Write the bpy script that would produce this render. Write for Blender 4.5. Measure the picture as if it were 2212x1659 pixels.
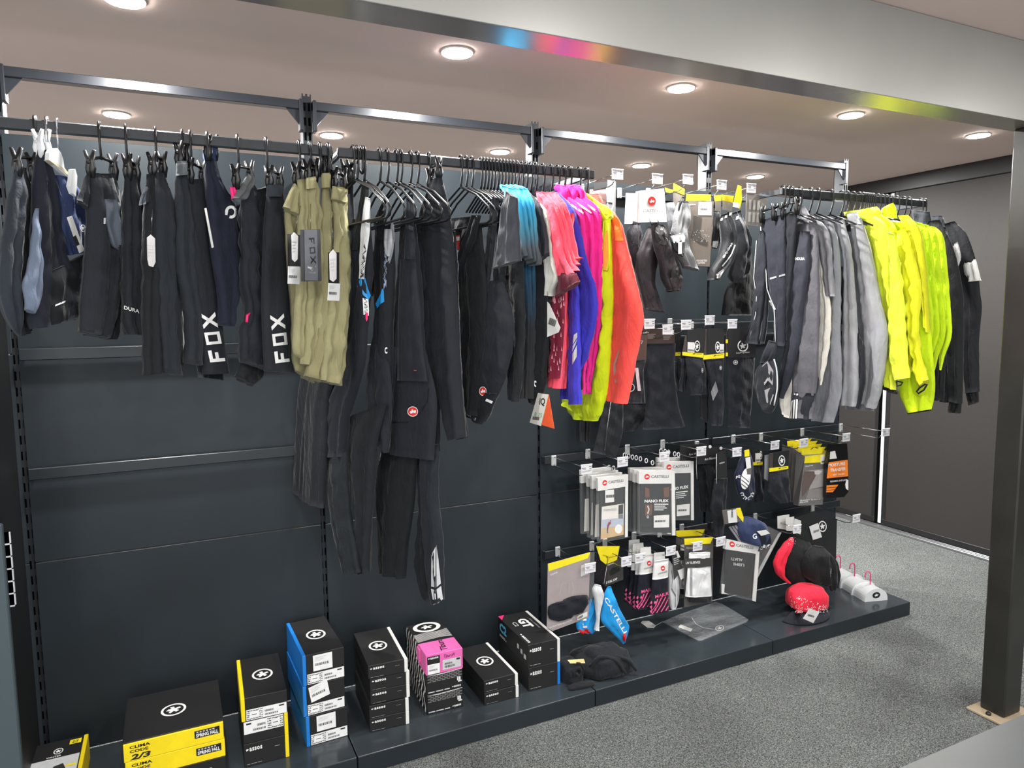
import bpy, math, random
import numpy as np
from mathutils import Vector, Matrix
from mathutils.bvhtree import BVHTree
for o in list(bpy.data.objects): bpy.data.objects.remove(o)
scn = bpy.context.scene
COL = scn.collection
PI = math.pi
R_ = math.radians
# ---------------------------------------------------------------- camera
FPX, PITCH, YAW, ROLL = 1528.24, R_(5.7502), R_(25.6068), R_(.5969)
CAM = np.array([.43251, -2.59942, 1.48323])
_fw = np.array([math.sin(YAW)*math.cos(PITCH), math.cos(YAW)*math.cos(PITCH), -math.sin(PITCH)])
_r0 = np.array([math.cos(YAW), -math.sin(YAW), 0.]); _d0 = np.cross(_fw, _r0)
_rt = math.cos(ROLL)*_r0 + math.sin(ROLL)*_d0
_dn = math.cos(ROLL)*_d0 - math.sin(ROLL)*_r0
cam = bpy.data.cameras.new('camera'); cam.sensor_width = 36; cam.lens = FPX/2212*36; cam.clip_start = .02
co = bpy.data.objects.new('camera', cam); COL.objects.link(co)
m = Matrix.Identity(4)
for i in range(3):
    m[i][0] = _rt[i]; m[i][1] = -_dn[i]; m[i][2] = -_fw[i]; m[i][3] = CAM[i]
co.matrix_world = m
scn.camera = co
# ---------------------------------------------------------------- view, world, lights
vs = scn.view_settings; vs.view_transform = 'Standard'; vs.look = 'None'; vs.gamma = 1; vs.use_curve_mapping = False
vs.exposure = 1.3
w = bpy.data.worlds.new('world'); scn.world = w; w.use_nodes = True
w.node_tree.nodes['Background'].inputs[0].default_value = (.94, .97, 1, 1)
w.node_tree.nodes['Background'].inputs[1].default_value = .85
LAMP_W = 9.5      # watts of each downlight
CEIL = 2.333
# ---------------------------------------------------------------- helpers
def lin(c):
    c = c/255.
    return c/12.92 if c <= .04045 else ((c+.055)/1.055)**2.4
def rgb(r, g, b): return (lin(r), lin(g), lin(b), 1)
MATS = {}
def mat(key, c, rough=.5, metal=0., bump=0., bscale=200., var=0., vscale=30., emit=0., spec=.5, sheen=0., coat=0.):
    if key in MATS: return MATS[key]
    mt = bpy.data.materials.new(key); mt.use_nodes = True; nt = mt.node_tree; b = nt.nodes['Principled BSDF']
    C = rgb(*c) if len(c) == 3 else c
    b.inputs['Base Color'].default_value = C; b.inputs['Roughness'].default_value = rough; b.inputs['Metallic'].default_value = metal
    b.inputs['Specular IOR Level'].default_value = spec
    if sheen: b.inputs['Sheen Weight'].default_value = sheen; b.inputs['Sheen Roughness'].default_value = .4
    if coat: b.inputs['Coat Weight'].default_value = coat; b.inputs['Coat Roughness'].default_value = .12
    if emit: b.inputs['Emission Color'].default_value = C; b.inputs['Emission Strength'].default_value = emit
    if bump or var:
        tc = nt.nodes.new('ShaderNodeTexCoord')
    if var:
        n = nt.nodes.new('ShaderNodeTexNoise'); n.inputs['Scale'].default_value = vscale; n.inputs['Detail'].default_value = 4
        nt.links.new(tc.outputs['Object'], n.inputs['Vector'])
        cr = nt.nodes.new('ShaderNodeValToRGB'); e = cr.color_ramp.elements
        e[0].position = .3; e[1].position = .7
        e[0].color = tuple(max(0, x*(1-var)) for x in C[:3])+(1,); e[1].color = tuple(min(1, x*(1+var)) for x in C[:3])+(1,)
        nt.links.new(n.outputs['Fac'], cr.inputs[0]); nt.links.new(cr.outputs[0], b.inputs['Base Color'])
    if bump:
        n2 = nt.nodes.new('ShaderNodeTexNoise'); n2.inputs['Scale'].default_value = bscale; n2.inputs['Detail'].default_value = 3
        nt.links.new(tc.outputs['Object'], n2.inputs['Vector'])
        bp = nt.nodes.new('ShaderNodeBump'); bp.inputs['Strength'].default_value = bump; bp.inputs['Distance'].default_value = .004
        nt.links.new(n2.outputs['Fac'], bp.inputs['Height']); nt.links.new(bp.outputs[0], b.inputs['Normal'])
    MATS[key] = mt
    return mt
def fab(c, rough=.82, sheen=.12, bump=.25, bscale=90.):
    if max(c) < 90: c = (int(c[0]*.62), int(c[1]*.65), int(c[2]*.72))
    key = 'fabric_%d_%d_%d_%d' % (c[0], c[1], c[2], int(rough*100)); new = key not in MATS
    mt = mat(key, c, rough, 0, bump, bscale, .12, 14, 0, .35, sheen)
    if new:                                  # long soft creases on top of the knit
        nt = mt.node_tree; b = nt.nodes['Principled BSDF']; old = b.inputs['Normal'].links[0].from_node
        g = nt.nodes.new('ShaderNodeNewGeometry'); mp = nt.nodes.new('ShaderNodeMapping'); mp.inputs['Scale'].default_value = (30, 30, 9)
        n = nt.nodes.new('ShaderNodeTexNoise'); n.inputs['Scale'].default_value = 1.; n.inputs['Detail'].default_value = 5; n.inputs['Distortion'].default_value = 1.2
        bp = nt.nodes.new('ShaderNodeBump'); bp.inputs['Strength'].default_value = .36; bp.inputs['Distance'].default_value = .02
        nt.links.new(g.outputs['Position'], mp.inputs[0]); nt.links.new(mp.outputs[0], n.inputs['Vector']); nt.links.new(n.outputs['Fac'], bp.inputs['Height']); nt.links.new(bp.outputs[0], old.inputs['Normal'])
    return mt
def ink(c): return mat('print_%d_%d_%d' % c, c, .55, 0, 0, 0, .06, 60)
def paper(c): return mat('card_%d_%d_%d' % c, c, .5, 0, 0, 0, .05, 25)
def grad(key, stops, z0, z1, rough=.8):
    """colour that belongs to the cloth: fades with height"""
    if key in MATS: return MATS[key]
    mt = bpy.data.materials.new(key); mt.use_nodes = True; nt = mt.node_tree; b = nt.nodes['Principled BSDF']
    tc = nt.nodes.new('ShaderNodeNewGeometry'); sp = nt.nodes.new('ShaderNodeSeparateXYZ'); mr = nt.nodes.new('ShaderNodeMapRange')
    mr.inputs[1].default_value = z0; mr.inputs[2].default_value = z1
    cr = nt.nodes.new('ShaderNodeValToRGB'); e = cr.color_ramp.elements
    while len(e) < len(stops): e.new(.5)
    for k, (p, c) in enumerate(stops): e[k].position = p; e[k].color = rgb(*c)
    nt.links.new(tc.outputs['Position'], sp.inputs[0]); nt.links.new(sp.outputs[2], mr.inputs[0]); nt.links.new(mr.outputs[0], cr.inputs[0]); nt.links.new(cr.outputs[0], b.inputs['Base Color'])
    b.inputs['Roughness'].default_value = rough; b.inputs['Sheen Weight'].default_value = .15; b.inputs['Specular IOR Level'].default_value = .35
    MATS[key] = mt
    return mt
def clear(key, c=(235, 240, 240), alpha=.07, rough=.06):
    if key in MATS: return MATS[key]
    mt = bpy.data.materials.new(key); mt.use_nodes = True; nt = mt.node_tree; b = nt.nodes['Principled BSDF']
    b.inputs['Base Color'].default_value = rgb(*c); b.inputs['Roughness'].default_value = rough; b.inputs['Alpha'].default_value = alpha
    n = nt.nodes.new('ShaderNodeTexNoise'); n.inputs['Scale'].default_value = 22
    bp = nt.nodes.new('ShaderNodeBump'); bp.inputs['Strength'].default_value = .5; bp.inputs['Distance'].default_value = .01
    nt.links.new(n.outputs['Fac'], bp.inputs['Height']); nt.links.new(bp.outputs[0], b.inputs['Normal'])
    MATS[key] = mt
    return mt
LOC = {}
def loc_of(o): return LOC.get(o.name, np.zeros(3)) if o else np.zeros(3)
def mesh(name, v, f, mt, parent=None, smooth=False):
    v = np.asarray(v, float)
    L = loc_of(parent)
    me = bpy.data.meshes.new(name); me.from_pydata((v-L).tolist(), [], [list(map(int, x)) for x in f]); me.update()
    if smooth is True: me.polygons.foreach_set('use_smooth', [True]*len(me.polygons))
    elif smooth: me.polygons.foreach_set('use_smooth', [bool(s) for s in smooth])
    if mt: me.materials.append(mt)
    o = bpy.data.objects.new(name, me); COL.objects.link(o)
    if parent: o.parent = parent
    LOC[o.name] = L
    return o
def tag(o, label, cat, group=None, kind=None):
    o['label'] = label; o['category'] = cat
    if group: o['group'] = group
    if kind: o['kind'] = kind
    return o
def thing(name, label, cat, loc, group=None):
    o = bpy.data.objects.new(name, None); COL.objects.link(o); o.empty_display_size = .05
    o.location = loc; LOC[o.name] = np.array(loc, float)
    return tag(o, label, cat, group)
def struct(o):
    o['kind'] = 'structure'
    return o
def copy_tree(o, parent=None):
    c = o.copy(); COL.objects.link(c); c.parent = parent
    LOC[c.name] = LOC.get(o.name, np.zeros(3))
    for ch in o.children: copy_tree(ch, c)
    return c
class MB:
    """collects shapes for one mesh"""
    def __init__(s): s.v = []; s.f = []; s.sm = []
    def add(s, v, f, smooth=False):
        n = len(s.v); s.v += [tuple(map(float, p)) for p in v]; s.f += [[i+n for i in q] for q in f]; s.sm += [smooth]*len(f)
        return s
    def box(s, x0, x1, y0, y1, z0, z1, c=0):
        return s.obox(((x0+x1)/2, (y0+y1)/2, (z0+z1)/2), (abs(x1-x0)/2, abs(y1-y0)/2, abs(z1-z0)/2), 0, c)
    def obox(s, ctr, h, yaw=0, c=0, ax=None):
        ctr = np.array(ctr, float)
        if ax is None:
            ax = np.array([[math.cos(yaw), math.sin(yaw), 0], [-math.sin(yaw), math.cos(yaw), 0], [0, 0, 1.]])
        else: ax = np.array(ax, float)
        if c <= 0:
            v = [ctr+sx*h[0]*ax[0]+sy*h[1]*ax[1]+sz*h[2]*ax[2] for sx in (-1, 1) for sy in (-1, 1) for sz in (-1, 1)]
            return s.add(v, [(0, 1, 3, 2), (4, 6, 7, 5), (0, 4, 5, 1), (2, 3, 7, 6), (0, 2, 6, 4), (1, 5, 7, 3)])
        v = []; idx = {}
        for sx in (-1, 1):
            for sy in (-1, 1):
                for sz in (-1, 1):
                    for k in range(3):
                        q = [sx*(h[0]-c), sy*(h[1]-c), sz*(h[2]-c)]; q[k] += (sx, sy, sz)[k]*c
                        idx[(sx, sy, sz, k)] = len(v); v.append(ctr+q[0]*ax[0]+q[1]*ax[1]+q[2]*ax[2])
        f = []
        S = (-1, 1)
        for a in S:
            for k in range(3):
                def g(p, q_, k=k, a=a):
                    t = [0, 0, 0]; t[k] = a; t[(k+1) % 3] = p; t[(k+2) % 3] = q_; return idx[(t[0], t[1], t[2], k)]
                q = [g(-1, -1), g(1, -1), g(1, 1), g(-1, 1)]; f.append(q if a > 0 else q[::-1])
        for k in range(3):
            i, j = (k+1) % 3, (k+2) % 3
            for a in S:
                for b in S:
                    def g(e, which):
                        t = [0, 0, 0]; t[k] = e; t[i] = a; t[j] = b; return idx[(t[0], t[1], t[2], which)]
                    q = [g(-1, i), g(1, i), g(1, j), g(-1, j)]; f.append(q if a*b < 0 else q[::-1])
        for sx in S:
            for sy in S:
                for sz in S:
                    q = [idx[(sx, sy, sz, k)] for k in range(3)]; f.append(q if sx*sy*sz > 0 else q[::-1])
        return s.add(v, f)
    def tube(s, pts, r, k=6, closed=False, flat=1.0):
        P = np.array(pts, float); n = len(P); rr = r if hasattr(r, '__len__') else [r]*n
        v = []; up = None
        for i in range(n):
            a = P[i-1] if (i > 0 or closed) else P[i]; b = P[(i+1) % n] if (i < n-1 or closed) else P[i]
            t = b-a; t = t/(np.linalg.norm(t)+1e-12)
            if up is None:
                up = np.array([0, 0, 1.]) if abs(t[2]) < .9 else np.array([1., 0, 0])
            u = np.cross(t, up); u /= np.linalg.norm(u)+1e-12; w_ = np.cross(u, t); up = w_
            for j in range(k):
                an = 2*PI*j/k; v.append(P[i]+rr[i]*(math.cos(an)*u+flat*math.sin(an)*w_))
        f = []
        for i in range(n if closed else n-1):
            for j in range(k):
                a = i*k+j; b = i*k+(j+1) % k; c = ((i+1) % n)*k+(j+1) % k; d = ((i+1) % n)*k+j
                f.append((a, b, c, d))
        if not closed: f += [list(range(k))[::-1], list(range((n-1)*k, n*k))]
        return s.add(v, f, True)
    def lathe(s, prof, ctr, k=16, ax=(0, 0, 1)):
        a = np.array(ax, float); a /= np.linalg.norm(a); u = np.cross(a, (0, 1, 0) if abs(a[1]) < .9 else (1, 0, 0)); u /= np.linalg.norm(u); w_ = np.cross(a, u)
        v = [np.array(ctr)+h*a+r*(math.cos(2*PI*j/k)*u+math.sin(2*PI*j/k)*w_) for r, h in prof for j in range(k)]
        f = [(i*k+j, i*k+(j+1) % k, (i+1)*k+(j+1) % k, (i+1)*k+j) for i in range(len(prof)-1) for j in range(k)]
        f += [list(range(k))[::-1], list(range((len(prof)-1)*k, len(prof)*k))]
        return s.add(v, f, True)
    def prism(s, pts, vec):
        P = np.array(pts, float); n = len(P); vec = np.array(vec, float)
        return s.add(list(P)+list(P+vec), [list(range(n)), list(range(n, 2*n))[::-1]]+[(i, i+n, (i+1) % n+n, (i+1) % n) for i in range(n)])
    def build(s, name, mt, parent=None):
        return mesh(name, s.v, s.f, mt, parent, s.sm)
def ray(px, py): return _rt*(px-1106)/FPX+_dn*(py-829.5)/FPX+_fw
def at(px, py, ax, val):
    i = 'xyz'.index(ax); r = ray(px, py); return CAM+r*((val-CAM[i])/r[i])
class PL:
    """an upright plane in the place: through (x, y), running along azimuth az (0 = +X, 90 = +Y)"""
    def __init__(s, x, y, az=0., lean=0.):
        s.o = np.array([x, y, 0.]); a = R_(az); s.d = np.array([math.cos(a), math.sin(a), 0.]); s.up = np.array([0, 0, 1.])
        n = np.cross(s.d, s.up)
        if n @ (CAM-s.o) < 0: n = -n
        s.n = n
    def sz(s, px, py):
        r = ray(px, py); t = ((s.o-CAM) @ s.n)/(r @ s.n); p = CAM+t*r
        return np.array([(p-s.o) @ s.d, p[2]])
    def p3(s, a, z, off=0.): return s.o+a*s.d+z*s.up+off*s.n
    def p(s, px, py, off=0.):
        r = ray(px, py); return CAM+r*(((s.o+off*s.n-CAM) @ s.n)/(r @ s.n))
    def shift(s, off):
        q = PL.__new__(PL); q.o = s.o+off*s.n; q.d, q.up, q.n = s.d, s.up, s.n
        return q
class HP:
    """a level plane at height z (tops, shelves)"""
    def __init__(s, z): s.z = z; s.n = np.array([0, 0, 1.])
    def p(s, px, py, off=0.):
        q = at(px, py, 'z', s.z); return q+np.array([0, 0, off])
class QP:
    """any flat rectangle given by origin and two edge vectors (u, v in 0..1)"""
    def __init__(s, o, u, v):
        s.o = np.array(o, float); s.u = np.array(u, float); s.v = np.array(v, float); n = np.cross(s.u, s.v); s.n = n/np.linalg.norm(n)
    def p(s, a, b, off=0.): return s.o+a*s.u+b*s.v+off*s.n
def spline(P, n):
    """resample a polyline to n points along a soft curve"""
    P = np.array(P, float)
    if len(P) < 3:
        t = np.linspace(0, 1, n)[:, None]; return P[0]*(1-t)+P[-1]*t
    Q = np.vstack([2*P[0]-P[1], P, 2*P[-1]-P[-2]]); out = []
    for i in range(1, len(Q)-2):
        p0, p1, p2, p3 = Q[i-1], Q[i], Q[i+1], Q[i+2]; t = np.linspace(0, 1, 9)[:-1, None]
        out.append(.5*((2*p1)+(p2-p0)*t+(2*p0-5*p1+4*p2-p3)*t*t+(3*p1-p0-3*p2+p3)*t**3)*.7+.3*(p1*(1-t)+p2*t))
    out = np.vstack(out+[P[-1:]]); d = np.r_[0, np.cumsum(np.linalg.norm(np.diff(out, axis=0), axis=1))]
    s = np.linspace(0, d[-1], n)
    return np.stack([np.interp(s, d, out[:, k]) for k in range(out.shape[1])], 1)
CL = {}
def cloth(name, pl, L, R, mt, parent, T=.016, fold=.005, nf=2., rows=30, cols=12, seed=0, off=0., top=.5, wr=.0025, grow=1.):
    """a hanging piece of cloth between two edges traced on its own plane: a flattened tube with folds"""
    rg = np.random.RandomState((seed+7*len(CL)) % 99991)
    pl = pl.shift(off); off = 0.
    A = spline([pl.sz(*q) for q in L], rows+1); B = spline([pl.sz(*q) for q in R], rows+1)
    t = np.linspace(0, 1, cols+1)[None, :]; r = np.linspace(0, 1, rows+1)[:, None]
    a = A[:, :1]*(1-t)+B[:, :1]*t; z = A[:, 1:]*(1-t)+B[:, 1:]*t
    wd = np.linalg.norm(B-A, axis=1)[:, None]
    h = np.minimum(T, .42*wd+.001)*np.power(np.clip(1-(2*t-1)**2, 0, 1), .45)*(top+(1-top)*np.clip(r/.18, 0, 1))
    ph = rg.rand(6)*6.28
    amp = fold*np.minimum(1, wd/.05)*(.35+.65*np.power(r, .7)*grow)
    g = amp*(np.sin(2*PI*nf*t+ph[0]+1.3*np.sin(2.2*r+ph[1]))+.55*np.sin(2*PI*nf*1.9*t+ph[2]+1.7*r)) * np.clip(np.minimum(t, 1-t)*6+.25, 0, 1)
    g = g+wr*(np.sin(z*55+a*38+ph[3])*np.sin(z*23-a*61+ph[4])+.6*np.sin(z*95+ph[5]+a*70))*np.clip(np.minimum(t, 1-t)*8, 0, 1)
    base = pl.o[None, None]+a[..., None]*pl.d+z[..., None]*pl.up
    F = base+(g+h+off)[..., None]*pl.n; K = base+(g-h+off)[..., None]*pl.n
    ring = np.concatenate([F, K[:, cols-1:0:-1]], 1); m = ring.shape[1]
    v = ring.reshape(-1, 3); f = []
    for i in range(rows):
        for j in range(m):
            f.append((i*m+j, i*m+(j+1) % m, (i+1)*m+(j+1) % m, (i+1)*m+j))
    sm = [True]*len(f)
    for i in (0, rows):
        for j in range(cols):
            q = [i*m+j, i*m+j+1, i*m+(m-j-1) % m, i*m+(m-j) % m]
            if len(set(q)) > 2: q = list(dict.fromkeys(q)); f.append(q if i == 0 else q[::-1]); sm.append(False)
    o = mesh(name, v, f, mt, parent, sm)
    CL[o.name] = BVHTree.FromPolygons([tuple(p) for p in v], [tuple(q) for q in f])
    return o
def drape(pl, on, q, eps):
    """put a point of a print on the cloth below it"""
    b = CL.get(on.name) if on else None
    if b:
        d = q-CAM; d = d/np.linalg.norm(d); h = b.ray_cast(Vector(CAM), Vector(d), 9.)
        if h[0] is None: h = b.ray_cast(Vector(q+.3*pl.n), Vector(-pl.n), .6)
        if h[0] is not None: return np.array(h[0])-d*eps
    return q+eps*pl.n
# flat marks: lists of (points, faces) in unit coordinates
_TX = {}
def text2(s, bold=0., shear=0., space=1.):
    key = (s, bold, shear, space)
    if key not in _TX:
        cu = bpy.data.curves.new('t', 'FONT'); cu.body = s; cu.offset = bold; cu.shear = shear; cu.space_character = space; cu.resolution_u = 2; cu.fill_mode = 'FRONT'
        ob = bpy.data.objects.new('t', cu); me = ob.to_mesh()
        v = np.array([x.co[:2] for x in me.vertices]).reshape(-1, 2); f = [list(p.vertices) for p in me.polygons]
        ob.to_mesh_clear(); bpy.data.objects.remove(ob); bpy.data.curves.remove(cu)
        if len(v): v = (v-v.min(0))/np.maximum(v.max(0)-v.min(0), 1e-6)
        _TX[key] = (v, f)
    return _TX[key]
def ring2(r0, r1, n=28, a0=0, a1=2*PI):
    t = np.linspace(a0, a1, n+1); v = [(.5+.5*r0*math.cos(x), .5+.5*r0*math.sin(x)) for x in t]+[(.5+.5*r1*math.cos(x), .5+.5*r1*math.sin(x)) for x in t]
    return np.array(v), [(i, i+1, n+2+i, n+1+i) for i in range(n)]
def disc2(r=1., n=28):
    return np.array([(.5+.5*r*math.cos(2*PI*i/n), .5+.5*r*math.sin(2*PI*i/n)) for i in range(n)]), [list(range(n))]
def poly2(*polys):
    v = []; f = []
    for p in polys: f.append(list(range(len(v), len(v)+len(p)))); v += list(p)
    return np.array(v, float), f
def rects2(*rs):
    return poly2(*[[(a, b), (c, b), (c, d), (a, d)] for a, b, c, d in rs])
def strokes2(lines, wd):
    """polylines drawn with a pen of width wd"""
    v = []; f = []
    for ln in lines:
        P = np.array(ln, float); n0 = len(v)
        for i in range(len(P)):
            t = P[min(i+1, len(P)-1)]-P[max(i-1, 0)]; t = t/(np.linalg.norm(t)+1e-9); nn = np.array([-t[1], t[0]])*wd/2
            v += [P[i]+nn, P[i]-nn]
        f += [(n0+2*i, n0+2*i+1, n0+2*i+3, n0+2*i+2) for i in range(len(P)-1)]
    return np.array(v), f
def join2(*S):
    v = []; f = []
    for a, b in S: n = len(v); v += [tuple(x) for x in a]; f += [[i+n for i in q] for q in b]
    return np.array(v), f
def sub2(S, x0, y0, x1, y1): return np.array(S[0])*np.array([x1-x0, y1-y0])+np.array([x0, y0]), S[1]
STAR = poly2([(.2, .48), (.30, .60), (.42, .58), (.36, .74), (.52, .76), (.55, .60), (.74, .66), (.80, .56), (.62, .47), (.72, .36), (.60, .28), (.50, .38), (.38, .24), (.30, .30), (.36, .42)])
SQUIG = poly2([(.2, .45), (.3, .3), (.45, .32), (.55, .42), (.7, .34), (.82, .42), (.8, .6), (.7, .66), (.66, .52), (.55, .6), (.5, .74), (.38, .66), (.42, .52), (.3, .56)])
ASSOS = join2(ring2(1., .8), STAR)
PEARL = join2(ring2(1., .55, 24, -1.9, 3.4), poly2([(0, .3), (.2, .25), (.3, .75), (.12, .8)]))
FOXHEAD = poly2([(0, .95), (.25, .75), (.5, .8), (.75, .75), (1, .95), (.95, .55), (.75, .5), (.62, .3), (.5, .05), (.38, .3), (.25, .5), (.05, .55)])
def mark(name, pl, on, S, o, u, v, mt, parent, eps=.0012):
    """a flat print: unit shape S placed with corner o and edge vectors u, v (in the plane's own coordinates), laid on what it is printed on"""
    o, u, v = np.array(o, float), np.array(u, float), np.array(v, float)
    pts, fc = [tuple(q) for q in S[0]], S[1]
    if on is not None:                      # finer pieces so that the print follows the cloth
        pts, fc, N = [], [], 3
        for q in S[1]:
            Q = [np.array(S[0][i], float) for i in q]; n0 = len(pts)
            if len(Q) == 4:
                for i in range(N+1):
                    for j in range(N+1):
                        s_, t_ = i/N, j/N; pts.append(tuple((Q[0]*(1-s_)+Q[1]*s_)*(1-t_)+(Q[3]*(1-s_)+Q[2]*s_)*t_))
                fc += [(n0+i*(N+1)+j, n0+(i+1)*(N+1)+j, n0+(i+1)*(N+1)+j+1, n0+i*(N+1)+j+1) for i in range(N) for j in range(N)]
            elif len(Q) > 8:
                c = sum(Q)/len(Q); k = len(Q); pts += [tuple(x) for x in Q]+[tuple(.5*x+.5*c) for x in Q]+[tuple(c)]
                fc += [(n0+i, n0+(i+1) % k, n0+k+(i+1) % k, n0+k+i) for i in range(k)]+[(n0+k+i, n0+k+(i+1) % k, n0+2*k) for i in range(k)]
            else:
                pts += [tuple(x) for x in Q]; fc.append(list(range(n0, n0+len(Q))))
        eps = max(eps, .002)
    if on is None: P = [pl.p(*(o+q[0]*u+q[1]*v), eps) for q in pts]
    else: P = [drape(pl, on, pl.p(*(o+q[0]*u+q[1]*v)), eps) for q in pts]
    return mesh(name, P, fc, mt, parent)
# ================================================================ room
M_floor = None
def carpet():
    mt = bpy.data.materials.new('speckled_carpet'); mt.use_nodes = True; nt = mt.node_tree; b = nt.nodes['Principled BSDF']
    tc = nt.nodes.new('ShaderNodeTexCoord'); mp = nt.nodes.new('ShaderNodeMapping'); mp.inputs['Scale'].default_value = (1, 1, 1)
    nt.links.new(tc.outputs['Object'], mp.inputs[0])
    n = nt.nodes.new('ShaderNodeTexNoise'); n.inputs['Scale'].default_value = 270; n.inputs['Detail'].default_value = 2; n.inputs['Distortion'].default_value = 1.5
    n2 = nt.nodes.new('ShaderNodeTexNoise'); n2.inputs['Scale'].default_value = 3; n2.inputs['Detail'].default_value = 3
    for k in (n, n2): nt.links.new(mp.outputs[0], k.inputs['Vector'])
    cr = nt.nodes.new('ShaderNodeValToRGB'); e = cr.color_ramp.elements
    e[0].position = .33; e[0].color = rgb(40, 43, 44); e[1].position = .64; e[1].color = rgb(164, 168, 166)
    e2 = e.new(.47); e2.color = rgb(90, 94, 94)
    mx = nt.nodes.new('ShaderNodeMix'); mx.data_type = 'RGBA'; mx.blend_type = 'MULTIPLY'; mx.inputs[0].default_value = .35
    nt.links.new(n.outputs['Fac'], cr.inputs[0]); nt.links.new(cr.outputs[0], mx.inputs[6])
    cr2 = nt.nodes.new('ShaderNodeValToRGB'); cr2.color_ramp.elements[0].color = (.7, .7, .7, 1); cr2.color_ramp.elements[0].position = .35; cr2.color_ramp.elements[1].position = .6
    nt.links.new(n2.outputs['Fac'], cr2.inputs[0]); nt.links.new(cr2.outputs[0], mx.inputs[7]); nt.links.new(mx.outputs[2], b.inputs['Base Color'])
    b.inputs['Roughness'].default_value = .95; b.inputs['Specular IOR Level'].default_value = .1
    bp = nt.nodes.new('ShaderNodeBump'); bp.inputs['Strength'].default_value = .8; bp.inputs['Distance'].default_value = .006
    nt.links.new(n.outputs['Fac'], bp.inputs['Height']); nt.links.new(bp.outputs[0], b.inputs['Normal'])
    return mt
XW, YB, YF, XL = 4.73, 3.6, -5.2, -3.6
struct(MB().box(XL, XW+.1, YF, YB, -.06, 0).build('floor', carpet()))
M_ceil = mat('ceiling_paint', (236, 214, 204), .75, 0, .05, 60, .02, 3)
struct(MB().box(XL, XW+.1, YF, YB, CEIL, CEIL+.05).build('ceiling', M_ceil))
struct(MB().box(XL, XW+.1, YB, YB+.08, 0, CEIL).build('wall_back', mat('grey_wall_paint', (214, 202, 192), .8)))  # unseen wall, added to block ambient light from behind; pale for ceiling bounce
# right side: sliding dark panels in a black frame
M_door = mat('brown_laminate', (38, 35, 33), .55, 0, .08, 260, .12, 160)
M_blk = mat('black_metal', (22, 23, 25), .4, 0, 0)
M_alu = mat('brushed_aluminium', (190, 192, 195), .28, 1.)
struct(MB().box(XW+.06, XW+.14, YF, YB, 0, CEIL).build('wall_right', mat('dark_wall_board', (40, 38, 38), .7)))  # plain dark board behind the sliding panels
SEAM = .585
for n, (y0, y1) in enumerate([(SEAM+.03, 2.6), (-1.72, SEAM-.03), (-4.1, -1.76)]):
    d = struct(MB().box(XW, XW+.04, y0, y1, .035, CEIL-.09, .002).build('door_%d' % (n+1), M_door))
    for yy in (y0-.002, y1-.022):
        MB().box(XW-.004, XW+.03, yy, yy+.024, .03, CEIL-.085, .002).build('edge_profile', M_blk, d)
    MB().box(XW-.006, XW+.03, y0, y1, .022, .06, .002).build('bottom_profile', M_blk, d)
    if n == 1: MB().box(XW-.012, XW-.004, SEAM-.026, SEAM-.004, .03, CEIL-.1, .002).build('pull_strip', mat('white_strip', (222, 225, 228), .35), d)
struct(MB().box(XW-.02, XW+.06, YF+.2, YB, CEIL-.095, CEIL-.001, .003).build('trim_1', M_blk))
tr = struct(MB().box(XW-.05, XW+.06, YF+.2, YB, .001, .016, .002).build('trim_2', M_alu))
for k, x in enumerate((-.046, -.022)): MB().box(XW+x, XW+x+.008, YF+.2, YB, .016, .023, .001).build('rail_lip', M_alu, tr)
# dropped beam: brushed steel underside, pale face
ZB, BY0, BY1 = 2.089, -1.183, -1.079
M_steel = mat('brushed_steel', (186, 182, 178), .24, .6, 0, 0, .04, 8)
M_face = mat('satin_metal_face', (168, 168, 164), .36, .3, 0, 0, .03, 5)
bm_ = struct(MB().box(XL, XW-.03, BY0+.002, BY1, ZB+.004, CEIL-.001).build('trim_3', mat('beam_core', (170, 168, 165), .6)))
MB().box(XL, XW-.03, BY0, BY1, ZB, ZB+.004, .001).build('steel_underside', M_steel, bm_)
MB().box(XL, XW-.03, BY0-.003, BY0+.002, ZB-.003, CEIL-.002, .001).build('face_panel', M_face, bm_)
# steel column under the beam
cl = thing('steel_column', 'dark square steel column standing on the carpet at right, carrying the beam', 'column', (3.12, -1.145, 0))
M_col = mat('dark_steel_column', (50, 50, 47), .33, .35, .06, 14, .2, 6)
MB().box(3.058, 3.158, -1.186, -1.10, .012, ZB-.001, .005).build('shaft', M_col, cl)
mp_ = mat('tan_footplate', (168, 152, 128), .55)
pb = MB().box(3.018, 3.20, -1.21, -1.075, .0005, .012, .003).build('base_plate', mp_, cl)
for x in (3.036, 3.18): MB().lathe([(.009, 0), (.009, .006), (.005, .010)], (x, -1.145, .012), 8).build('bolt', M_blk, pb)
# downlights
M_emit = mat('lamp_disc', (255, 252, 246), .5, emit=40.)
M_rim = mat('lamp_rim', (235, 235, 232), .35)
def downlight(x, y, label, group='ceiling downlights', watts=LAMP_W):
    t = thing('ceiling_downlight', label, 'light', (x, y, CEIL), group)
    MB().lathe([(.053, -.001), (.053, -.005), (.050, -.007), (.050, -.004)], (x, y, CEIL), 28).build('rim', M_rim, t)
    MB().lathe([(.049, -.006), (.049, -.0085)], (x, y, CEIL), 28).build('diffuser', M_emit, t)
    l = bpy.data.lights.new('lamp_light', 'AREA'); l.shape = 'DISK'; l.size = .095; l.energy = watts; l.color = (1, .975, .94); l.spread = R_(180)
    lo = bpy.data.objects.new('lamp_light', l); COL.objects.link(lo); lo.parent = t; lo.location = (0, 0, -.012)
ROW1 = [(px, py) for px, py in [(270, 3), (985, 113), (1467, 190), (1832, 249), (2118, 290)]]
ROW2 = [(252, 244), (715, 292), (1075, 329), (1377, 359), (1625, 382)]
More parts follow.
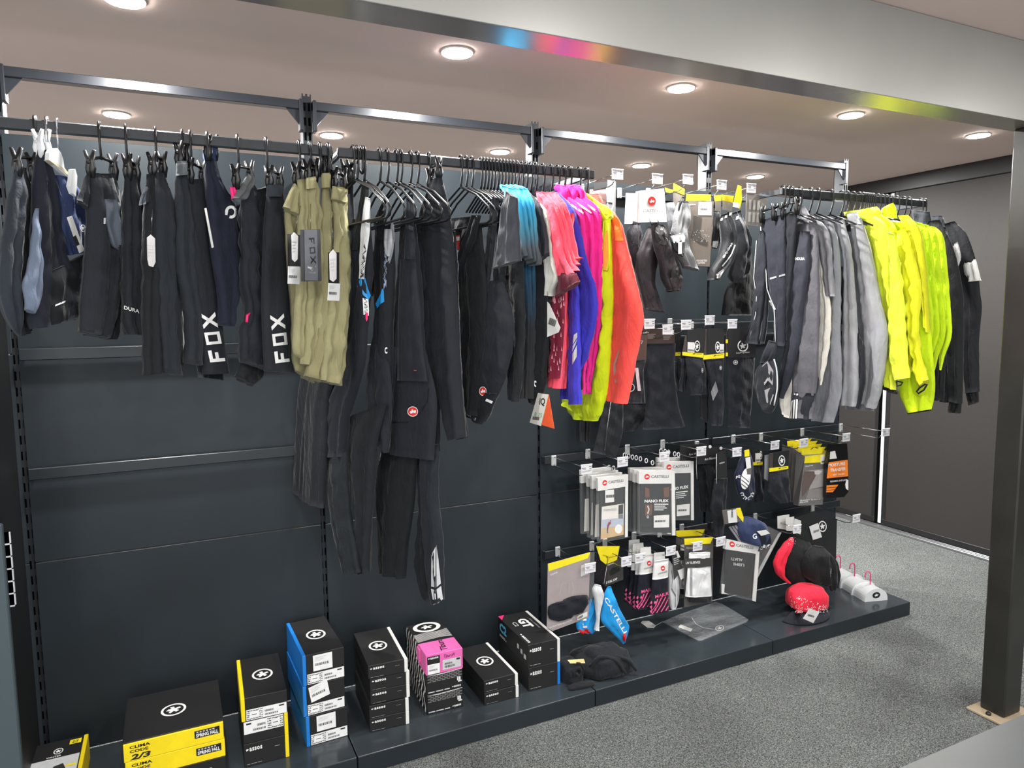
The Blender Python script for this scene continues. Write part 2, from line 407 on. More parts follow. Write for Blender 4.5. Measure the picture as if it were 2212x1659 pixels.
W1 = ['cropped by the photograph at top left', 'above the blue jerseys', 'above the castelli header cards'.replace('castelli ', 'white '), 'above the grey jackets', 'nearest to the steel column']
W2 = ['seen between hanging rail and crossbeam at far left', 'just right of the first slotted post', 'left of the second slotted post', 'between second and third slotted posts', 'right of the third slotted post']
for (px, py), wh in zip(ROW1, W1): p = at(px, py, 'z', CEIL); downlight(p[0], -.36, 'round recessed downlight of the front row, '+wh)
for (px, py), wh in zip(ROW2, W2): p = at(px, py, 'z', CEIL); downlight(p[0], .885, 'small round ceiling downlight behind the shelving, '+wh, watts=20.)
for y in (-2.2, -3.5):
    for k in range(5): downlight(-.55+.92*k*1.2, y, 'round aisle downlight behind the viewer, %s from the left of the %s row' % (['first', 'second', 'third', 'fourth', 'fifth'][k], 'nearer' if y > -3 else 'farther'), 'aisle downlights out of view', 6.)
# counter corner at lower right
t = thing('display_table', 'pale grey table corner cropped by the lower right of the photograph', 'table', (2.2, -2.2, 0))
M_tab = mat('pale_grey_laminate', (46, 50, 53), .4, 0, 0, 0, .05, 12)
MB().box(1.25, 3.2, -2.62, -1.899, .72, .75, .004).build('table_top', M_tab, t)
for x in (1.32, 3.12):
    for y in (-2.56, -1.96): MB().box(x-.02, x+.02, y-.02, y+.02, .001, .72, .002).build('leg', M_blk, t)
# ================================================================ shelving wall
BAY = .9; ZT = 2.25; ZP = .066; YFR = -.445
M_pan = mat('charcoal_powder_coat', (36, 43, 48), .42, 0, .03, 500, .16, 2.5, 0, .3)
M_post = mat('charcoal_post', (44, 48, 53), .36, .2)
M_rail = mat('graphite_rail', (64, 68, 72), .34, .3, 0, 0, .08, 30)
M_hole = mat('slot_shadow', (8, 8, 9), .8)
ordn = ['leftmost', 'second', 'third', 'fourth', 'rightmost']
W_UP = ['at the left edge of the photograph', 'behind the khaki shorts', 'behind the coloured jerseys', 'behind the boxed overshoes', 'above the yellow jackets']
for k in range(5):
    x = k*BAY
    t = thing('slotted_upright', 'charcoal steel upright post with paired slots, '+W_UP[k], 'post', (x, .02, 0), 'slotted uprights of the shelving wall')
    b = MB(); w2 = .016
    for xa, xb in ((-w2, -.0115), (-.0035, .0035), (.0115, w2)): b.box(x+xa, x+xb, .0125, .016, .02, ZT)
    z = .02
    while z < ZT-.02:
        for xa, xb in ((-.0115, -.0035), (.0035, .0115)): b.box(x+xa, x+xb, .0125, .016, z, min(z+.022, ZT))
        z += .05
    b.build('slotted_face', M_post, t)
    b = MB(); b.box(x-w2, x-w2+.003, .016, .072, .02, ZT-.006); b.box(x+w2-.003, x+w2, .016, .072, .02, ZT-.006); b.box(x-w2, x+w2, .069, .072, .02, ZT-.012)
    b.build('channel', M_post, t)
    MB().box(x-.03, x+.03, .014, .35, .001, .02, .002).build('foot', M_post, t)
# back panels
def panel(k, z0, z1, y=0., where=''):
    x0 = k*BAY+.0075; x1 = (k+1)*BAY-.0075
    return MB().box(x0, x1, y, y+.012, z0+.001, z1-.001, .0018)
W_PAN = ['behind the black shorts', 'behind the hanging bib tights', 'behind the left half of the hook wall', 'behind the right half of the hook wall']
for k in range(4):
    t = thing('back_panel_unit', 'charcoal steel back panels of the bay '+W_PAN[k], 'panel', (k*BAY+.45, .01, 0), 'back panels of the shelving wall')
    for z0, z1 in ((ZP+.0005, .715), (.715, 1.372), (1.372, 2.03)): panel(k, z0, z1).build('panel', M_pan, t)
t = thing('back_panel_unit', 'charcoal steel back panel left of the first post, at the photograph edge', 'panel', (-.45, .01, 0))
for z0, z1 in ((ZP+.0005, .715), (.715, 1.372), (1.372, 2.03)): panel(-1, z0, z1).build('panel', M_pan, t)
# base platforms
W_PL = ['cropped at lower left', 'under the black, pink and white boxes', 'under the clear folder', 'holding the red cap, nearest the steel column']
for k in range(-1, 4):
    x0, x1 = k*BAY+.002, (k+1)*BAY-.002
    t = thing('base_platform', 'low charcoal steel base platform, '+(W_PL[k] if k >= 0 else 'beyond the left edge'), 'platform', ((x0+x1)/2, -.22, 0), 'base platforms of the shelving wall')
    MB().box(x0, x1, YFR, -.001, ZP-.004, ZP, .0015).build('deck', mat('charcoal_deck', (50, 57, 62), .2, 0, .02, 300, .12, 5), t)
    MB().box(x0, x1, YFR, YFR+.004, .001, ZP-.003, .001).build('kick_plate', M_pan, t)
    for xs in (x0, x1-.004): MB().box(xs, xs+.004, YFR+.004, -.002, .001, ZP-.004).build('side_plate', M_pan, t)
# crossbeams between post tops, with end plates and gussets
M_beam = mat('dark_crossbeam', (50, 54, 60), .3, .3)
for k in range(-1, 4):
    x0, x1 = k*BAY+.017, (k+1)*BAY-.017
    t = thing('crossbeam', 'dark steel crossbeam with gusset ends '+['from the left edge to the first full post', 'between first and second tall posts', 'between second and third tall posts', 'ending at the rightmost post'][k] if k >= 0 else 'dark steel crossbeam running off beyond the left edge', 'beam', ((x0+x1)/2, 0, 2.19), 'crossbeams of the shelving wall')
    MB().box(x0, x1, -.008, .026, 2.192, 2.222, .002).build('bar', M_beam, t)
    for xe, s in ((x0, 1), (x1, -1)):
        MB().box(xe, xe+s*.012, -.012, .03, 2.12, 2.226, .002).build('end_plate', M_beam, t)
        MB().prism([(xe+s*.012, 0, 2.192), (xe+s*.055, 0, 2.192), (xe+s*.012, 0, 2.14)], (0, .006, 0)).build('gusset', M_beam, t)
# hanging rails with arms
YR, ZR = -.42, 1.98
def rail(x0, x1, arms, label):
    t = thing('hanging_rail', label, 'rail', ((x0+x1)/2, YR, ZR-.015), 'hanging rails')
    MB().box(x0, x1, YR-.008, YR+.008, ZR-.03, ZR, .003).build('bar', M_rail, t)
    for x in arms:
        a = MB().box(x-.005, x+.005, YR+.008, -.0005, ZR-.028, ZR-.004, .002).build('arm', M_post, t)
        MB().box(x-.007, x+.007, -.02, -.0005, ZR-.09, ZR+.01, .002).build('bracket', M_post, a)
rail(-.2, .893, (.885,), 'graphite steel hanging rail carrying the black shorts and khaki shorts')
rail(.907, 1.806, (.915, 1.79), 'graphite steel hanging rail carrying bib tights and coloured jerseys')
rail(2.70, 3.61, (2.708, 3.592), 'graphite steel hanging rail carrying grey and yellow jackets at right')
M_flat = mat('dark_flat_bar', (34, 39, 43), .34, .1)
# flat stiffener bars on the first bay
for z, yy, nm in ((1.39, -.028, 'upper'), (1.02, -.028, 'lower')):
    x0, x1 = .012, (BAY-.012)
    b = thing('wall_bar', '%s flat charcoal bar across the bare back panel at left' % nm, 'bar', (.45, yy, z), 'flat bars on the left bay')
    MB().box(x0, x1, yy, yy+.01, z-.036, z, .002).build('bar', M_flat, b)
    for x in (x0+.008, x1-.008): MB().box(x-.006, x+.006, yy+.01, -.0005, z-.03, z-.006).build('lug', M_post, b)
# hook backbars
HZ = dict(A=2.0, B=1.43, C=.885, D=.475)
for r, z in HZ.items():
    for k in (2, 3):
        if k == 3 and r == 'A': continue
        b = thing('hook_bar', 'flat charcoal hook bar on the %s half of the hook wall, %s row' % ('left' if k == 2 else 'right', dict(A='top', B='second', C='third', D='lowest')[r]), 'bar', ((k+.5)*BAY, -.03, z))
        MB().box(k*BAY+.01, (k+1)*BAY-.01, -.034, -.024, z-.036, z, .002).build('bar', M_flat, b)
        for x in (k*BAY+.018, (k+1)*BAY-.018): MB().box(x-.006, x+.006, -.024, -.0005, z-.03, z-.006).build('lug', M_post, b)
# perpendicular end unit at far left: dark side board, blue-grey panel, white notched strip
t = thing('side_gondola_end', 'dark side board and blue-grey panel of a neighbouring shelf at the left edge', 'panel', (-.05, -.35, 0))
MB().box(-.024, -.014, -.44, -.02, .07, 1.56, .002).build('side_board', mat('near_black_board', (14, 16, 17), .5), t)
xe = at(30, 1400, 'y', -.62)[0]
MB().box(xe-.12, xe, -.64, -.62, .001, at(18, 1128, 'y', -.62)[2], .003).build('end_board', mat('blue_grey_board', (62, 74, 80), .5), t)
b = MB(); q0 = at(8, 1150, 'y', -.5); q1 = at(34, 1308, 'y', -.5); hh = (q0[2]-q1[2])/6; xm = (q0[0]+q1[0])/2
for j in range(6): b.box(xm-.008, xm+.008, -.505, -.5, q1[2]+j*hh+.004, q1[2]+(j+1)*hh)
b.box(xm-.008, xm+.005, -.505, -.5, q1[2], q0[2])
b.build('notched_strip', mat('white_strip', (222, 225, 228), .35), t)
# ================================================================ hangers and garments, first rail
M_hang = mat('black_hanger_plastic', (26, 26, 28), .28)
M_chrome = mat('hanger_chrome', (170, 172, 176), .2, 1.)
M_whitep = mat('white_hanger_plastic', (226, 228, 230), .35)
def rail_x(px):
    """where along a rail the image column px meets it"""
    k = (px-1106)/FPX; q = np.array([0, YR, ZR])-CAM; n = _rt-k*_fw
    return -(q @ n)/n[0]
def view_az(px): return 90-math.degrees(YAW+math.atan((px-1106)/FPX))
HOOK = [(.0145, -.024), (.0148, -.006), (.0105, .005), (0, .0088), (-.0105, .005), (-.0148, -.006), (-.0148, -.045), (-.007, -.072), (0, -.092)]
def hook_pts(x, drop=0.):
    return [(x, YR+a, ZR+b-(drop if i == 8 else 0)) for i, (a, b) in enumerate(HOOK)]
def clip_hanger(x, pl, cl, cr, label, white=False, group='clip hangers on the left rail'):
    a0, z0 = pl.sz(*cl); a1, z1 = pl.sz(*cr); zb = (z0+z1)/2+.03
    bm = M_whitep if white else M_hang
    t = thing('clip_hanger', label, 'hanger', (x, YR, zb), group)
    ac = (a0+a1)/2; neck = pl.p3(ac*.25, zb)
    MB().tube(spline(hook_pts(x)[:-1]+[tuple((np.array(hook_pts(x)[-1])+neck)/2), tuple(neck)], 22), .0037, 6).build('hook', M_chrome if white else M_hang, t)
    MB().tube([pl.p3(a0, z0+.026), pl.p3(ac*.25, zb+.004), pl.p3(a1, z1+.026)], .0045, 6).build('bar', bm, t)
    for a, z in ((a0, z0), (a1, z1)):
        c = MB()
        for s in (-1, 1):
            P = [pl.p3(a, z-.022, s*.004), pl.p3(a, z+.004, s*.007), pl.p3(a, z+.022, s*.0035), pl.p3(a, z+.048, s*.014)]
            c.tube(P, [.006, .0085, .0075, .0045], 6)
        c.lathe([(.006, -.008), (.006, .008)], pl.p3(a, z+.018), 8, pl.d)
        c.build('clip', bm, t)
    return t
def garment(name, label, cat, hookpx, az, parts, group, hang=None, hlabel=None, white=False, dx=0.):
    """parts: (name, colour or material, left edge, right edge, options)"""
    x = rail_x(hookpx)+dx
    if az is None: az = view_az(hookpx)-42
    pl = PL(x, YR, az)
    zlow = min(pl.sz(*q)[1] for p in parts for q in (p[2][-1], p[3][-1]))
    t = thing(name, label, cat, (x, YR, zlow), group)
    out = []
    for i, (n, c, L, R, kw) in enumerate(parts):
        kw = dict(kw); kw.setdefault('seed', int(hookpx)*3+i)
        out.append(cloth(n, pl, L, R, c if isinstance(c, bpy.types.Material) else fab(c), t, **kw))
    if hang: clip_hanger(x, pl, hang[0], hang[1], hlabel, white)
    return t, pl, out
def swing_tag(pl, corners, strg, mtl, parent, off=.03, name='swing_tag', marks=()):
    """a card tag on a string"""
    P = [pl.p(*c, off) for c in corners]
    o = MB().prism(P, pl.n*-.0012).build(name, mtl, parent)
    if strg: MB().tube([pl.p(*strg[0], .012), pl.p(*strg[1], off-.0006)], .0007, 4).build('string', M_hang, parent)
    for S, o_, u, v, mt in marks: mark('print', pl.shift(off), None, S, o_, u, v, mt, o, .0008)
    return o
BARS = rects2(*[(x, 0, x+w_, 1) for x, w_ in ((0, .04), (.07, .02), (.12, .06), (.21, .03), (.27, .02), (.33, .07), (.43, .02), (.48, .05), (.57, .03), (.63, .06), (.72, .02), (.78, .04), (.86, .03), (.93, .07))])
LINES = rects2((0, .8, .9, .9), (0, .6, .7, .68), (0, .4, .8, .48), (0, .2, .6, .28))
FOX = join2(rects2((0, 0, .07, 1), (.07, .76, .25, 1), (.07, .36, .20, .58), (.37, 0, .43, 1), (.57, 0, .63, 1), (.43, 0, .57, .2), (.43, .8, .57, 1)), strokes2([[(.75, .02), (1.0, .98)], [(1.0, .02), (.75, .98)]], .085))
BK = (37, 40, 45); BK2 = (30, 33, 37); NV = (36, 43, 62); CH = (52, 57, 61); GB = (62, 70, 74)
M_wp = ink((232, 233, 232)); M_gp = ink((196, 198, 200)); M_red = ink((222, 42, 38)); M_bp = ink((24, 24, 26)); M_pink = ink((236, 40, 110)); M_yel = ink((240, 222, 20))
G1g = 'dark shorts and tights on the left rail'
garment('bib_shorts', 'grey-black trousers hanging at the far left edge on black clips', 'trousers', 75, None, [
    ('leg', GB, [(35, 362), (22, 430), (8, 520), (0, 600), (6, 655), (26, 705), (42, 727)], [(52, 362), (55, 430), (48, 520), (46, 600), (46, 680), (46, 726)], dict(T=.02, fold=.007)),
    ('leg', BK, [(50, 362), (50, 430), (44, 520), (42, 620), (44, 726)], [(80, 372), (82, 410), (72, 480), (70, 560), (56, 610), (53, 655), (62, 712)], dict(T=.02, off=-.02))],
    G1g, ((38, 362), (70, 372)), 'black clip hanger at the far left end of the rail')
t, pl, o = garment('shorts', 'navy-black folded cycling shorts with a slate blue panel, beside the white hanger', 'shorts', 100, None, [
    ('body', (40, 44, 56), [(81, 324), (76, 380), (73, 450), (68, 560), (56, 640), (58, 690), (65, 712)], [(103, 324), (112, 390), (128, 480), (147, 555), (172, 590), (178, 640), (168, 684)], dict(T=.02, fold=.008)),
    ('panel', (98, 110, 130), [(76, 450), (70, 520), (62, 580), (53, 612), (57, 668)], [(82, 450), (86, 520), (90, 590), (88, 640), (72, 678)], dict(T=.01, off=.022)),
    ('flap', BK2, [(100, 590), (92, 640), (88, 690), (95, 706)], [(184, 548), (182, 600), (178, 660), (168, 685)], dict(T=.012, off=.016))],
    G1g, ((84, 322), (100, 322)), 'white plastic clip hanger gripping navy-black shorts', True)
mark('reflective_strip', pl, o[2], rects2((0, 0, 1, 1)), (119, 662), (22, -9), (1, -4), M_wp, o[2])
t, pl, o = garment('jersey', 'navy blue jersey with small round badge on a white hanger', 'jersey', 123, view_az(123)-40, [
    ('body', (42, 56, 92), [(122, 378), (127, 430), (131, 500), (150, 552)], [(150, 384), (172, 420), (186, 470), (188, 538)], dict(T=.018, fold=.008))], G1g)
mark('round_badge', pl, o[0], ASSOS, (174, 500), (11, 2), (0, -16), M_wp, o[0])
swing_tag(pl, [(145, 470), (156, 466), (182, 541), (172, 547)], ((122, 392), (148, 468)), paper((190, 190, 188)), t, .05, marks=[(rects2((0, 0, 1, 1)), (157, 512), (8, 20), (7, -4), M_bp)])
# white moulded hanger
x = rail_x(123); plw = PL(x, YR, view_az(123)-40)
wh = thing('moulded_hanger', 'white moulded hanger with wire hook at the left end of the rail', 'hanger', (x, YR, 1.85))
MB().tube(spline(hook_pts(x)[:-1]+[tuple(plw.p(124, 325))], 20), .0018, 6).build('hook', M_chrome, wh)
b = MB()
b.prism([plw.p(*q, .01) for q in [(107, 330), (112, 322), (124, 320), (132, 330), (137, 345), (139, 362), (152, 380), (150, 386), (106, 345)]], plw.n*-.012); b.build('body', M_whitep, wh)
MB().prism([plw.p(*q, .012) for q in [(107, 346), (110, 343), (156, 378), (154, 384)]], plw.n*-.016).build('lower_rib', mat('beige_hanger_edge', (196, 186, 162), .4), wh)
MB().prism([plw.p(*q, .03) for q in [(157, 366), (163, 365), (167, 380), (166, 405), (164, 424), (158, 418), (152, 402), (155, 388)]], plw.n*-.012).build('clip', M_whitep, wh)
t, pl, o = garment('shorts', 'black baggy shorts with silver swoosh emblem, third hanger from the left', 'shorts', 214, None, [
    ('leg', (44, 48, 54), [(192, 374), (188, 420), (190, 480), (187, 560), (180, 640), (177, 715)], [(246, 376), (262, 430), (267, 500), (262, 600), (250, 680), (229, 733)], dict(T=.022, fold=.009, nf=2.2)),
    ('leg', BK2, [(215, 500), (222, 600), (224, 680), (229, 733)], [(262, 470), (266, 560), (262, 650), (249, 733)], dict(T=.018, off=-.025)),
    ('waist_flap', BK, [(186, 378), (176, 405), (166, 432)], [(193, 378), (191, 420), (189, 452)], dict(T=.008, rows=12)),
    ('panel', (84, 92, 104), [(226, 430), (228, 480), (240, 530), (258, 541)], [(258, 432), (264, 460), (267, 500), (267, 538)], dict(T=.006, off=.022, rows=16))],  # paler piece paints a blue-grey highlight onto the black cloth
    G1g, ((196, 366), (246, 372)), 'black clip hanger turned side-on above the shorts with silver emblem')
mark('emblem', pl, o[0], join2(strokes2([[(.45, 1), (.7, .8), (.8, .45), (1, .1), (.75, .05), (.5, .2), (.3, .3)]], .2), rects2((0, .45, .25, .85))), (224, 498), (22, 0), (0, -32), M_gp, o[0], .003)
t, pl, o = garment('shorts', 'black shorts with a pale ENDURA word print near the hem'.replace('ENDURA ', ''), 'shorts', 271, None, [
    ('leg', BK, [(272, 376), (270, 440), (268, 540), (267, 640), (266, 700), (276, 722)], [(297, 382), (303, 460), (308, 540), (312, 640), (312, 690), (304, 724)], dict(T=.022, fold=.007))],
    G1g, ((276, 372), (294, 378)), 'black clip hanger facing the viewer above the word-print shorts')
mark('word_print', pl, o[0], text2('DURA', .02), (268, 668), (33, 9), (0, -8), M_wp, o[0])
t, pl, o = garment('long_shorts', 'long black two-leg shorts with a rounded white swing tag', 'shorts', 335, None, [
    ('leg', BK2, [(318, 376), (316, 440), (313, 560), (312, 700), (315, 812)], [(341, 374), (342, 450), (344, 560), (350, 700), (354, 800)], dict(T=.02, fold=.006)),
    ('leg', (48, 53, 57), [(338, 372), (337, 440), (338, 560), (342, 680), (350, 800)], [(353, 374), (365, 410), (378, 460), (386, 560), (386, 700), (392, 815)], dict(T=.022, fold=.005, off=.02)),
    ('waist_flap', (70, 78, 84), [(316, 400), (308, 420), (300, 444)], [(322, 400), (319, 430), (318, 436)], dict(T=.006, rows=10))],
    G1g, ((330, 368), (352, 366)), 'black double-clip hanger above the long two-leg shorts')
swing_tag(pl, [(318, 514), (326, 507), (335, 515), (336, 566), (331, 577), (322, 574), (319, 560)], ((330, 445), (326, 510)), paper((196, 194, 196)), t, .06, marks=[(LINES, (321, 560), (12, 0), (0, -36), M_gp)])
garment('long_shorts', 'charcoal long shorts with rolled waistband, left of the first lettered pair', 'shorts', 393, None, [
    ('leg', CH, [(384, 350), (382, 420), (381, 500), (382, 580), (396, 660), (402, 720), (397, 783)], [(402, 348), (405, 400), (412, 480), (422, 600), (432, 700), (434, 790)], dict(T=.022, fold=.006)),
    ('waistband', (84, 90, 94), [(383, 349), (384, 379)], [(402, 347), (402, 378)], dict(T=.012, rows=6, fold=.001, off=.015))],
    G1g, ((387, 344), (400, 343)), 'black clip hanger with raised prongs above the rolled waistband')
t, pl, o = garment('lettered_shorts', 'black shorts with large white letters running up the leg, left of the navy pair', 'shorts', 410, None, [
    ('leg', (42, 46, 50), [(406, 388), (408, 450), (411, 560), (428, 700), (440, 809)], [(440, 386), (447, 430), (455, 500), (462, 580), (478, 700), (494, 806)], dict(T=.02, fold=.0012, wr=.0006)),
    ('leg', BK2, [(400, 400), (402, 560), (420, 700), (428, 815)], [(420, 400), (440, 560), (460, 720), (482, 822)], dict(T=.018, fold=.004, off=-.035))],
    G1g, ((410, 380), (438, 384)), 'black clip hanger above the first white-lettered shorts')
mark('letter_print', pl, o[0], FOX, (487, 780), (-21, -102), (-33, 3), M_wp, o[0], .004)
t, pl, o = garment('jersey_shorts', 'navy shorts with a white ring emblem near the waist', 'shorts', 447, None, [
    ('leg', NV, [(446, 342), (446, 400), (447, 460), (453, 540), (466, 620), (474, 703)], [(464, 340), (472, 390), (490, 420), (516, 440), (522, 520), (524, 600), (512, 660), (500, 705)], dict(T=.022, fold=.007)),
    ('knot', (48, 66, 110), [(447, 318), (446, 345)], [(463, 318), (466, 348)], dict(T=.014, rows=8))],
    G1g, ((449, 330), (463, 330)), 'black clip hanger nearest the navy shorts, clip standing tall')
mark('ring_emblem', pl, o[0], PEARL, (486, 472), (26, 0), (0, -28), M_wp, o[0])
swing_tag(pl, [(442, 450), (446, 449), (462, 534), (458, 536)], None, paper((222, 222, 220)), t, .035)
t, pl, o = garment('rain_jacket', 'wrinkled black jacket with pink zip pull between the two lettered shorts', 'jacket', 512, None, [
    ('body', (45, 48, 56), [(528, 392), (522, 440), (524, 560), (527, 620), (536, 660), (521, 720), (519, 780)], [(546, 392), (556, 420), (562, 500), (565, 600), (566, 700), (573, 800)], dict(T=.024, fold=.006, wr=.006)),
    ('lining', BK2, [(520, 780), (512, 805), (510, 812)], [(570, 790), (568, 815), (545, 835)], dict(T=.016, rows=10, off=-.02)),
    ('collar', (92, 94, 96), [(536, 376), (520, 405), (503, 428)], [(546, 380), (548, 398), (530, 432)], dict(T=.01, rows=12, off=.012)),
    ('pink_lining', (238, 50, 130), [(497, 404), (498, 412), (500, 430)], [(508, 404), (511, 414), (506, 422)], dict(T=.004, rows=8))],
    G1g, ((510, 392), (540, 384)), 'black clip hanger holding the collar with pink lining')
MB().tube([pl.p(*q, .034) for q in [(540, 676), (534, 682), (533, 696)]], [.002, .004, .004], 6).build('zip_pull', M_pink, t)
MB().tube([pl.p(*q, .03) for q in [(523, 440), (522, 500), (523, 560)]], .0015, 5).build('zip', M_hang, t)
t, pl, o = garment('lettered_shorts', 'black shorts with large white letters up the leg, next to the khaki shorts', 'shorts', 574, None, [
    ('leg', (44, 48, 52), [(579, 400), (575, 450), (570, 520), (566, 620), (566, 700), (570, 801)], [(608, 400), (612, 440), (616, 500), (622, 580), (628, 700), (634, 806)], dict(T=.02, fold=.0012, wr=.0006)),
    ('leg', BK2, [(556, 410), (558, 560), (562, 700), (568, 790)], [(585, 400), (590, 560), (600, 700), (612, 800)], dict(T=.02, off=-.04)),
    ('waistband', (74, 80, 85), [(579, 399), (577, 424)], [(608, 399), (606, 425)], dict(T=.014, rows=6, fold=.001, off=.014))],
    G1g, ((582, 394), (604, 396)), 'black double-clip hanger above the second lettered shorts')
mark('letter_print', pl, o[0], FOX, (626, 781), (-12, -100), (-31, 4), M_wp, o[0], .004)
KH = (148, 143, 106); KH2 = (136, 131, 96); gk = 'khaki shorts'
t, pl, o = garment('khaki_shorts', 'khaki shorts with a small white barcode tag, leftmost of the khaki ones', 'shorts', 645, None, [
    ('waist', KH, [(634, 396), (618, 428), (612, 446)], [(646, 404), (646, 440), (645, 470)], dict(T=.012, rows=14)),
    ('leg', KH, [(641, 388), (645, 420), (644, 500), (640, 620), (633, 757), (650, 775)], [(662, 386), (664, 430), (662, 500), (659, 640), (653, 776)], dict(T=.014, fold=.004, off=.012)),
    ('leg', KH2, [(614, 440), (622, 560), (632, 660), (634, 760), (640, 800)], [(646, 450), (648, 560), (655, 700), (676, 828)], dict(T=.016, off=-.02))],
    gk, ((640, 386), (662, 386)), 'black moulded clip hanger holding the leftmost khaki shorts')
swing_tag(pl, [(630, 508), (636, 502), (644, 510), (643, 560), (637, 566), (631, 560)], ((650, 440), (637, 504)), paper((214, 212, 214)), t, .075, marks=[(LINES, (632, 550), (10, 0), (0, -34), M_gp)])
swing_tag(pl, [(621, 505), (650, 508), (650, 578), (622, 576)], None, paper((28, 28, 30)), t, .065, 'black_tag')
swing_tag(pl, [(623, 575), (649, 576), (647, 614), (622, 613)], None, paper((216, 218, 218)), t, .068, 'barcode_label', [(BARS, (624, 600), (17, 1), (0, -6), M_bp), (LINES, (625, 590), (15, 0), (0, -10), M_gp)])
t, pl, o = garment('khaki_shorts', 'khaki shorts carrying the large dark grey brand tag', 'shorts', 668, None, [
    ('leg', KH, [(663, 386), (663, 440), (661, 560), (656, 700), (650, 786)], [(680, 382), (686, 430), (692, 500), (693, 600), (690, 700), (683, 793)], dict(T=.02, fold=.006, wr=.005)),
    ('waistband', KH, [(663, 384), (663, 408)], [(680, 381), (681, 407)], dict(T=.012, rows=6, fold=.001, off=.016)),
    ('leg', KH2, [(664, 500), (660, 640), (650, 780), (676, 826)], [(692, 500), (690, 640), (684, 760), (678, 828)], dict(T=.016, off=-.03))],
    gk, ((665, 380), (680, 378)), 'black moulded clip hanger holding the khaki shorts with the large tag')
lt = swing_tag(pl, [(649, 496), (692, 495), (695, 607), (651, 608)], ((671, 440), (671, 500)), paper((58, 60, 64)), t, .09, 'brand_tag', [
    (rects2((0, 0, 1, 1)), (659, 606), (28, 0), (-2, -110), ink((92, 96, 102))),
    (FOX, (667, 514), (4, 55), (12, -1), ink((30, 32, 36))), (FOXHEAD, (664, 587), (19, 0), (0, -14), M_wp), (text2('RANGER', .02), (667, 591), (15, 0), (0, -4), M_wp)])
garment('khaki_shorts', 'khaki shorts folded narrow behind the large brand tag, second from right', 'shorts', 690, None, [
    ('leg', KH2, [(697, 378), (696, 440), (694, 600), (684, 740), (660, 812)], [(711, 378), (713, 420), (712, 560), (706, 700), (690, 826)], dict(T=.018)),
    ('waistband', KH, [(697, 374), (697, 406)], [(711, 374), (711, 405)], dict(T=.012, rows=6, fold=.001, off=.014))],
    gk, ((698, 366), (710, 366)), 'black clip hanger with sprung wire jaws in the middle of the khaki shorts')
t, pl, o = garment('khaki_shorts', 'rightmost khaki shorts, full leg facing the viewer', 'shorts', 708, None, [
    ('leg', KH, [(717, 402), (717, 436), (722, 500), (714, 600), (702, 700), (688, 820)], [(751, 408), (746, 440), (748, 500), (754, 560), (752, 650), (746, 760), (736, 834)], dict(T=.022, fold=.006, wr=.005)),
    ('waistband', KH, [(718, 402), (716, 430)], [(752, 410), (746, 440)], dict(T=.012, rows=6, fold=.001, off=.016))],
    gk, ((722, 396), (742, 398)), 'black moulded clip hanger holding the rightmost khaki shorts')
swing_tag(pl, [(712, 548), (720, 539), (727, 548), (727, 602), (720, 609), (713, 604)], ((720, 470), (720, 542)), paper((214, 212, 214)), t, .075, marks=[(LINES, (714, 592), (11, 0), (0, -38), M_gp)])
swing_tag(pl, [(709, 545), (733, 545), (733, 612), (710, 612)], None, paper((28, 28, 30)), t, .065, 'black_tag')
swing_tag(pl, [(710, 611), (735, 613), (733, 650), (708, 649)], None, paper((216, 218, 218)), t, .068, 'barcode_label', [(BARS, (711, 636), (16, 1), (0, -6), M_bp), (LINES, (712, 626), (15, 0), (0, -10), M_gp)])
# ================================================================ second rail: bib tights and jerseys
_TH = {}
def tube_hanger(px, az, label, group, dx=0., worn=False):
    x = rail_x(px)+dx; key = 'w' if worn else 'p'
    if key not in _TH:
        t = thing('tubular_hanger', label, 'hanger', (0, YR, ZR), group)
        MB().tube(spline([(0, YR+a, ZR+b) for a, b in HOOK], 20), .0036, 6).build('hook', M_hang, t)
        P = [(0, 0, -.090), (0, -.10, -.128), (0, -.175, -.176), (0, -.192, -.196), (0, -.186, -.215), (0, -.166, -.222), (0, .166, -.222), (0, .186, -.215), (0, .192, -.196), (0, .175, -.176), (0, .10, -.128)]
        if worn: MB().tube([(0, YR+.13, ZR-.150), (0, YR+.06, ZR-.118), (0, YR, ZR-.095), (0, YR-.06, ZR-.118), (0, YR-.13, ZR-.150)], .0036, 6).build('frame', M_hang, t)
        else: MB().tube([(a, YR+b, ZR+c) for a, b, c in P], .0036, 6, True).build('frame', M_hang, t)
        _TH[key] = t
    else: t = copy_tree(_TH[key]); tag(t, label, 'hanger', group)
    t.location = (x, YR, ZR); t.rotation_euler.z = R_(az-90); LOC[t.name] = np.array([x, YR, ZR])
    return t
AZ = 112
gh = 'tubular hangers above the bib tights'
W_H = ['leftmost of three bunched hooks above the printed bib', 'middle of three bunched hooks above the printed bib', 'rightmost of three bunched hooks above the printed bib', 'left of the pair above the blue-patched bib', 'right of the pair above the blue-patched bib', 'left of the pair above the red-badge bib', 'right of the pair above the red-badge bib', 'left of the pair beside the clipped black trousers', 'right of the pair beside the clipped black trousers', 'first of three left of the jersey hooks', 'second of three left of the jersey hooks', 'third of three left of the jersey hooks']
for px, wh in zip((761, 769, 785, 819, 835, 855, 864, 885, 900, 994, 1006, 1018), W_H): tube_hanger(px, 100+(px % 7-3)*1.6 if px < 950 else 97, 'bare black tubular hanger, '+wh, gh)
gb = 'bib tights and trousers on the middle rail'
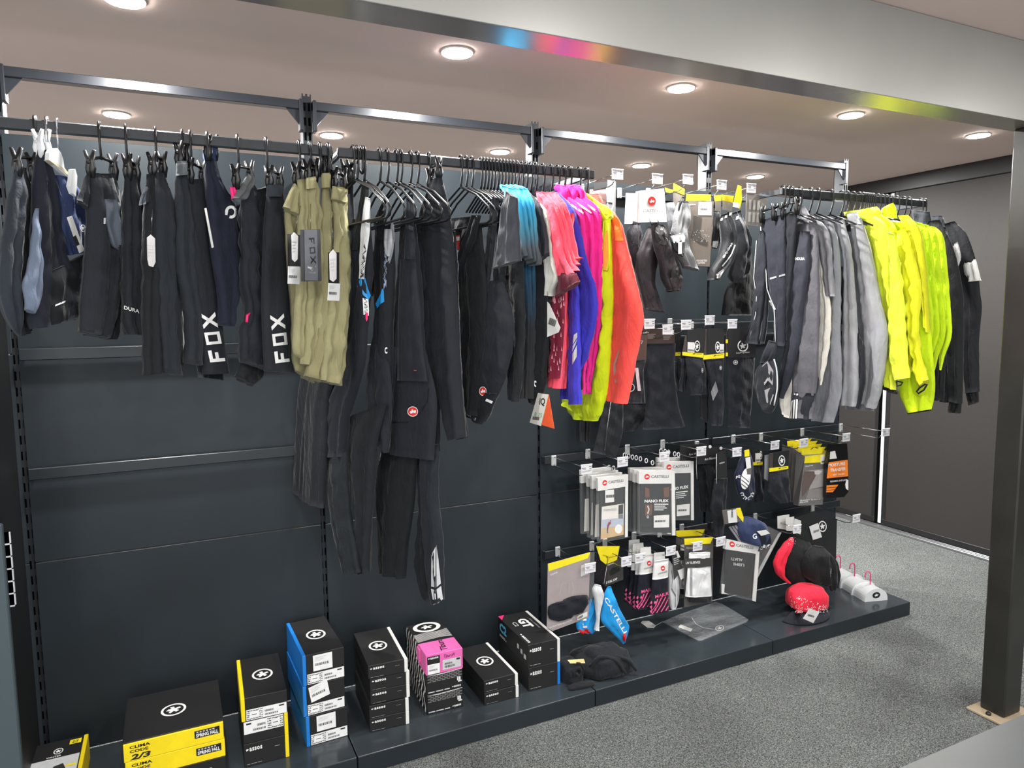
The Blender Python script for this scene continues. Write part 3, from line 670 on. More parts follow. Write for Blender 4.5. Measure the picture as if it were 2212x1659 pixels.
garment('tights', 'long black tights hanging lowest behind the khaki shorts', 'tights', 738, AZ, [
    ('leg', (38, 41, 46), [(742, 388), (705, 560), (668, 720), (645, 840), (640, 950), (634, 1056)], [(762, 388), (765, 560), (735, 720), (690, 860), (672, 960), (664, 1082)], dict(T=.016, fold=.003, wr=.001)),
    ('leg', (41, 44, 48), [(720, 560), (690, 720), (664, 860), (660, 960), (655, 1080)], [(765, 560), (750, 720), (712, 860), (705, 980), (700, 1098)], dict(T=.016, fold=.003, wr=.001, off=.02))],
    gb, ((745, 378), (758, 380)), 'black moulded clip hanger between the khaki shorts and the tubular hangers', dx=.06)
t, pl, o = garment('bib_tights', 'black bib tights with white zigzag strap and blue patch, beside the khaki shorts', 'bib tights', 785, AZ, [
    ('leg', (40, 43, 49), [(752, 470), (757, 560), (752, 640), (740, 720), (722, 820), (704, 870), (700, 985)], [(800, 480), (806, 560), (800, 640), (795, 700), (790, 780), (772, 850), (757, 900), (746, 986)], dict(T=.02, fold=.006)),
    ('lower_leg', (43, 48, 51), [(706, 975), (708, 1040), (716, 1110), (728, 1170), (745, 1240)], [(750, 970), (752, 1060), (758, 1130), (768, 1180), (777, 1237)], dict(T=.02, fold=.006)),
    ('lower_leg', (41, 45, 48), [(756, 900), (754, 1000), (768, 1120), (778, 1238)], [(835, 870), (815, 960), (808, 1060), (800, 1150), (797, 1236)], dict(T=.02, off=-.03)),
    ('strap', BK2, [(782, 395), (776, 440), (765, 490), (755, 540)], [(797, 393), (795, 440), (788, 480), (772, 540)], dict(T=.003, rows=14, fold=.001, off=.02)),
    ('white_strap', (214, 216, 216), [(789, 425), (781, 480), (777, 540), (776, 602)], [(800, 430), (799, 500), (790, 560), (786, 602)], dict(T=.004, rows=18, fold=.001, off=.026))], gb)
zig = strokes2([[(.1, 0), (.9, .12), (.1, .24), (.9, .36), (.1, .48), (.9, .6), (.1, .72), (.9, .84), (.2, 1)], [(.9, .05), (.1, .17), (.9, .29), (.1, .41), (.9, .53), (.2, .65)]], .12)
mark('zigzag_print', pl, o[4], zig, (777, 600), (9, 0), (7, -70), M_bp, o[4])
mark('zigzag_print', pl, o[0], join2(rects2((-.2, 0, 1.2, 1))), (787, 680), (9, 2), (-2, -36), M_wp, o[0])
mark('zigzag_print', pl, o[0], zig, (787, 680), (9, 2), (-2, -36), M_bp, o[0], .0025)
mark('blue_patch', pl, o[0], poly2([(0, .45), (.25, 0), (.6, .02), (.8, .5), (1, .8), (.85, 1), (.45, .8)]), (771, 598), (30, 2), (0, 48), ink((26, 142, 214)), o[0], .004)
mark('pink_tab', pl, o[0], poly2([(.1, 1), (.9, 1), (.9, .3), (.5, 0), (.1, .3)]), (789, 695), (6, 0), (0, -20), M_pink, o[0], .003)
t, pl, o = garment('bib_tights', 'black bib tights with a small blue patch and white curl print, second of the bibs', 'bib tights', 835, AZ, [
    ('torso', (36, 39, 44), [(812, 480), (812, 600), (812, 700), (800, 780), (795, 850), (805, 900)], [(850, 490), (850, 600), (846, 700), (845, 800), (840, 900)], dict(T=.02, fold=.006)),
    ('knee_panel', (46, 50, 56), [(808, 740), (795, 790), (790, 850), (800, 930), (830, 975)], [(815, 745), (840, 790), (846, 850), (842, 920), (838, 978)], dict(T=.012, off=.014)),
    ('strap', BK, [(818, 455), (812, 520), (800, 580), (792, 640)], [(832, 455), (826, 520), (816, 580), (806, 640)], dict(T=.003, rows=14, off=.01)),
    ('strap', (150, 154, 160), [(846, 480), (842, 530), (834, 570)], [(852, 480), (850, 540), (840, 572)], dict(T=.003, rows=12, off=.01)),
    ('pale_panel', (176, 178, 182), [(830, 495), (829, 520), (834, 550)], [(846, 495), (847, 525), (840, 555)], dict(T=.003, rows=10, off=.02))], gb)
mark('mesh_print', pl, o[0], zig, (828, 620), (7, 0), (2, -110), ink((150, 166, 196)), o[0], .003)
mark('blue_patch', pl, o[0], poly2([(0, .25), (.6, .75), (.75, 1), (.95, .9), (1, .35), (.6, .25), (.2, 0)]), (811, 667), (19, 0), (0, -44), ink((26, 142, 214)), o[0], .004)
mark('curl_print', pl, o[0], ring2(1, .55, 18, .8, 5.6), (831, 764), (7, 0), (0, -14), M_wp, o[0], .003)
mark('reflective_slash', pl, o[1], rects2((0, 0, 1, 1)), (804, 899), (16, -22), (3, -1), M_gp, o[1], .003)
t, pl, o = garment('bib_shorts', 'large black thermal bib with a round red badge near the hem', 'bib shorts', 866, AZ, [
    ('torso', (42, 45, 52), [(866, 470), (862, 560), (856, 640), (848, 720), (838, 850), (823, 975)], [(896, 470), (905, 560), (914, 660), (918, 750), (944, 860), (938, 994)], dict(T=.02, fold=.003, nf=1.4)),
    ('front_flap', (45, 48, 55), [(864, 560), (860, 660), (858, 760), (857, 822)], [(898, 560), (908, 660), (914, 750), (924, 824)], dict(T=.006, off=.026, fold=.002)),
    ('seam_panel', (50, 53, 60), [(848, 750), (836, 870), (824, 974)], [(860, 750), (850, 870), (842, 978)], dict(T=.006, off=.024, fold=.001)),
    ('lower_leg', (32, 37, 39), [(823, 970), (813, 1040), (817, 1150), (820, 1236)], [(902, 985), (897, 1080), (884, 1170), (877, 1249)], dict(T=.022, off=-.02)),
    ('strap', (48, 52, 58), [(880, 420), (877, 480), (872, 560)], [(892, 420), (894, 480), (896, 560)], dict(T=.004, rows=14, off=.028))], gb)
mark('pocket_seam', pl, o[0], strokes2([[(0, .02), (.45, .02), (.75, .25), (.95, .6), (1, 1)]], .02), (846, 914), (80, 0), (0, -80), ink((20, 22, 26)), o[0], .003)
mark('round_badge', pl, o[0], ring2(1., .88), (880, 900), (23, 0), (0, -22), M_wp, o[0], .006)
mark('round_badge', pl, o[0], disc2(.9), (880, 900), (23, 0), (0, -22), M_red, o[0], .005)
mark('badge_figure', pl, o[0], SQUIG, (880, 900), (23, 0), (0, -22), M_wp, o[0], .007)
mark('red_tick', pl, o[0], rects2((0, 0, 1, 1)), (894, 801), (6, 0), (0, -1.5), ink((200, 60, 80)), o[0], .03)
t, pl, o = garment('bib_tights', 'black bib tights ending in a white reflective ankle stripe', 'bib tights', 890, AZ, [
    ('leg', (45, 50, 55), [(905, 960), (909, 1060), (914, 1150), (922, 1230), (934, 1306)], [(948, 960), (946, 1080), (955, 1150), (957, 1210), (958, 1296)], dict(T=.018, fold=.004, off=.012)),
    ('leg', BK2, [(900, 980), (905, 1100), (898, 1220), (918, 1290)], [(930, 980), (930, 1100), (925, 1220), (926, 1300)], dict(T=.016, off=-.01)),
    ('torso', BK, [(872, 470), (880, 700), (900, 880), (905, 975)], [(915, 470), (935, 700), (948, 880), (948, 975)], dict(T=.016, off=-.01))], gb)
mark('reflective_stripe', pl, o[0], poly2([(.02, .29), (.02, .82), (.38, .96), (.38, .27)], [(.46, .28), (.44, 1.0), (.62, .75), (.82, .34)], [(.0, .25), (.38, .23), (.44, .0), (.22, -.02)], [(.46, .24), (.84, .30), (1, .08), (.6, .0)]), (931, 1304), (26, 0), (0, -128), M_gp, o[0], .003)
garment('trousers', 'black trousers clipped by one corner, in front of the bare hangers', 'trousers', 925, AZ, [
    ('leg', (42, 45, 51), [(935, 388), (908, 460), (903, 560), (905, 640), (920, 740), (940, 830), (955, 890), (971, 952)], [(954, 384), (968, 440), (982, 540), (988, 650), (993, 760), (998, 860), (1005, 944)], dict(T=.024, fold=.005, off=.02)),
    ('leg', BK2, [(950, 500), (965, 700), (975, 860), (985, 950)], [(985, 500), (990, 700), (1000, 860), (1012, 945)], dict(T=.014, off=-.005))],
    gb, ((930, 398), (948, 372)), 'black clip hanger standing taller than its neighbours, before the bare hangers')
t, pl, o = garment('bib_shorts', 'black bib shorts with a red inner patch, left of the badge shorts', 'bib shorts', 1000, 99, [
    ('torso', (30, 33, 36), [(980, 560), (990, 640), (996, 720), (992, 800), (1000, 880)], [(1040, 480), (1050, 600), (1050, 700), (1040, 800), (1030, 900)], dict(T=.016, fold=.006)),
    ('strap', (44, 47, 52), [(1018, 465), (1000, 520), (984, 570), (980, 610)], [(1040, 465), (1026, 520), (1004, 570), (992, 610)], dict(T=.004, rows=14, off=.015)),
    ('shoulder_band', (34, 36, 40), [(972, 472), (976, 500), (980, 540)], [(1036, 466), (1020, 490), (990, 540)], dict(T=.004, rows=10, off=-.005))], gb)
mark('red_patch', pl, None, rects2((0, 0, 1, 1)), (978, 540), (14, -2), (1, -30), M_red, t, .02)
mark('red_patch', pl, None, rects2((0, .62, 1, .9)), (978, 540), (14, -2), (1, -30), M_wp, t, .022)
t, pl, o = garment('bib_shorts', 'black bib shorts with red badge on the leg and long straps', 'bib shorts', 1018, 99, [
    ('leg', (48, 51, 56), [(1036, 620), (1012, 690), (1002, 760), (1008, 830), (1030, 900)], [(1085, 600), (1108, 680), (1106, 760), (1086, 830), (1044, 912)], dict(T=.024, fold=.007, wr=.004)),
    ('leg', (40, 43, 48), [(1020, 680), (1004, 740), (992, 800), (990, 840), (998, 882)], [(1050, 680), (1040, 760), (1030, 820), (1020, 850), (1014, 890)], dict(T=.02, off=-.02)),
    ('hem', (40, 42, 46), [(1020, 845), (1010, 870), (1000, 886)], [(1074, 850), (1062, 885), (1042, 917)], dict(T=.02, rows=8, off=.008)),
    ('strap', BK, [(1063, 425), (1054, 500), (1040, 580), (1020, 660)], [(1078, 428), (1072, 500), (1062, 580), (1052, 650)], dict(T=.004, rows=18, off=.02)),
    ('strap', BK2, [(1075, 452), (1072, 520), (1066, 600), (1060, 660)], [(1090, 452), (1092, 520), (1090, 600), (1086, 650)], dict(T=.004, rows=18, off=0))], gb)
mark('red_patch', pl, None, poly2([(0, .1), (.6, 1), (1, .2), (.9, 0)]), (1030, 534), (13, -1), (0, -24), M_red, t, .01)
mark('round_badge', pl, o[0], ring2(1., .86), (1035, 855), (16, 0), (0, -20), M_wp, o[0], .006)
mark('round_badge', pl, o[0], disc2(.88), (1035, 855), (16, 0), (0, -20), M_red, o[0], .005)
mark('badge_figure', pl, o[0], SQUIG, (1035, 855), (16, 0), (0, -20), M_wp, o[0], .007)
mark('white_tab', pl, o[2], rects2((0, 0, 1, 1)), (1048, 866), (14, 6), (3, -5), M_wp, o[2], .004)
mark('grip_dots', pl, o[2], rects2(*[(k/9, 0, k/9+.06, 1) for k in range(9)]), (998, 890), (30, 20), (2, -6), M_gp, o[2], .004)
swing_tag(pl, [(1008, 612), (1025, 598), (1023, 655), (1003, 664)], ((1021, 570), (1016, 606)), paper((206, 202, 198)), t, .03, marks=[(ring2(1, .6), (1011, 630), (7, -3), (1, -12), ink((120, 60, 60)))])
# ---- jerseys: each on its own hanger, planes square to the rail
gj = 'short-sleeved and long-sleeved jerseys on the middle rail'
def jersey(name, label, hookpx, parts, cat='jersey', group=gj):
    return garment(name, label, cat, hookpx, 90, parts, group)
ORD = ['first', 'second', 'third', 'fourth', 'fifth', 'sixth', 'seventh', 'eighth', 'ninth', 'tenth', 'eleventh', 'twelfth']
_CN = {}
def nth(what):
    _CN[what] = _CN.get(what, -1)+1; return ORD[_CN[what]]
def dense(px, what): tube_hanger(px, 90, 'black tubular hanger in the crowded row, '+nth(what)+' '+what, 'crowded tubular hangers on the middle rail', worn=True)
for px in (1038, 1045, 1052, 1059, 1066): dense(px, 'hook left of the blue jersey collars')
jersey('short_sleeve_jersey', 'charcoal grey short-sleeved jersey, first of the crowded jerseys', 1062, [
    ('sleeve', (82, 83, 85), [(1092, 412), (1083, 470), (1075, 540), (1066, 581)], [(1116, 428), (1121, 490), (1125, 562)], dict(T=.012, off=.085, fold=.004)),
    ('body', (38, 40, 42), [(1086, 440), (1084, 560), (1092, 700), (1098, 800), (1100, 860)], [(1117, 430), (1128, 560), (1132, 700), (1128, 800), (1120, 868)], dict(T=.014))])
SK = grad('sky_to_grey_knit', [(0, (48, 50, 54)), (.26, (74, 84, 92)), (.5, (64, 140, 168)), (.8, (30, 168, 222)), (1, (26, 172, 236))], 1.60, 1.90)
SKB = grad('teal_to_black_knit', [(0, (28, 29, 32)), (.45, (26, 31, 36)), (.8, (24, 62, 86)), (1, (34, 92, 122))], 1.25, 1.66)
W_B = ['leftmost of the four', 'second of the four', 'third of the four', 'rightmost of the four']
for i, px in enumerate((1074, 1081, 1088, 1095)):
    d = 10*i; dense(px, 'hook above the blue fading jerseys')
    jersey('short_sleeve_jersey', 'sky blue jersey fading to grey cuffs, '+W_B[i], px, [
        ('sleeve', SK, [(1086+d, 400), (1098+d, 450), (1108+d, 510), (1117+d, 566+3*i)], [(1112+d*.9, 408), (1126+d*.9, 440), (1133+d*.9, 500), (1139+d*.9, 552+6*i)], dict(T=.011, off=.018, fold=.004, nf=1.3)),
        ('body', SKB, [(1090+d, 420), (1100+d, 560), (1105+d, 700), (1110+d, 850)], [(1112+d, 410), (1126+d, 560), (1134+d*.8, 700), (1128+d*.8, 862)], dict(T=.01)),
        ('collar', (28, 168, 230), [(1082+d, 398), (1088+d, 412)], [(1100+d, 404), (1108+d, 416)], dict(T=.012, rows=6, off=.006))])
dense(1102, 'hook above the black jersey'); dense(1109, 'hook above the black jersey'); dense(1117, 'hook above the pale grey jersey')
t, pl, o = jersey('short_sleeve_jersey', 'plain black jersey between the blue and the pale grey ones', 1108, [
    ('body', (27, 29, 32), [(1142, 480), (1142, 600), (1146, 740), (1150, 868)], [(1172, 470), (1183, 560), (1184, 640), (1181, 740), (1173, 830), (1160, 876)], dict(T=.02, fold=.005)),
    ('sleeve', (70, 72, 74), [(1126, 414), (1150, 460), (1164, 520), (1170, 570)], [(1140, 412), (1166, 445), (1180, 500), (1187, 545)], dict(T=.012, off=.01))])
for k, (a, b_) in enumerate(((1138, 822), (1154, 836))): mark('white_print', pl, o[0], ring2(1, .5, 14, .5, 5.2), (a, b_), (6, 0), (-1, -14), M_wp, o[0], .003)
jersey('short_sleeve_jersey', 'pale stone grey jersey with rolled sleeve, beside the coral pink ones', 1119, [
    ('body', (206, 206, 196), [(1146, 440), (1150, 520), (1160, 600)], [(1172, 440), (1186, 500), (1190, 600)], dict(T=.012)),
    ('sleeve', (202, 202, 194), [(1150, 428), (1172, 480), (1176, 560), (1180, 600), (1182, 637)], [(1158, 430), (1182, 456), (1192, 510), (1200, 570), (1207, 605), (1193, 640)], dict(T=.014, off=.012, fold=.006))])
CO = (250, 82, 104); MR = (104, 30, 48)
W_C = ['leftmost coral, with the wide maroon cuff', 'second coral from the left', 'third coral from the left', 'rightmost coral, next to the royal blue']
for i, px in enumerate((1127, 1136, 1146, 1157)):
    d = 11*i; dense(px, 'hook above the coral pink jerseys')
    P = [('sleeve', CO, [(1158+d, 414), (1176+d, 460), (1190+d, 520), (1201+d*.9, 596-8*i)], [(1170+d, 416), (1192+d*.95, 445), (1206+d*.9, 490), (1222+d*.7, 560-3*i), (1247+d*.3, 598-14*i)], dict(T=.012, off=.016, fold=.004))]
    if i == 0:
        P += [('cuff', MR, [(1202, 590), (1200, 642)], [(1246, 590), (1254, 608)], dict(T=.012, rows=8, off=.02, fold=.003)),
              ('body', (112, 18, 44), [(1184, 560), (1180, 700), (1183, 816)], [(1218, 560), (1219, 700), (1205, 818)], dict(T=.012)),
              ]
    else: P += [('body', CO, [(1186+d, 470), (1190+d*.7, 600), (1188+d*.6, 740), (1180+d*.5, 834)], [(1206+d, 460), (1213+d*.4, 600), (1212+d*.4, 740), (1206+d*.4, 840)], dict(T=.012))]
    t, pl, o = jersey('short_sleeve_jersey', 'coral pink short-sleeved jersey, '+W_C[i], px, P)
    if i == 0:
        rg = random.Random(5)
        mark('fleck_print', pl, o[2], poly2(*[[(a, b_), (a+.09, b_-.01), (a+.04, b_+.06)] for a, b_ in [(rg.random(), rg.random()) for _ in range(46)]]), (1184, 812), (30, -4), (4, -170), ink((214, 150, 160)), o[2], .003)
        swing_tag(pl, [(1182, 652), (1186, 656), (1210, 708), (1206, 718), (1182, 728)], ((1180, 600), (1184, 656)), paper((224, 224, 220)), t, .06, marks=[(BARS, (1184, 700), (14, 6), (4, -14), M_bp)])
        swing_tag(pl, [(1162, 849), (1185, 852), (1168, 920), (1144, 913)], ((1172, 832), (1172, 852)), paper((216, 212, 204)), t, .05, 'price_tag', [(text2('iQ', .02), (1164, 877), (12, 1), (2, -18), M_bp), (text2('8 75', .0), (1154, 899), (16, 3), (1, -9), ink((90, 160, 120))), (BARS, (1150, 906), (14, 2), (1, -7), M_bp)])
        swing_tag(pl, [(1185, 852), (1197, 926), (1170, 918)], None, paper((228, 92, 50)), t, .052, 'orange_tag_back')
RB = (52, 48, 168); dense(1172, 'hook above the royal blue jersey'); dense(1190, 'hook above the royal blue jersey')
t, pl, o = jersey('long_sleeve_jersey', 'royal blue long-sleeved jersey with silver arrow print', 1180, [
    ('sleeve', RB, [(1192, 424), (1220, 470), (1232, 560), (1240, 640), (1246, 720), (1250, 800)], [(1202, 412), (1234, 448), (1250, 500), (1264, 560), (1282, 610), (1290, 650), (1287, 690), (1276, 735), (1254, 800)], dict(T=.018, fold=.003, off=.004)),
    ('sleeve', (64, 60, 190), [(1232, 600), (1231, 700), (1230, 800), (1230, 874)], [(1247, 600), (1251, 700), (1252, 800), (1254, 873)], dict(T=.012, off=.034, fold=.002)),
    ('body', RB, [(1212, 520), (1214, 640), (1214, 760), (1208, 858)], [(1236, 520), (1240, 640), (1244, 760), (1246, 866)], dict(T=.012, off=-.008))])
mark('arrow_print', pl, o[1], poly2([(.1, .62), (1, .85), (1, 1), (.3, .92)], [(.05, .34), (.95, .62), (.9, .25), (0, 0)], [(.1, .58), (.0, .4), (.7, .64), (1, .8)]), (1236, 788), (11, 0), (0, -70), M_gp, o[1], .003)
MG = (226, 34, 140); MGd = (190, 14, 108)
W_M = ['leftmost magenta, with grey shoulder bar', 'middle magenta with gathered collar', 'rightmost magenta, beside the neon yellow vest']
for i, px in enumerate((1200, 1213, 1226)):
    d = 17*i; dense(px+4, 'hook above the magenta jerseys')
    t, pl, o = jersey('long_sleeve_jersey', 'magenta pink jacket, '+W_M[i], px, [
        ('sleeve', MG, [(1212+d, 424), (1236+d*.9, 470), (1250+d*.8, 560), (1258+d*.6, 680), (1262+d*.4, 846)], [(1222+d, 420), (1250+d, 440), (1262+d, 470), (1266+d*.9, 560), (1268+d*.8, 660), (1266+d*.6, 760), (1262+d*.3, 852)], dict(T=.014, fold=.005)),
        ('collar', MG, [(1206+d, 398), (1203+d, 410), (1214+d, 432)], [(1222+d, 402), (1228+d, 414), (1228+d, 434)], dict(T=.016, rows=8, wr=.006, off=.004))])
    mark('grey_shoulder_bar', pl, o[0], poly2([(0, .2), (.1, 0), (1, .8), (.95, 1)]), (1226+d, 436), (34, 4), (4, 24), ink((168, 156, 164)), o[0], .004)
NY = (206, 226, 20); tube_hanger(1250, 90, 'black tubular hanger whose end pokes from the neon yellow vest', 'crowded tubular hangers on the middle rail'); tube_hanger(1266, 90, 'last black tubular hanger at the right end of the middle rail', 'crowded tubular hangers on the middle rail')
t, pl, o = jersey('vest', 'neon yellow windproof vest with puffed hem in front of the coral jacket', 1246, [
    ('shoulder', NY, [(1258, 416), (1262, 440), (1290, 470), (1294, 500)], [(1268, 418), (1296, 440), (1316, 450), (1320, 466)], dict(T=.014, rows=16, off=.004)),
    ('body', NY, [(1290, 470), (1292, 560), (1297, 650), (1290, 760), (1268, 838), (1213, 866)], [(1318, 462), (1318, 520), (1321, 640), (1316, 760), (1308, 860), (1288, 909)], dict(T=.026, fold=.006, wr=.005)),
    ('hem', NY, [(1212, 858), (1216, 872), (1238, 900), (1244, 904)], [(1300, 840), (1306, 862), (1300, 892), (1288, 910)], dict(T=.022, rows=10, wr=.006, off=.01))])
mark('orange_armhole', pl, o[1], disc2(1, 18), (1301, 585), (12, 0), (4, -88), ink((244, 150, 20)), o[1], .004)
MB().tube([pl.p(*q, .024) for q in [(1304, 478), (1301, 520), (1300, 560), (1304, 584), (1313, 586), (1317, 570), (1316, 520), (1314, 482)]], .0022, 5).build('armhole_binding', fab(NY), t)
mark('grey_shoulder_bar', pl, o[0], poly2([(0, .2), (.1, 0), (1, .8), (.95, 1)]), (1268, 430), (26, 4), (2, 18), ink((170, 172, 150)), o[0], .004)
NC = (255, 84, 74)
t, pl, o = jersey('jacket', 'neon coral long-sleeved jacket, last garment on the middle rail', 1262, [
    ('sleeve', NC, [(1312, 462), (1318, 560), (1316, 680), (1312, 780), (1306, 862)], [(1324, 458), (1340, 480), (1352, 530), (1368, 590), (1381, 640), (1390, 682), (1388, 706), (1375, 770), (1364, 830), (1354, 873)], dict(T=.022, fold=.004, nf=1.5, wr=.003)),
    ('collar', NC, [(1270, 420), (1272, 436)], [(1290, 418), (1300, 440)], dict(T=.016, rows=6)),
    ('yoke', (255, 112, 40), [(1300, 440), (1310, 470), (1318, 520)], [(1312, 446), (1336, 474), (1346, 520)], dict(T=.012, rows=10, off=.008))])
mark('reflective_stripe', pl, o[0], poly2([(.8, 0), (1, 0), (.45, .45), (.45, .65), (.6, 1), (.35, 1), (.15, .62), (.2, .4)]), (1322, 757), (17, 0), (0, 70), ink((176, 140, 134)), o[0], .003)
# ================================================================ third rail: grey and yellow jackets
g3 = 'jackets and tights on the right rail'
def dense3(px, what): tube_hanger(px, 90, 'black tubular hanger on the right rail, '+nth('3'+what)+' '+what, 'tubular hangers on the right rail', worn=True)
PIPE = mat('white_piping', (205, 208, 210), .5)
t, pl, o = garment('tights', 'charcoal tights with white piping, leftmost on the right rail', 'tights', 1691, 90, [
    ('leg', (60, 62, 68), [(1641, 500), (1634, 560), (1630, 640), (1624, 700), (1600, 738)], [(1650, 498), (1655, 560), (1650, 640), (1642, 700), (1638, 744)], dict(T=.018)),
    ('leg', (48, 50, 56), [(1648, 520), (1650, 600), (1648, 700), (1640, 745)], [(1662, 520), (1662, 600), (1656, 700), (1650, 742)], dict(T=.014, off=-.02))],
    g3, ((1646, 470), (1672, 465)), 'black clip hanger at the left end of the right rail')
MB().tube([pl.p(*q, .018) for q in [(1634, 520), (1628, 600), (1634, 640), (1632, 680), (1618, 735)]], .0016, 5).build('piping', PIPE, t)
t, pl, o = garment('tights', 'dark tights with white piping and pale side label, second on the right rail', 'tights', 1700, 90, [
    ('leg', (62, 64, 72), [(1642, 478), (1649, 540), (1657, 590), (1664, 640), (1674, 690), (1676, 744)], [(1696, 462), (1698, 560), (1697, 650), (1693, 748)], dict(T=.018, fold=.004)),
    ('leg', (44, 46, 52), [(1694, 462), (1697, 560), (1696, 650), (1694, 730)], [(1722, 462), (1714, 560), (1706, 650), (1700, 736)], dict(T=.014, off=-.014))],
    g3, ((1692, 462), (1722, 452)), 'black and steel clip hanger above the piped tights')
MB().tube(spline([pl.p(*q, .022) for q in [(1643, 490), (1649, 545), (1655, 590), (1657, 625), (1672, 668), (1675, 740)]], 16), .002, 5).build('piping', PIPE, t)
mark('seam', pl, o[0], rects2((0, 0, 1, 1)), (1663, 604), (33, -9), (0, -4), ink((150, 152, 158)), o[0], .003)
mark('side_label', pl, o[0], rects2((0, 0, 1, 1)), (1662, 650), (10, 20), (4, -2), M_gp, o[0], .003)
t, pl, o = garment('overshoe_bag', 'grey camouflage overshoe with white piping, hanging below the tights', 'overshoe', 1686, 90, [
    ('upper', (74, 75, 80), [(1660, 735), (1648, 765), (1641, 785)], [(1678, 740), (1676, 762), (1664, 782)], dict(T=.014, rows=10)),
    ('body', (56, 57, 60), [(1650, 778), (1634, 800), (1628, 830), (1640, 870), (1656, 890)], [(1672, 776), (1680, 800), (1684, 830), (1678, 868), (1666, 893)], dict(T=.022, rows=20))], g3)
mark('camo_print', pl, o[1], poly2([(.2, .9), (.5, 1), (.8, .8), (.75, .5), (.5, .6), (.3, .5)], [(.3, .4), (.6, .45), (.8, .3), (.6, .1), (.4, .15)]), (1640, 885), (40, 0), (-2, -105), ink((150, 150, 154)), o[1], .003)
MB().tube(spline([pl.p(*q, .026) for q in [(1672, 776), (1678, 800), (1679, 840), (1672, 876)]], 12), .003, 5).build('piping', PIPE, t)
for px in (1709, 1727): dense3(px, 'bearing the dark grey jacket')
t, pl, o = garment('jacket', 'dark grey jacket with three white hem stripes, first jacket on the right rail', 'jacket', 1727, 90, [
    ('body', (92, 92, 98), [(1722, 470), (1716, 560), (1712, 660), (1712, 780), (1710, 900)], [(1756, 480), (1768, 520), (1771, 620), (1770, 700), (1768, 800), (1756, 905)], dict(T=.018, fold=.006, wr=.004)),
    ('sleeve', (80, 80, 87), [(1724, 500), (1712, 580), (1704, 640), (1700, 720), (1690, 800), (1684, 856)], [(1750, 500), (1748, 580), (1738, 650), (1728, 740), (1706, 820), (1690, 862)], dict(T=.02, fold=.006, off=.026, wr=.004)),
    ('collar', (124, 125, 130), [(1730, 445), (1732, 470)], [(1738, 445), (1752, 482)], dict(T=.02, rows=6)),
    ('hem_band', (58, 61, 68), [(1711, 846), (1706, 904)], [(1762, 850), (1750, 906)], dict(T=.02, rows=6, off=.004))], g3)
mark('word_print', pl, o[1], text2('ENDURA', .02), (1716, 562), (22, 0), (0, -6), M_wp, o[1], .003)
mark('hem_stripes', pl, o[3], rects2((0, 0, .2, 1), (.35, 0, .55, 1), (.7, 0, .95, 1)), (1707, 904), (15, 0), (3, -54), M_wp, o[3], .003)
dense3(1750, 'bearing the cream jacket')
t, pl, o = garment('jacket', 'grey jacket with cream side panel, second jacket on the right rail', 'jacket', 1750, 90, [
    ('panel', (222, 218, 208), [(1764, 520), (1769, 600), (1770, 700), (1768, 760), (1771, 832)], [(1772, 525), (1782, 600), (1795, 672), (1790, 750), (1774, 832)], dict(T=.014, fold=.004, off=.006)),
    ('sleeve', (132, 133, 138), [(1740, 470), (1760, 520), (1775, 580), (1785, 640)], [(1755, 458), (1790, 500), (1798, 570), (1803, 640)], dict(T=.016)),
    ('lower_panel', (206, 202, 194), [(1728, 700), (1702, 790), (1685, 850), (1690, 893)], [(1732, 720), (1722, 800), (1712, 860), (1706, 904)], dict(T=.012, off=-.004))], g3)
GY = (150, 152, 156); GY2 = (138, 140, 146)
dense3(1766, 'bearing a mid-grey jacket'); dense3(1795, 'bearing a mid-grey jacket')
garment('jacket', 'mid-grey jacket with wrinkled cuff, left of the three plain grey ones', 'jacket', 1772, 90, [
    ('sleeve', GY2, [(1772, 480), (1794, 560), (1776, 700), (1768, 800), (1752, 908)], [(1798, 470), (1812, 540), (1815, 640), (1814, 720), (1818, 840), (1800, 913)], dict(T=.02, fold=.006, wr=.004))], g3)
garment('jacket', 'mid-grey jacket with black side gusset, middle of the three plain grey ones', 'jacket', 1790, 90, [
    ('sleeve', GY, [(1800, 480), (1822, 560), (1820, 660), (1818, 780), (1813, 874)], [(1824, 474), (1838, 540), (1848, 640), (1855, 740), (1857, 830), (1850, 878)], dict(T=.02, fold=.005)),
    ('gusset', (34, 35, 38), [(1812, 580), (1811, 640), (1816, 700)], [(1820, 575), (1824, 640), (1820, 700)], dict(T=.006, rows=8, off=.016)),
    ('gusset', (44, 46, 50), [(1852, 700), (1856, 800), (1850, 880)], [(1864, 740), (1870, 820), (1856, 884)], dict(T=.006, rows=8, off=-.004))], g3)
dense3(1818, 'bearing the widest grey jacket')
garment('jacket', 'pale grey jacket with wide sleeve and elastic hem, nearest the yellow jackets', 'jacket', 1815, 90, [
    ('sleeve', GY, [(1838, 486), (1852, 580), (1862, 690), (1870, 790), (1862, 868)], [(1860, 470), (1880, 540), (1900, 640), (1917, 715), (1911, 790), (1898, 860), (1888, 884)], dict(T=.024, fold=.006, wr=.004)),
    ('body', GY2, [(1830, 500), (1830, 700), (1826, 884)], [(1856, 500), (1866, 700), (1888, 888)], dict(T=.012, off=-.02)),
    ('collar', (156, 158, 162), [(1830, 462), (1834, 484)], [(1850, 458), (1864, 484)], dict(T=.018, rows=6))], g3)
YL = (222, 236, 60); YL2 = (226, 226, 34); YL3 = (206, 236, 24)
for px in (1830, 1843, 1856, 1864): dense3(px, 'bearing a crinkled yellow jacket')
for px in (1868, 1872, 1876, 1880, 1885): dense3(px, 'in the tight cluster above the yellow jackets')
for px in (1897, 1906, 1915, 1923, 1937): dense3(px, 'above the smooth neon jerseys')
for px in (1952, 1963): dense3(px, 'beside the black collar')
for px in (1988, 1995): dense3(px, 'at the right end, bearing a black jersey')
gy = 'yellow jackets on the right rail'
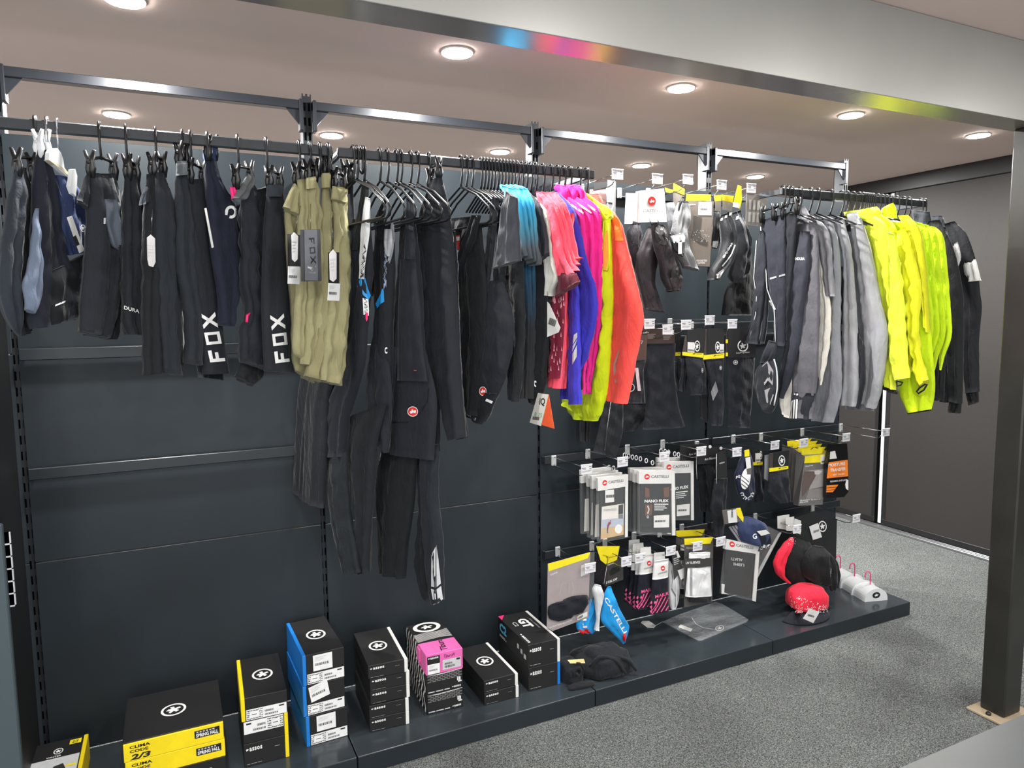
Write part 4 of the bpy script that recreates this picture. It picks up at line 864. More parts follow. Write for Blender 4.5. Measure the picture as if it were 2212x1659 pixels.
LOOPM = fab((22, 22, 24))
t, pl, o = garment('jacket', 'pale crinkled yellow jacket with black cuff loop, first of the yellow ones', 'jacket', 1834, 90, [
    ('body', YL, [(1862, 470), (1884, 560), (1898, 680), (1906, 780), (1906, 832)], [(1884, 462), (1918, 490), (1926, 580), (1930, 700), (1936, 842)], dict(T=.018, fold=.006, wr=.006)),
    ('sleeve', YL, [(1916, 500), (1925, 600), (1920, 690), (1921, 760), (1932, 822)], [(1932, 505), (1946, 600), (1956, 700), (1960, 760), (1966, 816)], dict(T=.022, fold=.004, off=.026, wr=.007)),
    ('collar', YL, [(1822, 458), (1826, 476)], [(1880, 450), (1890, 472)], dict(T=.018, rows=6)),
    ('hem', (24, 24, 26), [(1905, 832), (1906, 838)], [(1938, 846), (1938, 852)], dict(T=.018, rows=3))], gy)
MB().tube([pl.p(*q, .03) for q in [(1936, 824), (1938, 834), (1946, 832), (1950, 826), (1940, 824)]], .003, 5, True).build('cuff_loop', LOOPM, t)
t, pl, o = garment('jacket', 'bright yellow crinkled jacket with gathered elbow, second of the yellow ones', 'jacket', 1850, 90, [
    ('body', YL2, [(1884, 470), (1920, 560), (1932, 680), (1938, 800)], [(1900, 460), (1936, 490), (1950, 580), (1965, 700), (1970, 804)], dict(T=.016, wr=.006, fold=.006)),
    ('sleeve', YL2, [(1936, 500), (1946, 580), (1954, 660), (1964, 740), (1976, 800), (1984, 838)], [(1955, 490), (1976, 560), (1990, 620), (1984, 690), (1988, 760), (2006, 820)], dict(T=.022, off=.016, wr=.009)),
    ('collar', YL2, [(1872, 450), (1868, 458), (1874, 470)], [(1894, 446), (1902, 456), (1908, 474)], dict(T=.016, rows=8, top=.25))], gy)
MB().tube([pl.p(*q, .026) for q in [(1980, 846), (1986, 838), (1998, 830), (2003, 830), (1996, 842), (1984, 850)]], .0035, 5, True).build('cuff_loop', LOOPM, t)
garment('jacket', 'yellow jacket with long rounded drop tail edged in black, third of the yellow ones', 'jacket', 1862, 90, [
    ('body', YL3, [(1924, 480), (1945, 600), (1948, 720), (1938, 838), (1950, 872), (1960, 893)], [(1960, 480), (1998, 560), (2010, 700), (2020, 820), (2018, 860), (2012, 884)], dict(T=.016, fold=.005)),
    ('sleeve', YL2, [(1940, 466), (1968, 520), (1990, 620), (2000, 700)], [(1962, 464), (1988, 500), (2000, 600), (2008, 720)], dict(T=.018, off=.012)),
    ('collar', YL3, [(1912, 446), (1904, 456), (1908, 470)], [(1930, 438), (1934, 452), (1936, 472)], dict(T=.016, rows=8, top=.25)),
    ('hem', (24, 24, 26), [(1959, 891), (1961, 895)], [(2012, 883), (2011, 887)], dict(T=.014, rows=3))], gy)
W_Y = ['left of the four smooth ones', 'second of the four smooth ones', 'third of the four smooth ones', 'rightmost, next to the black checked jersey']
for i, px in enumerate((1876, 1888, 1902, 1918)):
    d = 14*i
    garment('long_sleeve_jersey', 'smooth neon yellow jersey with pointed sleeve, '+W_Y[i], 'jersey', px, 90, [
        ('sleeve', YL3, [(1962+d, 476+4*i), (1980+d, 540), (1988+d, 630), (1996+d*.9, 700), (1990+d*.9, 760), (1988+d, 800)], [(1978+d, 478+4*i), (1996+d, 510), (2006+d, 600), (2016+d*.9, 680), (2014+d, 725), (1998+d, 770), (1991+d, 800)], dict(T=.012, fold=.002)),
        ('body', (32, 33, 35), [(1972+d, 640), (1976+d, 740), (1976+d*.9, 860)], [(1990+d, 640), (2000+d, 740), (2000+d*.9, 866)], dict(T=.01, off=-.012))], gy)
garment('long_sleeve_jersey', 'all black collared jersey just left of the checked one', 'jersey', 1950, 90, [
    ('sleeve', (30, 31, 33), [(1990, 480), (2030, 560), (2040, 680), (2046, 800), (2050, 866)], [(2030, 475), (2060, 540), (2080, 640), (2080, 780), (2078, 872)], dict(T=.02)),
    ('collar', (58, 60, 64), [(1968, 452), (1976, 482)], [(2008, 458), (2012, 486)], dict(T=.02, rows=6)),
    ('cuff', (26, 27, 29), [(2052, 862), (2046, 890)], [(2078, 866), (2076, 893)], dict(T=.014, rows=5))], g3)
t, pl, o = garment('long_sleeve_jersey', 'black jersey with large white checks on the sleeve, far right of the rail', 'jersey', 1990, 90, [
    ('sleeve', (36, 38, 41), [(2040, 486), (2064, 580), (2076, 700), (2082, 800), (2087, 850)], [(2062, 478), (2088, 505), (2110, 570), (2118, 640), (2121, 664), (2114, 740), (2115, 846)], dict(T=.02, fold=.005)),
    ('cuff', (26, 27, 29), [(2087, 844), (2092, 876)], [(2114, 842), (2114, 868)], dict(T=.014, rows=5)),
    ('body', (32, 33, 36), [(2020, 520), (2036, 680), (2030, 868)], [(2060, 520), (2070, 680), (2052, 870)], dict(T=.014, off=-.01)),
    ('white_check', (222, 222, 220), [(2079, 565), (2083, 590), (2087, 611)], [(2108, 560), (2114, 586), (2119, 606)], dict(T=.022, rows=8, fold=.004, off=.002)),
    ('white_check', (222, 222, 220), [(2062, 527), (2056, 548), (2058, 590)], [(2070, 522), (2079, 562), (2066, 586)], dict(T=.012, rows=8, off=.014, fold=.002)),
    ('collar', (66, 68, 72), [(2012, 468), (2020, 490)], [(2034, 466), (2046, 490)], dict(T=.02, rows=6))], g3)
# ================================================================ wire hooks with price tags
M_wire = mat('bright_wire', (168, 170, 172), .22, 1.)
M_tagp = mat('price_tag_white', (226, 226, 230), .35, coat=.5)
M_brk = mat('clear_bracket', (196, 198, 198), .25, .3)
_HK = {}
def peg_hook(tagpx, label, group='wire hooks with price tags', yt=-.30):
    p = at(*tagpx, 'y', yt); x, z = p[0], p[2]
    if 'p' not in _HK:
        t = thing('wire_hook', label, 'hook', (x, yt, z), group)
        MB().box(x-.011, x+.011, -.044, -.0345, z-.035, z+.008, .002).build('bracket', M_brk, t)
        MB().tube([(x, -.044, z+.001), (x, yt+.003, z+.004)], .0018, 6).build('tag_wire', M_wire, t)
        MB().tube([(x, -.044, z-.028), (x, -.06, z-.034), (x, yt+.06, z-.036), (x, yt+.035, z-.030), (x, yt+.022, z-.018)], .0022, 6).build('prong', M_wire, t)
        h = MB().box(x-.0245, x+.0245, yt-.002, yt+.002, z-.019, z+.019, .001).build('tag_holder', M_tagp, t)
        q = QP((x-.0245, yt-.002, z-.019), (.049, 0, 0), (0, 0, .038))
        mark('print', q, None, rects2((.06, .62, .42, .7), (.12, .5, .4, .56), (.7, .72, .94, .8), (.74, .5, .94, .58), (.06, .34, .9, .38), (.06, .24, .8, .27)), (0, 0), (1, 0), (0, 1), ink((120, 120, 128)), h, .0004)
        MB().box(x-.0255, x+.0255, yt-.004, yt+.003, z+.016, z+.0205, .001).build('holder_lip', M_tagp, h)
        _HK['p'] = t; _HK['l'] = np.array([x, yt, z])
    else:
        t = copy_tree(_HK['p']); tag(t, label, 'hook', group)
    t.location = (x, yt, z); LOC[t.name] = np.array([x, yt, z])
    return t
for px, wh in [((1334, 377), 'top row, above the neon coral collar'), ((1420, 387), 'top row, above the white brand card'), ((1486, 388), 'top row, above the silver overshoes'), ((1559, 400), 'top row, right of the tall boxed socks'), ((1623, 407), 'top row, beside the right-hand rail'),
               ((1403, 700), 'second row, touching the coral sleeve'), ((1442, 712), 'second row, over the brown card'), ((1482, 702), 'second row, left of the first yellow-band pack'), ((1533, 692), 'second row, highest of its row'), ((1582, 700), 'second row, above the large black ring-logo card'),
               ((1267, 1014), 'third row, far left'), ((1345, 998), 'third row, above the knee-warmer bags'), ((1435, 987), 'third row, above the white header bags at centre'), ((1515, 975), 'third row, above the black arm warmers'), ((1592, 977), 'third row, above the navy shoe cover'), ((1674, 962), 'third row, above the yellow-band pack'), ((1736, 957), 'third row, above the yellow boxes'), ((1828, 945), 'third row, above the orange pack'), ((1914, 934), 'third row, empty one jutting past the last post'),
               ((1275, 1227), 'lowest row, before the neck warmer card'), ((1353, 1213), 'lowest row, above the skull cap box'), ((1383, 1206), 'lowest row, left of the socks'), ((1449, 1190), 'lowest row, above the pink-striped socks'), ((1507, 1180), 'lowest row, before the white sleeves'), ((1557, 1170), 'lowest row, left of the navy cap'), ((1722, 1143), 'lowest row, among the blank white tags'), ((1850, 1120), 'lowest row, empty one at far right')]:
    peg_hook(px, 'chrome wire hook with white price tag, '+wh)
def Z(ox, oy, s): return lambda *P: [(ox+a/s, oy+b/s) for a, b in P]
def item(name, label, cat, pl, px, group=None):
    q = pl.p(*px); return thing(name, label, cat, tuple(q), group)
def slab(name, pl, C, mtl, thick, parent, off=0.):
    return MB().prism([pl.p(*c, off) for c in C], pl.n*-thick).build(name, mtl, parent)
def prt(pl, S, o, u, v, mt, parent, e=.0012, name='print'): return mark(name, pl, None, S, o, u, v, mt, parent, e)
def quad(pl, C, mt, parent, e=.0012, name='print'):
    return mesh(name, [pl.p(*c, e) for c in C], [list(range(len(C)))], mt, parent)
def brand(pl, o, u, v, parent, e=.0012, word=True, frac=.2):
    """red disc with white figure, then the grey word"""
    o, u, v = np.array(o, float), np.array(u, float), np.array(v, float)
    ou = u*frac
    prt(pl, disc2(), o, ou, v, M_red, parent, e, 'round_logo'); prt(pl, SQUIG, o, ou, v, M_wp, parent, e+.0006, 'logo_figure')
    if word: prt(pl, text2('CASTELLI', .01), o+u*(frac+.06)+v*.25, u*(1-frac-.06), v*.5, ink((92, 92, 96)), parent, e, 'brand_word')
GREYC = paper((98, 94, 90)); WHC = paper((220, 220, 218)); YLC = paper((238, 220, 30)); BKC = paper((30, 31, 33)); DKG = paper((62, 62, 62))
zi = Z(1240, 340, 4.809)
pa = PL(2.1, -.26, 0); pa2 = PL(2.1, -.2, 0); pa3 = PL(2.1, -.15, 0)
gA = 'overshoes and packs on the top hook row'
t = item('hang_card', 'grey hang card with white ring print behind the neon coral jacket', 'package', pa3, (1320, 460), gA)
slab('card', pa3, zi((350, 230), (435, 250), (430, 640), (320, 620)), paper((104, 104, 106)), .002, t)
slab('price_sticker', pa3, zi((337, 310), (412, 332), (408, 470), (340, 460)), WHC, .001, t, .004)
prt(pa3, ring2(1, .75, 16, 2.6, 6.8), zi((345, 560))[0], (14, 0), (0, -40), M_wp, t)
t = item('hang_card', 'pale pink hang card behind the neon coral collar', 'package', PL(2.1, -.12, 0), (1290, 450), gA)
slab('card', PL(2.1, -.12, 0), zi((165, 335), (345, 318), (335, 600), (250, 600), (160, 420)), paper((226, 178, 176)), .002, t)
slab('header', PL(2.1, -.12, 0), zi((205, 268), (345, 252), (340, 320), (205, 340)), BKC, .002, t, .003)
MRN = (58, 44, 46)
def overshoe(label, pl, parts, px, group=gA, name='overshoe'):
    t = item(name, label, 'overshoe', pl, px, group)
    return t, [cloth(n, pl, L, R, fab(c, .6) if not isinstance(c, bpy.types.Material) else c, t, **dict(dict(T=.028, fold=.006), **kw)) for n, c, L, R, kw in parts]
overshoe('black-brown overshoe half hidden behind the coral sleeve', pa3, [('shell', (46, 38, 42), zi((590, 690), (560, 800), (590, 1000), (640, 1200), (700, 1370)), zi((690, 690), (690, 850), (660, 1050), (700, 1220), (735, 1330)), {})], (1366, 620))
overshoe('black-brown overshoe with boot cuff hanging lowest under the white card', pa2, [('shell', MRN, zi((770, 720), (700, 900), (650, 1010), (640, 1150), (690, 1350), (745, 1580)), zi((870, 760), (890, 950), (860, 1100), (830, 1300), (880, 1480), (930, 1612)), {})], (1420, 670))
t, o = overshoe('black-brown overshoe turned to show its open sole, under the white brand card', pa, [('shell', MRN, zi((800, 690), (830, 900), (880, 1100), (900, 1260), (965, 1390)), zi((862, 676), (960, 800), (1005, 930), (1080, 1100), (1122, 1250), (1090, 1372)), {}), ('toe', (72, 54, 54), zi((940, 1230), (950, 1330), (985, 1400)), zi((1110, 1200), (1122, 1290), (1085, 1385)), dict(T=.03, rows=10))], (1460, 630))
mark('sole_opening', pa, o[0], disc2(1, 20), zi((1005, 1290))[0], (20, 2), (2, -36), ink((14, 12, 12)), t, .009)
mark('top_opening', pa, o[0], disc2(1, 20), zi((850, 900))[0], (30, 4), (-4, -44), ink((16, 14, 15)), t, .009)
for k, (C, pl, lb) in enumerate([(((540, 370), (650, 375), (605, 690), (525, 690)), pa3, 'white brand card partly hidden behind the front one'), (((675, 347), (935, 322), (965, 670), (665, 675)), pa, 'white brand card with red round logo, top hook row')]):
    t = item('header_card', lb, 'card', pl, zi(C[2])[0], 'white cards above the overshoes')
    c = slab('card', pl, zi(*C), WHC, .0015, t, .02)
    if k: quad(pl, zi((640, 355), (675, 347), (665, 675), (600, 660)), paper((214, 172, 168)), c, .018, 'folded_back')
    if k:
        prt(pl, disc2(), zi((768, 503))[0], (17, 0), (0, -20), M_red, c, .0215, 'round_logo'); prt(pl, SQUIG, zi((768, 503))[0], (17, 0), (0, -20), M_wp, c, .022, 'logo_figure')
        prt(pl, text2('CASTELLI', .0), zi((718, 568))[0], (41, 0), (0, -6), ink((100, 100, 104)), c, .0215, 'brand_word')
        for dx in (785, 870): MB().tube([pl.p(*q, .022) for q in zi((dx, 625), (dx+12, 690))], .0016, 5).build('clip_pin', M_wire, c)
    else: prt(pl, BARS, zi((555, 460))[0], (16, 0), (0, -5), ink((90, 90, 92)), c, .0215); prt(pl, text2('CA', 0), zi((575, 588))[0], (9, 0), (0, -6), ink((100, 100, 104)), c, .0215, 'brand_word')
SIL = (120, 122, 124)
t = item('header_card', 'yellow and grey header card above the silver overshoes', 'card', pa2, (1465, 430), gA)
c = slab('card', pa2, zi((1032, 340), (1145, 390), (1120, 640), (1025, 620)), GREYC, .002, t); slab('yellow_header', pa2, zi((1036, 268), (1150, 330), (1146, 392), (1032, 345)), YLC, .002, t, .002)
slab('yellow_header', pa2, zi((945, 315), (1030, 340), (1030, 370), (955, 360)), YLC, .002, t, -.02)
t, o = overshoe('silver-grey overshoe with loop strap, right of the white cards', pa, [('shell', SIL, zi((1080, 455), (1045, 600), (1032, 700), (1022, 790), (1060, 1000), (1140, 1130)), zi((1195, 470), (1205, 560), (1195, 700), (1165, 800), (1200, 950), (1290, 1180)), {}), ('strap', (30, 30, 32), zi((1075, 560), (1090, 480), (1125, 408)), zi((1095, 560), (1110, 490), (1148, 412)), dict(T=.004, rows=8, off=.03)), ('heel_patch', (206, 208, 210), zi((1000, 820), (1020, 860), (1030, 890)), zi((1130, 785), (1150, 830), (1140, 880)), dict(T=.006, rows=6, off=.03)), ('inset', (26, 27, 29), zi((1010, 880), (1030, 960), (1080, 1010)), zi((1150, 860), (1150, 950), (1135, 1030)), dict(T=.006, rows=8, off=.028))], (1490, 580))
mark('white_tab', pa, None, rects2((0, 0, 1, 1)), zi((1082, 1002))[0], (8, 0), (0, -26), M_wp, t, .04)
overshoe('silver-grey overshoe behind the loop-strapped one', pa2, [('shell', (104, 106, 110), zi((955, 470), (955, 650), (985, 790)), zi((1035, 460), (1045, 600), (1025, 810)), {})], (1450, 500))
t = item('sock_box', 'tall grey box of knitted shoe covers with sock picture and yellow flap', 'box', pa, (1510, 575), gA)
BXG = paper((112, 104, 96))
c = slab('box', pa, zi((1165, 452), (1452, 456), (1410, 1135), (1175, 1125)), BXG, .03, t)
slab('yellow_flap', pa, zi((1170, 380), (1425, 385), (1408, 452), (1165, 450)), YLC, .002, t)
slab('price_sticker', pa, zi((1297, 462), (1430, 466), (1430, 602), (1290, 600)), WHC, .0008, t, .0012)
prt(pa, BARS, zi((1310, 548))[0], (15, 0), (0, -5), M_bp, c, .002); prt(pa, text2('GripGrab', .01), zi((1180, 500))[0], (17, 0), (0, -4), M_wp, c)
prt(pa, text2('OF KNITTED', .01), zi((1272, 1082))[0], (23, 0), (0, -4), M_wp, c); prt(pa, text2('COVERS', .01), zi((1285, 1104))[0], (16, 0), (0, -4), M_wp, c)
quad(pa, zi((1240, 605), (1330, 625), (1310, 780), (1330, 830), (1395, 880), (1380, 915), (1300, 890), (1215, 830), (1235, 740)), ink((70, 66, 62)), c, .0015, 'sock_picture')
rg = random.Random(3)
prt(pa, poly2(*[[(a, b), (a+.03, b+.01), (a+.02, b+.05)] for a, b in [(rg.random(), rg.random()*.6+.2) for _ in range(40)]]), zi((1180, 930))[0], (46, 0), (0, -46), M_gp, c, .0018, 'splash_print')
t = item('header_card', 'yellow and grey folded header cards above the white-lettered overshoes', 'card', pa, (1600, 450), gA)
for C in (((1455, 395), (1535, 390), (1530, 450), (1465, 455)), ((1540, 385), (1660, 400), (1650, 470), (1545, 445)), ((1705, 285), (1738, 300), (1745, 440), (1725, 535), (1650, 512), (1680, 380))): slab('yellow_header', pa, zi(*C), YLC, .0015, t, .012+.003*len(C))
slab('grey_header', pa, zi((1465, 455), (1530, 450), (1525, 560), (1470, 555)), GREYC, .0015, t, .005); slab('grey_header', pa, zi((1545, 445), (1650, 470), (1640, 560), (1545, 545)), GREYC, .0015, t, .006)
slab('sticker', pa, zi((1655, 462), (1722, 478), (1716, 528), (1652, 512)), WHC, .001, t, .034)
t = item('hang_card', 'grey hang card with columns of fine print, left of the right rail', 'card', pa, (1640, 490), gA)
c = slab('card', pa, zi((1790, 372), (1960, 400), (2015, 440), (1945, 722), (1785, 700)), paper((118, 114, 108)), .002, t, .04)
prt(pa, rects2(*[(x, y, x+.17, y+.36) for x in (.08, .38, .68) for y in (.1, .56)]), zi((1795, 695))[0], (30, 2), (3, -58), ink((160, 158, 152)), c, .0415)
t, o = overshoe('black overshoe with white lettering up the side', pa, [('shell', (52, 53, 54), zi((1530, 600), (1522, 700), (1540, 880), (1490, 1040), (1410, 1170), (1386, 1275)), zi((1610, 556), (1660, 700), (1682, 880), (1650, 1080), (1570, 1180), (1495, 1272)), {}), ('sole', (150, 150, 150), zi((1470, 1215), (1475, 1255)), zi((1580, 1140), (1510, 1262)), dict(T=.01, rows=5, off=.024))], (1540, 605))
mark('brand_word', pa, o[0], text2('GripGrab', .02), zi((1560, 1055))[0], (20, -33), (-4, -4), M_wp, o[0], .003)
mark('swoosh', pa, o[0], strokes2([[(0, 0), (.35, .25), (.7, .55), (1, 1)]], .07), zi((1540, 1130))[0], (28, 0), (0, -46), M_wp, o[0], .003)
for k in range(3): mark('check_print', pa, o[0], poly2([(0, 0), (.8, .2), (1, 1), (.2, .8)]), zi((1520+45*k, 660-28*k))[0], (6, 0), (0, -7), M_wp, o[0], .003)
t, o = overshoe('black overshoe pointing down, right of the white-lettered one', pa2, [('shell', (58, 58, 60), zi((1635, 580), (1640, 700), (1680, 900), (1640, 1100), (1622, 1200), (1655, 1300)), zi((1725, 545), (1770, 700), (1830, 850), (1815, 1050), (1805, 1220), (1690, 1306)), {})], (1590, 610))
for k in range(2): mark('check_print', pa2, o[0], poly2([(0, 0), (.8, .2), (1, 1), (.2, .8)]), zi((1630+50*k, 690-40*k))[0], (7, 0), (0, -9), M_wp, o[0], .003)
overshoe('narrow black overshoe with white patch, right of the tall box', pa2, [('shell', (40, 41, 43), zi((1455, 560), (1450, 700), (1435, 860), (1440, 940)), zi((1515, 550), (1520, 700), (1510, 860), (1480, 950)), dict(T=.015)), ('patch', (196, 197, 198), zi((1440, 870), (1440, 930)), zi((1495, 868), (1480, 945)), dict(T=.006, rows=5, off=.016))], (1545, 535))
overshoe('large soft black overshoe hanging behind, below the white-lettered pair', pa3, [('shell', (25, 26, 29), zi((1640, 1290), (1570, 1400), (1545, 1520), (1530, 1640)), zi((1840, 1000), (1860, 1200), (1870, 1400), (1875, 1640)), dict(T=.03))], (1590, 690))
# ---- second row
zj = Z(1300, 640, 5.53)
pb, pb2, pb3 = PL(2.3, -.27, 0), PL(2.3, -.22, 0), PL(2.3, -.16, 0)
gB = 'warmers on the second hook row'
BRN = paper((62, 44, 38))
t = item('knee_warmer', 'black knee warmers under a wide dark brown card', 'warmer', pb2, zj((600, 1590))[0], gB)
c = slab('card', pb2, zj((380, 400), (875, 382), (872, 560), (540, 565), (380, 470)), BRN, .002, t)
prt(pb2, text2('aytah', .01), zj((440, 452))[0], (21, -1), (0, -5), M_wp, c); prt(pb2, LINES, zj((545, 520))[0], (20, 0), (0, -14), ink((150, 140, 136)), c); prt(pb2, LINES, zj((735, 530))[0], (20, 0), (0, -12), ink((150, 140, 136)), c)
slab('price_sticker', pb2, zj((730, 405), (862, 403), (860, 460), (730, 460)), WHC, .001, t, .002)
cloth('leg', pb2, zj((535, 570), (530, 900), (540, 1200), (490, 1595)), zj((885, 560), (875, 900), (920, 1300), (1000, 1560)), fab((34, 37, 45)), t, T=.014, fold=.003)
t = item('arm_warmer', 'black arm warmer with pale strip and ring logo under a brown card', 'warmer', pb, zj((400, 1270))[0], gB)
c = slab('card', pb, zj((350, 470), (542, 460), (532, 752), (345, 765)), paper((74, 50, 42)), .002, t)
prt(pb, text2('ERS', .02), zj((360, 645))[0], (9, 0), (0, -6), M_wp, c); prt(pb, LINES, zj((360, 710))[0], (14, 0), (0, -9), ink((170, 150, 140)), c); prt(pb, strokes2([[(0, .1), (.4, .6), (.5, 1), (.6, .5), (1, .5), (.8, 0)]], .06), zj((400, 570))[0], (16, 0), (0, -14), M_gp, c)
a = cloth('sleeve', pb, zj((340, 770), (330, 900), (300, 1100), (260, 1270)), zj((535, 752), (500, 900), (505, 1100), (520, 1275)), fab((46, 44, 48)), t, T=.014, fold=.003)
mark('pale_strip', pb, a, rects2((0, 0, 1, 1)), zj((430, 1132))[0], (7, 0), (-6, -50), ink((196, 176, 182)), a, .003); mark('ring_logo', pb, a, ring2(1, .8), zj((300, 1140))[0], (17, 0), (0, -18), M_gp, a, .003)
t = item('knee_warmer', 'plain black warmers hanging below the coral jacket cuff', 'warmer', pb3, zj((400, 1590))[0], gB)
a = cloth('leg', pb3, zj((250, 1280), (235, 1450), (130, 1640)), zj((545, 1290), (560, 1390), (430, 1590)), fab((36, 37, 41)), t, T=.014); mark('ring_logo', pb3, a, ring2(1, .78, 20, -2, 2), zj((190, 1460))[0], (12, 0), (0, -17), M_gp, a, .003)
mark('pale_hem', pb3, a, rects2((0, 0, 1, 1)), zj((130, 1648))[0], (21, -3), (0, -2), M_gp, a, .003)
t = item('leg_warmer', 'black zipped leg warmer below the neon vest hem', 'warmer', PL(2., -.2, 0), (1310, 977), gB)
a = cloth('leg', PL(2., -.2, 0), [(1309, 850), (1292, 930), (1280, 976)], [(1346, 850), (1345, 930), (1330, 990)], fab((40, 42, 46)), t, T=.016)
MB().tube([PL(2., -.2, 0).p(*q, .02) for q in [(1320, 866), (1312, 920), (1306, 974)]], .0016, 5).build('zip', M_wire, t)
for k, xx in enumerate((1254, 1265)):
    t = item('leg_warmer', ['thin black strap end', 'second thin black strap end'][k]+' hanging below the neon vest', 'strap', PL(2., -.043, 0), (xx, 955), gB)
    cloth('strap', PL(2., -.043, 0), [(xx+8, 700), (xx, 880), (xx-1, 953)], [(xx+18, 700), (xx+10, 880), (xx+8, 957)], fab((26, 27, 29)), t, T=.008, rows=10)
def assos_pack(label, pl, C, band, body, logo, stick=None, side=None, fins=(), grp=gB, small=None, cname='warmer', ccol=(38, 41, 48)):
    t = item(cname+'_pack', label, cname, pl, body[0][-1], grp)
    c = slab('card', pl, C, BKC, .003, t)
    if side: slab('card_side', pl, side, paper((70, 62, 60)), .003, t, -.003)
    if band: slab('yellow_band', pl, band, YLC, .002, t, .002); prt(pl, strokes2([[(0, .3), (.2, .8), (.5, .6), (1, .75)]], .22), np.array(band[3])*.5+np.array(band[1])*.5+(0, 1), np.array(band[1])*.42-np.array(band[0])*.42, (0, -4), M_bp, c, .0035)
    (lx, ly), rx, ry = logo
    prt(pl, ASSOS, (lx-rx, ly+ry), (2*rx, 0), (0, -2*ry), M_wp, c, .0015, 'ring_logo')
    if stick: slab('price_sticker', pl, stick, WHC, .0008, t, .0014); prt(pl, BARS, np.array(stick[3])+(1, -2), np.array(stick[2])-np.array(stick[3])-(2, 0), (0, -4), M_bp, c, .003)
    b = cloth('fabric', pl, body[0], body[1], fab(ccol), t, T=.014, fold=.004)
    for L, R in fins: cloth('fabric_fold', pl, L, R, fab(ccol), t, T=.006, rows=12, off=-.03)
    if small: mark('small_logo', pl, b, ASSOS, (small[0]-small[2], small[1]+small[3]), (2*small[2], 0), (0, -2*small[3]), M_wp, b, .003)
    return t, b, c
t, b, c = assos_pack('black warmers in a yellow-banded card, leftmost of the banded packs', pb3, zj((885, 390), (945, 385), (940, 712), (882, 712)), zj((882, 670), (942, 668), (940, 710), (882, 712)), (zj((884, 715), (870, 900), (915, 1130)), zj((940, 712), (985, 900), (1000, 1150))), (zj((885, 800))[0], 3.5, 4.5))
t, b, c = assos_pack('black arm warmers in a yellow-banded card with grey sticker, left of the pair', pb, zj((1022, 400), (1232, 382), (1216, 690), (1020, 690)), zj((965, 664), (1216, 682), (1216, 736), (965, 706)), (zj((1000, 722), (1012, 900), (1048, 1180)), zj((1214, 740), (1245, 950), (1246, 1172))), (zj((1140, 595))[0], 6, 12), zj((1027, 548), (1108, 552), (1106, 672), (1025, 662)), zj((1000, 470), (1022, 465), (1020, 690), (968, 664)), [(zj((960, 715), (945, 950), (918, 1130)), zj((990, 715), (985, 950), (965, 1140))), (zj((985, 715), (975, 950), (965, 1145)), zj((1012, 715), (1015, 950), (1010, 1150)))], small=(*zj((1202, 885))[0], 2, 5))
t, b, c = assos_pack('black knee warmers in a yellow-banded card, right of the pair', pb, zj((1262, 385), (1466, 380), (1460, 715), (1255, 715)), zj((1212, 706), (1466, 680), (1460, 736), (1212, 756)), (zj((1235, 760), (1270, 1000), (1300, 1250), (1310, 1545)), zj((1462, 742), (1450, 1000), (1462, 1300), (1440, 1540))), (zj((1385, 607))[0], 5.5, 12), zj((1408, 570), (1460, 572), (1458, 670), (1408, 672)), zj((1240, 400), (1262, 390), (1255, 712), (1215, 705)), small=(*zj((1420, 855))[0], 2.4, 4.6))
mark('grey_diamond', pb, b, poly2([(0, .45), (.65, 1), (1, .5), (.3, 0)]), zj((1302, 1250))[0], (16, 0), (0, -43), ink((128, 130, 134)), b, .003)
cloth('fabric_fold', pb, zj((1180, 770), (1170, 1100), (1160, 1450)), zj((1260, 770), (1270, 1100), (1275, 1520)), fab((34, 36, 42)), t, T=.008, off=-.04)
t, b, c = assos_pack('black leg warmers under a large black card with white ring logo', pb2, zj((1505, 378), (1840, 370), (1840, 722), (1510, 722)), None, (zj((1482, 725), (1490, 1000), (1492, 1560)), zj((1832, 728), (1805, 1100), (1762, 1572))), (zj((1685, 592))[0], 11.5, 12.5), None, zj((1484, 405), (1506, 400), (1508, 722), (1482, 720)), small=(*zj((1598, 790))[0], 4.8, 5))
for a_, b_ in ((515, 560), (672, 716)): quad(pb2, zj((1480, a_), (1506, a_), (1506, b_), (1480, b_)), YLC, c, .002)
prt(pb2, text2('Spring Fall Leg Warmers', .005), zj((1605, 690))[0], (29, -2), (0, -4), M_wp, c)
# ---- third row
zm = Z(1160, 900, 5.53); zn = Z(1480, 900, 5.53)
gC = 'bagged sleeves and boxes on the third hook row'
BAG = clear('clear_bag')
def bag_pack(label, pl, C, hd, dx=0, dy=0, front=True, kind=0, grp=gC):
    """zip bag: white header, clear front, white slider, dark sleeve and card inside"""
    sh = lambda P: [(a+dx/5.53, b+dy/5.53) for a, b in zm(*P)]
    t = item('zip_bag', label, 'package', pl, sh([C[3]])[0], grp)
    tl, tr, br, bl = [np.array(q, float) for q in C]
    L = lambda u, v: tuple((tl*(1-u)+tr*u)*(1-v)+(bl*(1-u)+br*u)*v)
    c = slab('insert', pl, sh([L(.06, .08), L(.88, .08), L(.88, .96), L(.06, .96)]), paper((40, 42, 46)), .008, t, -.004)
    slab('bag', pl, sh([L(0, 0), L(1, 0), L(1, 1), L(0, 1)]), BAG, .0125, t, .002)
    h = slab('header', pl, sh(hd), WHC, .014, t, .0034)
    slab('zip_slider', pl, sh([L(.91, 0), L(1, 0), L(1, 1), L(.91, 1)]), WHC, .003, t, .005)
    return t, c, h, L, sh
C1 = ((725, 735), (1090, 690), (1085, 1435), (735, 1497)); H1 = ((725, 735), (1085, 692), (1056, 836), (730, 890))
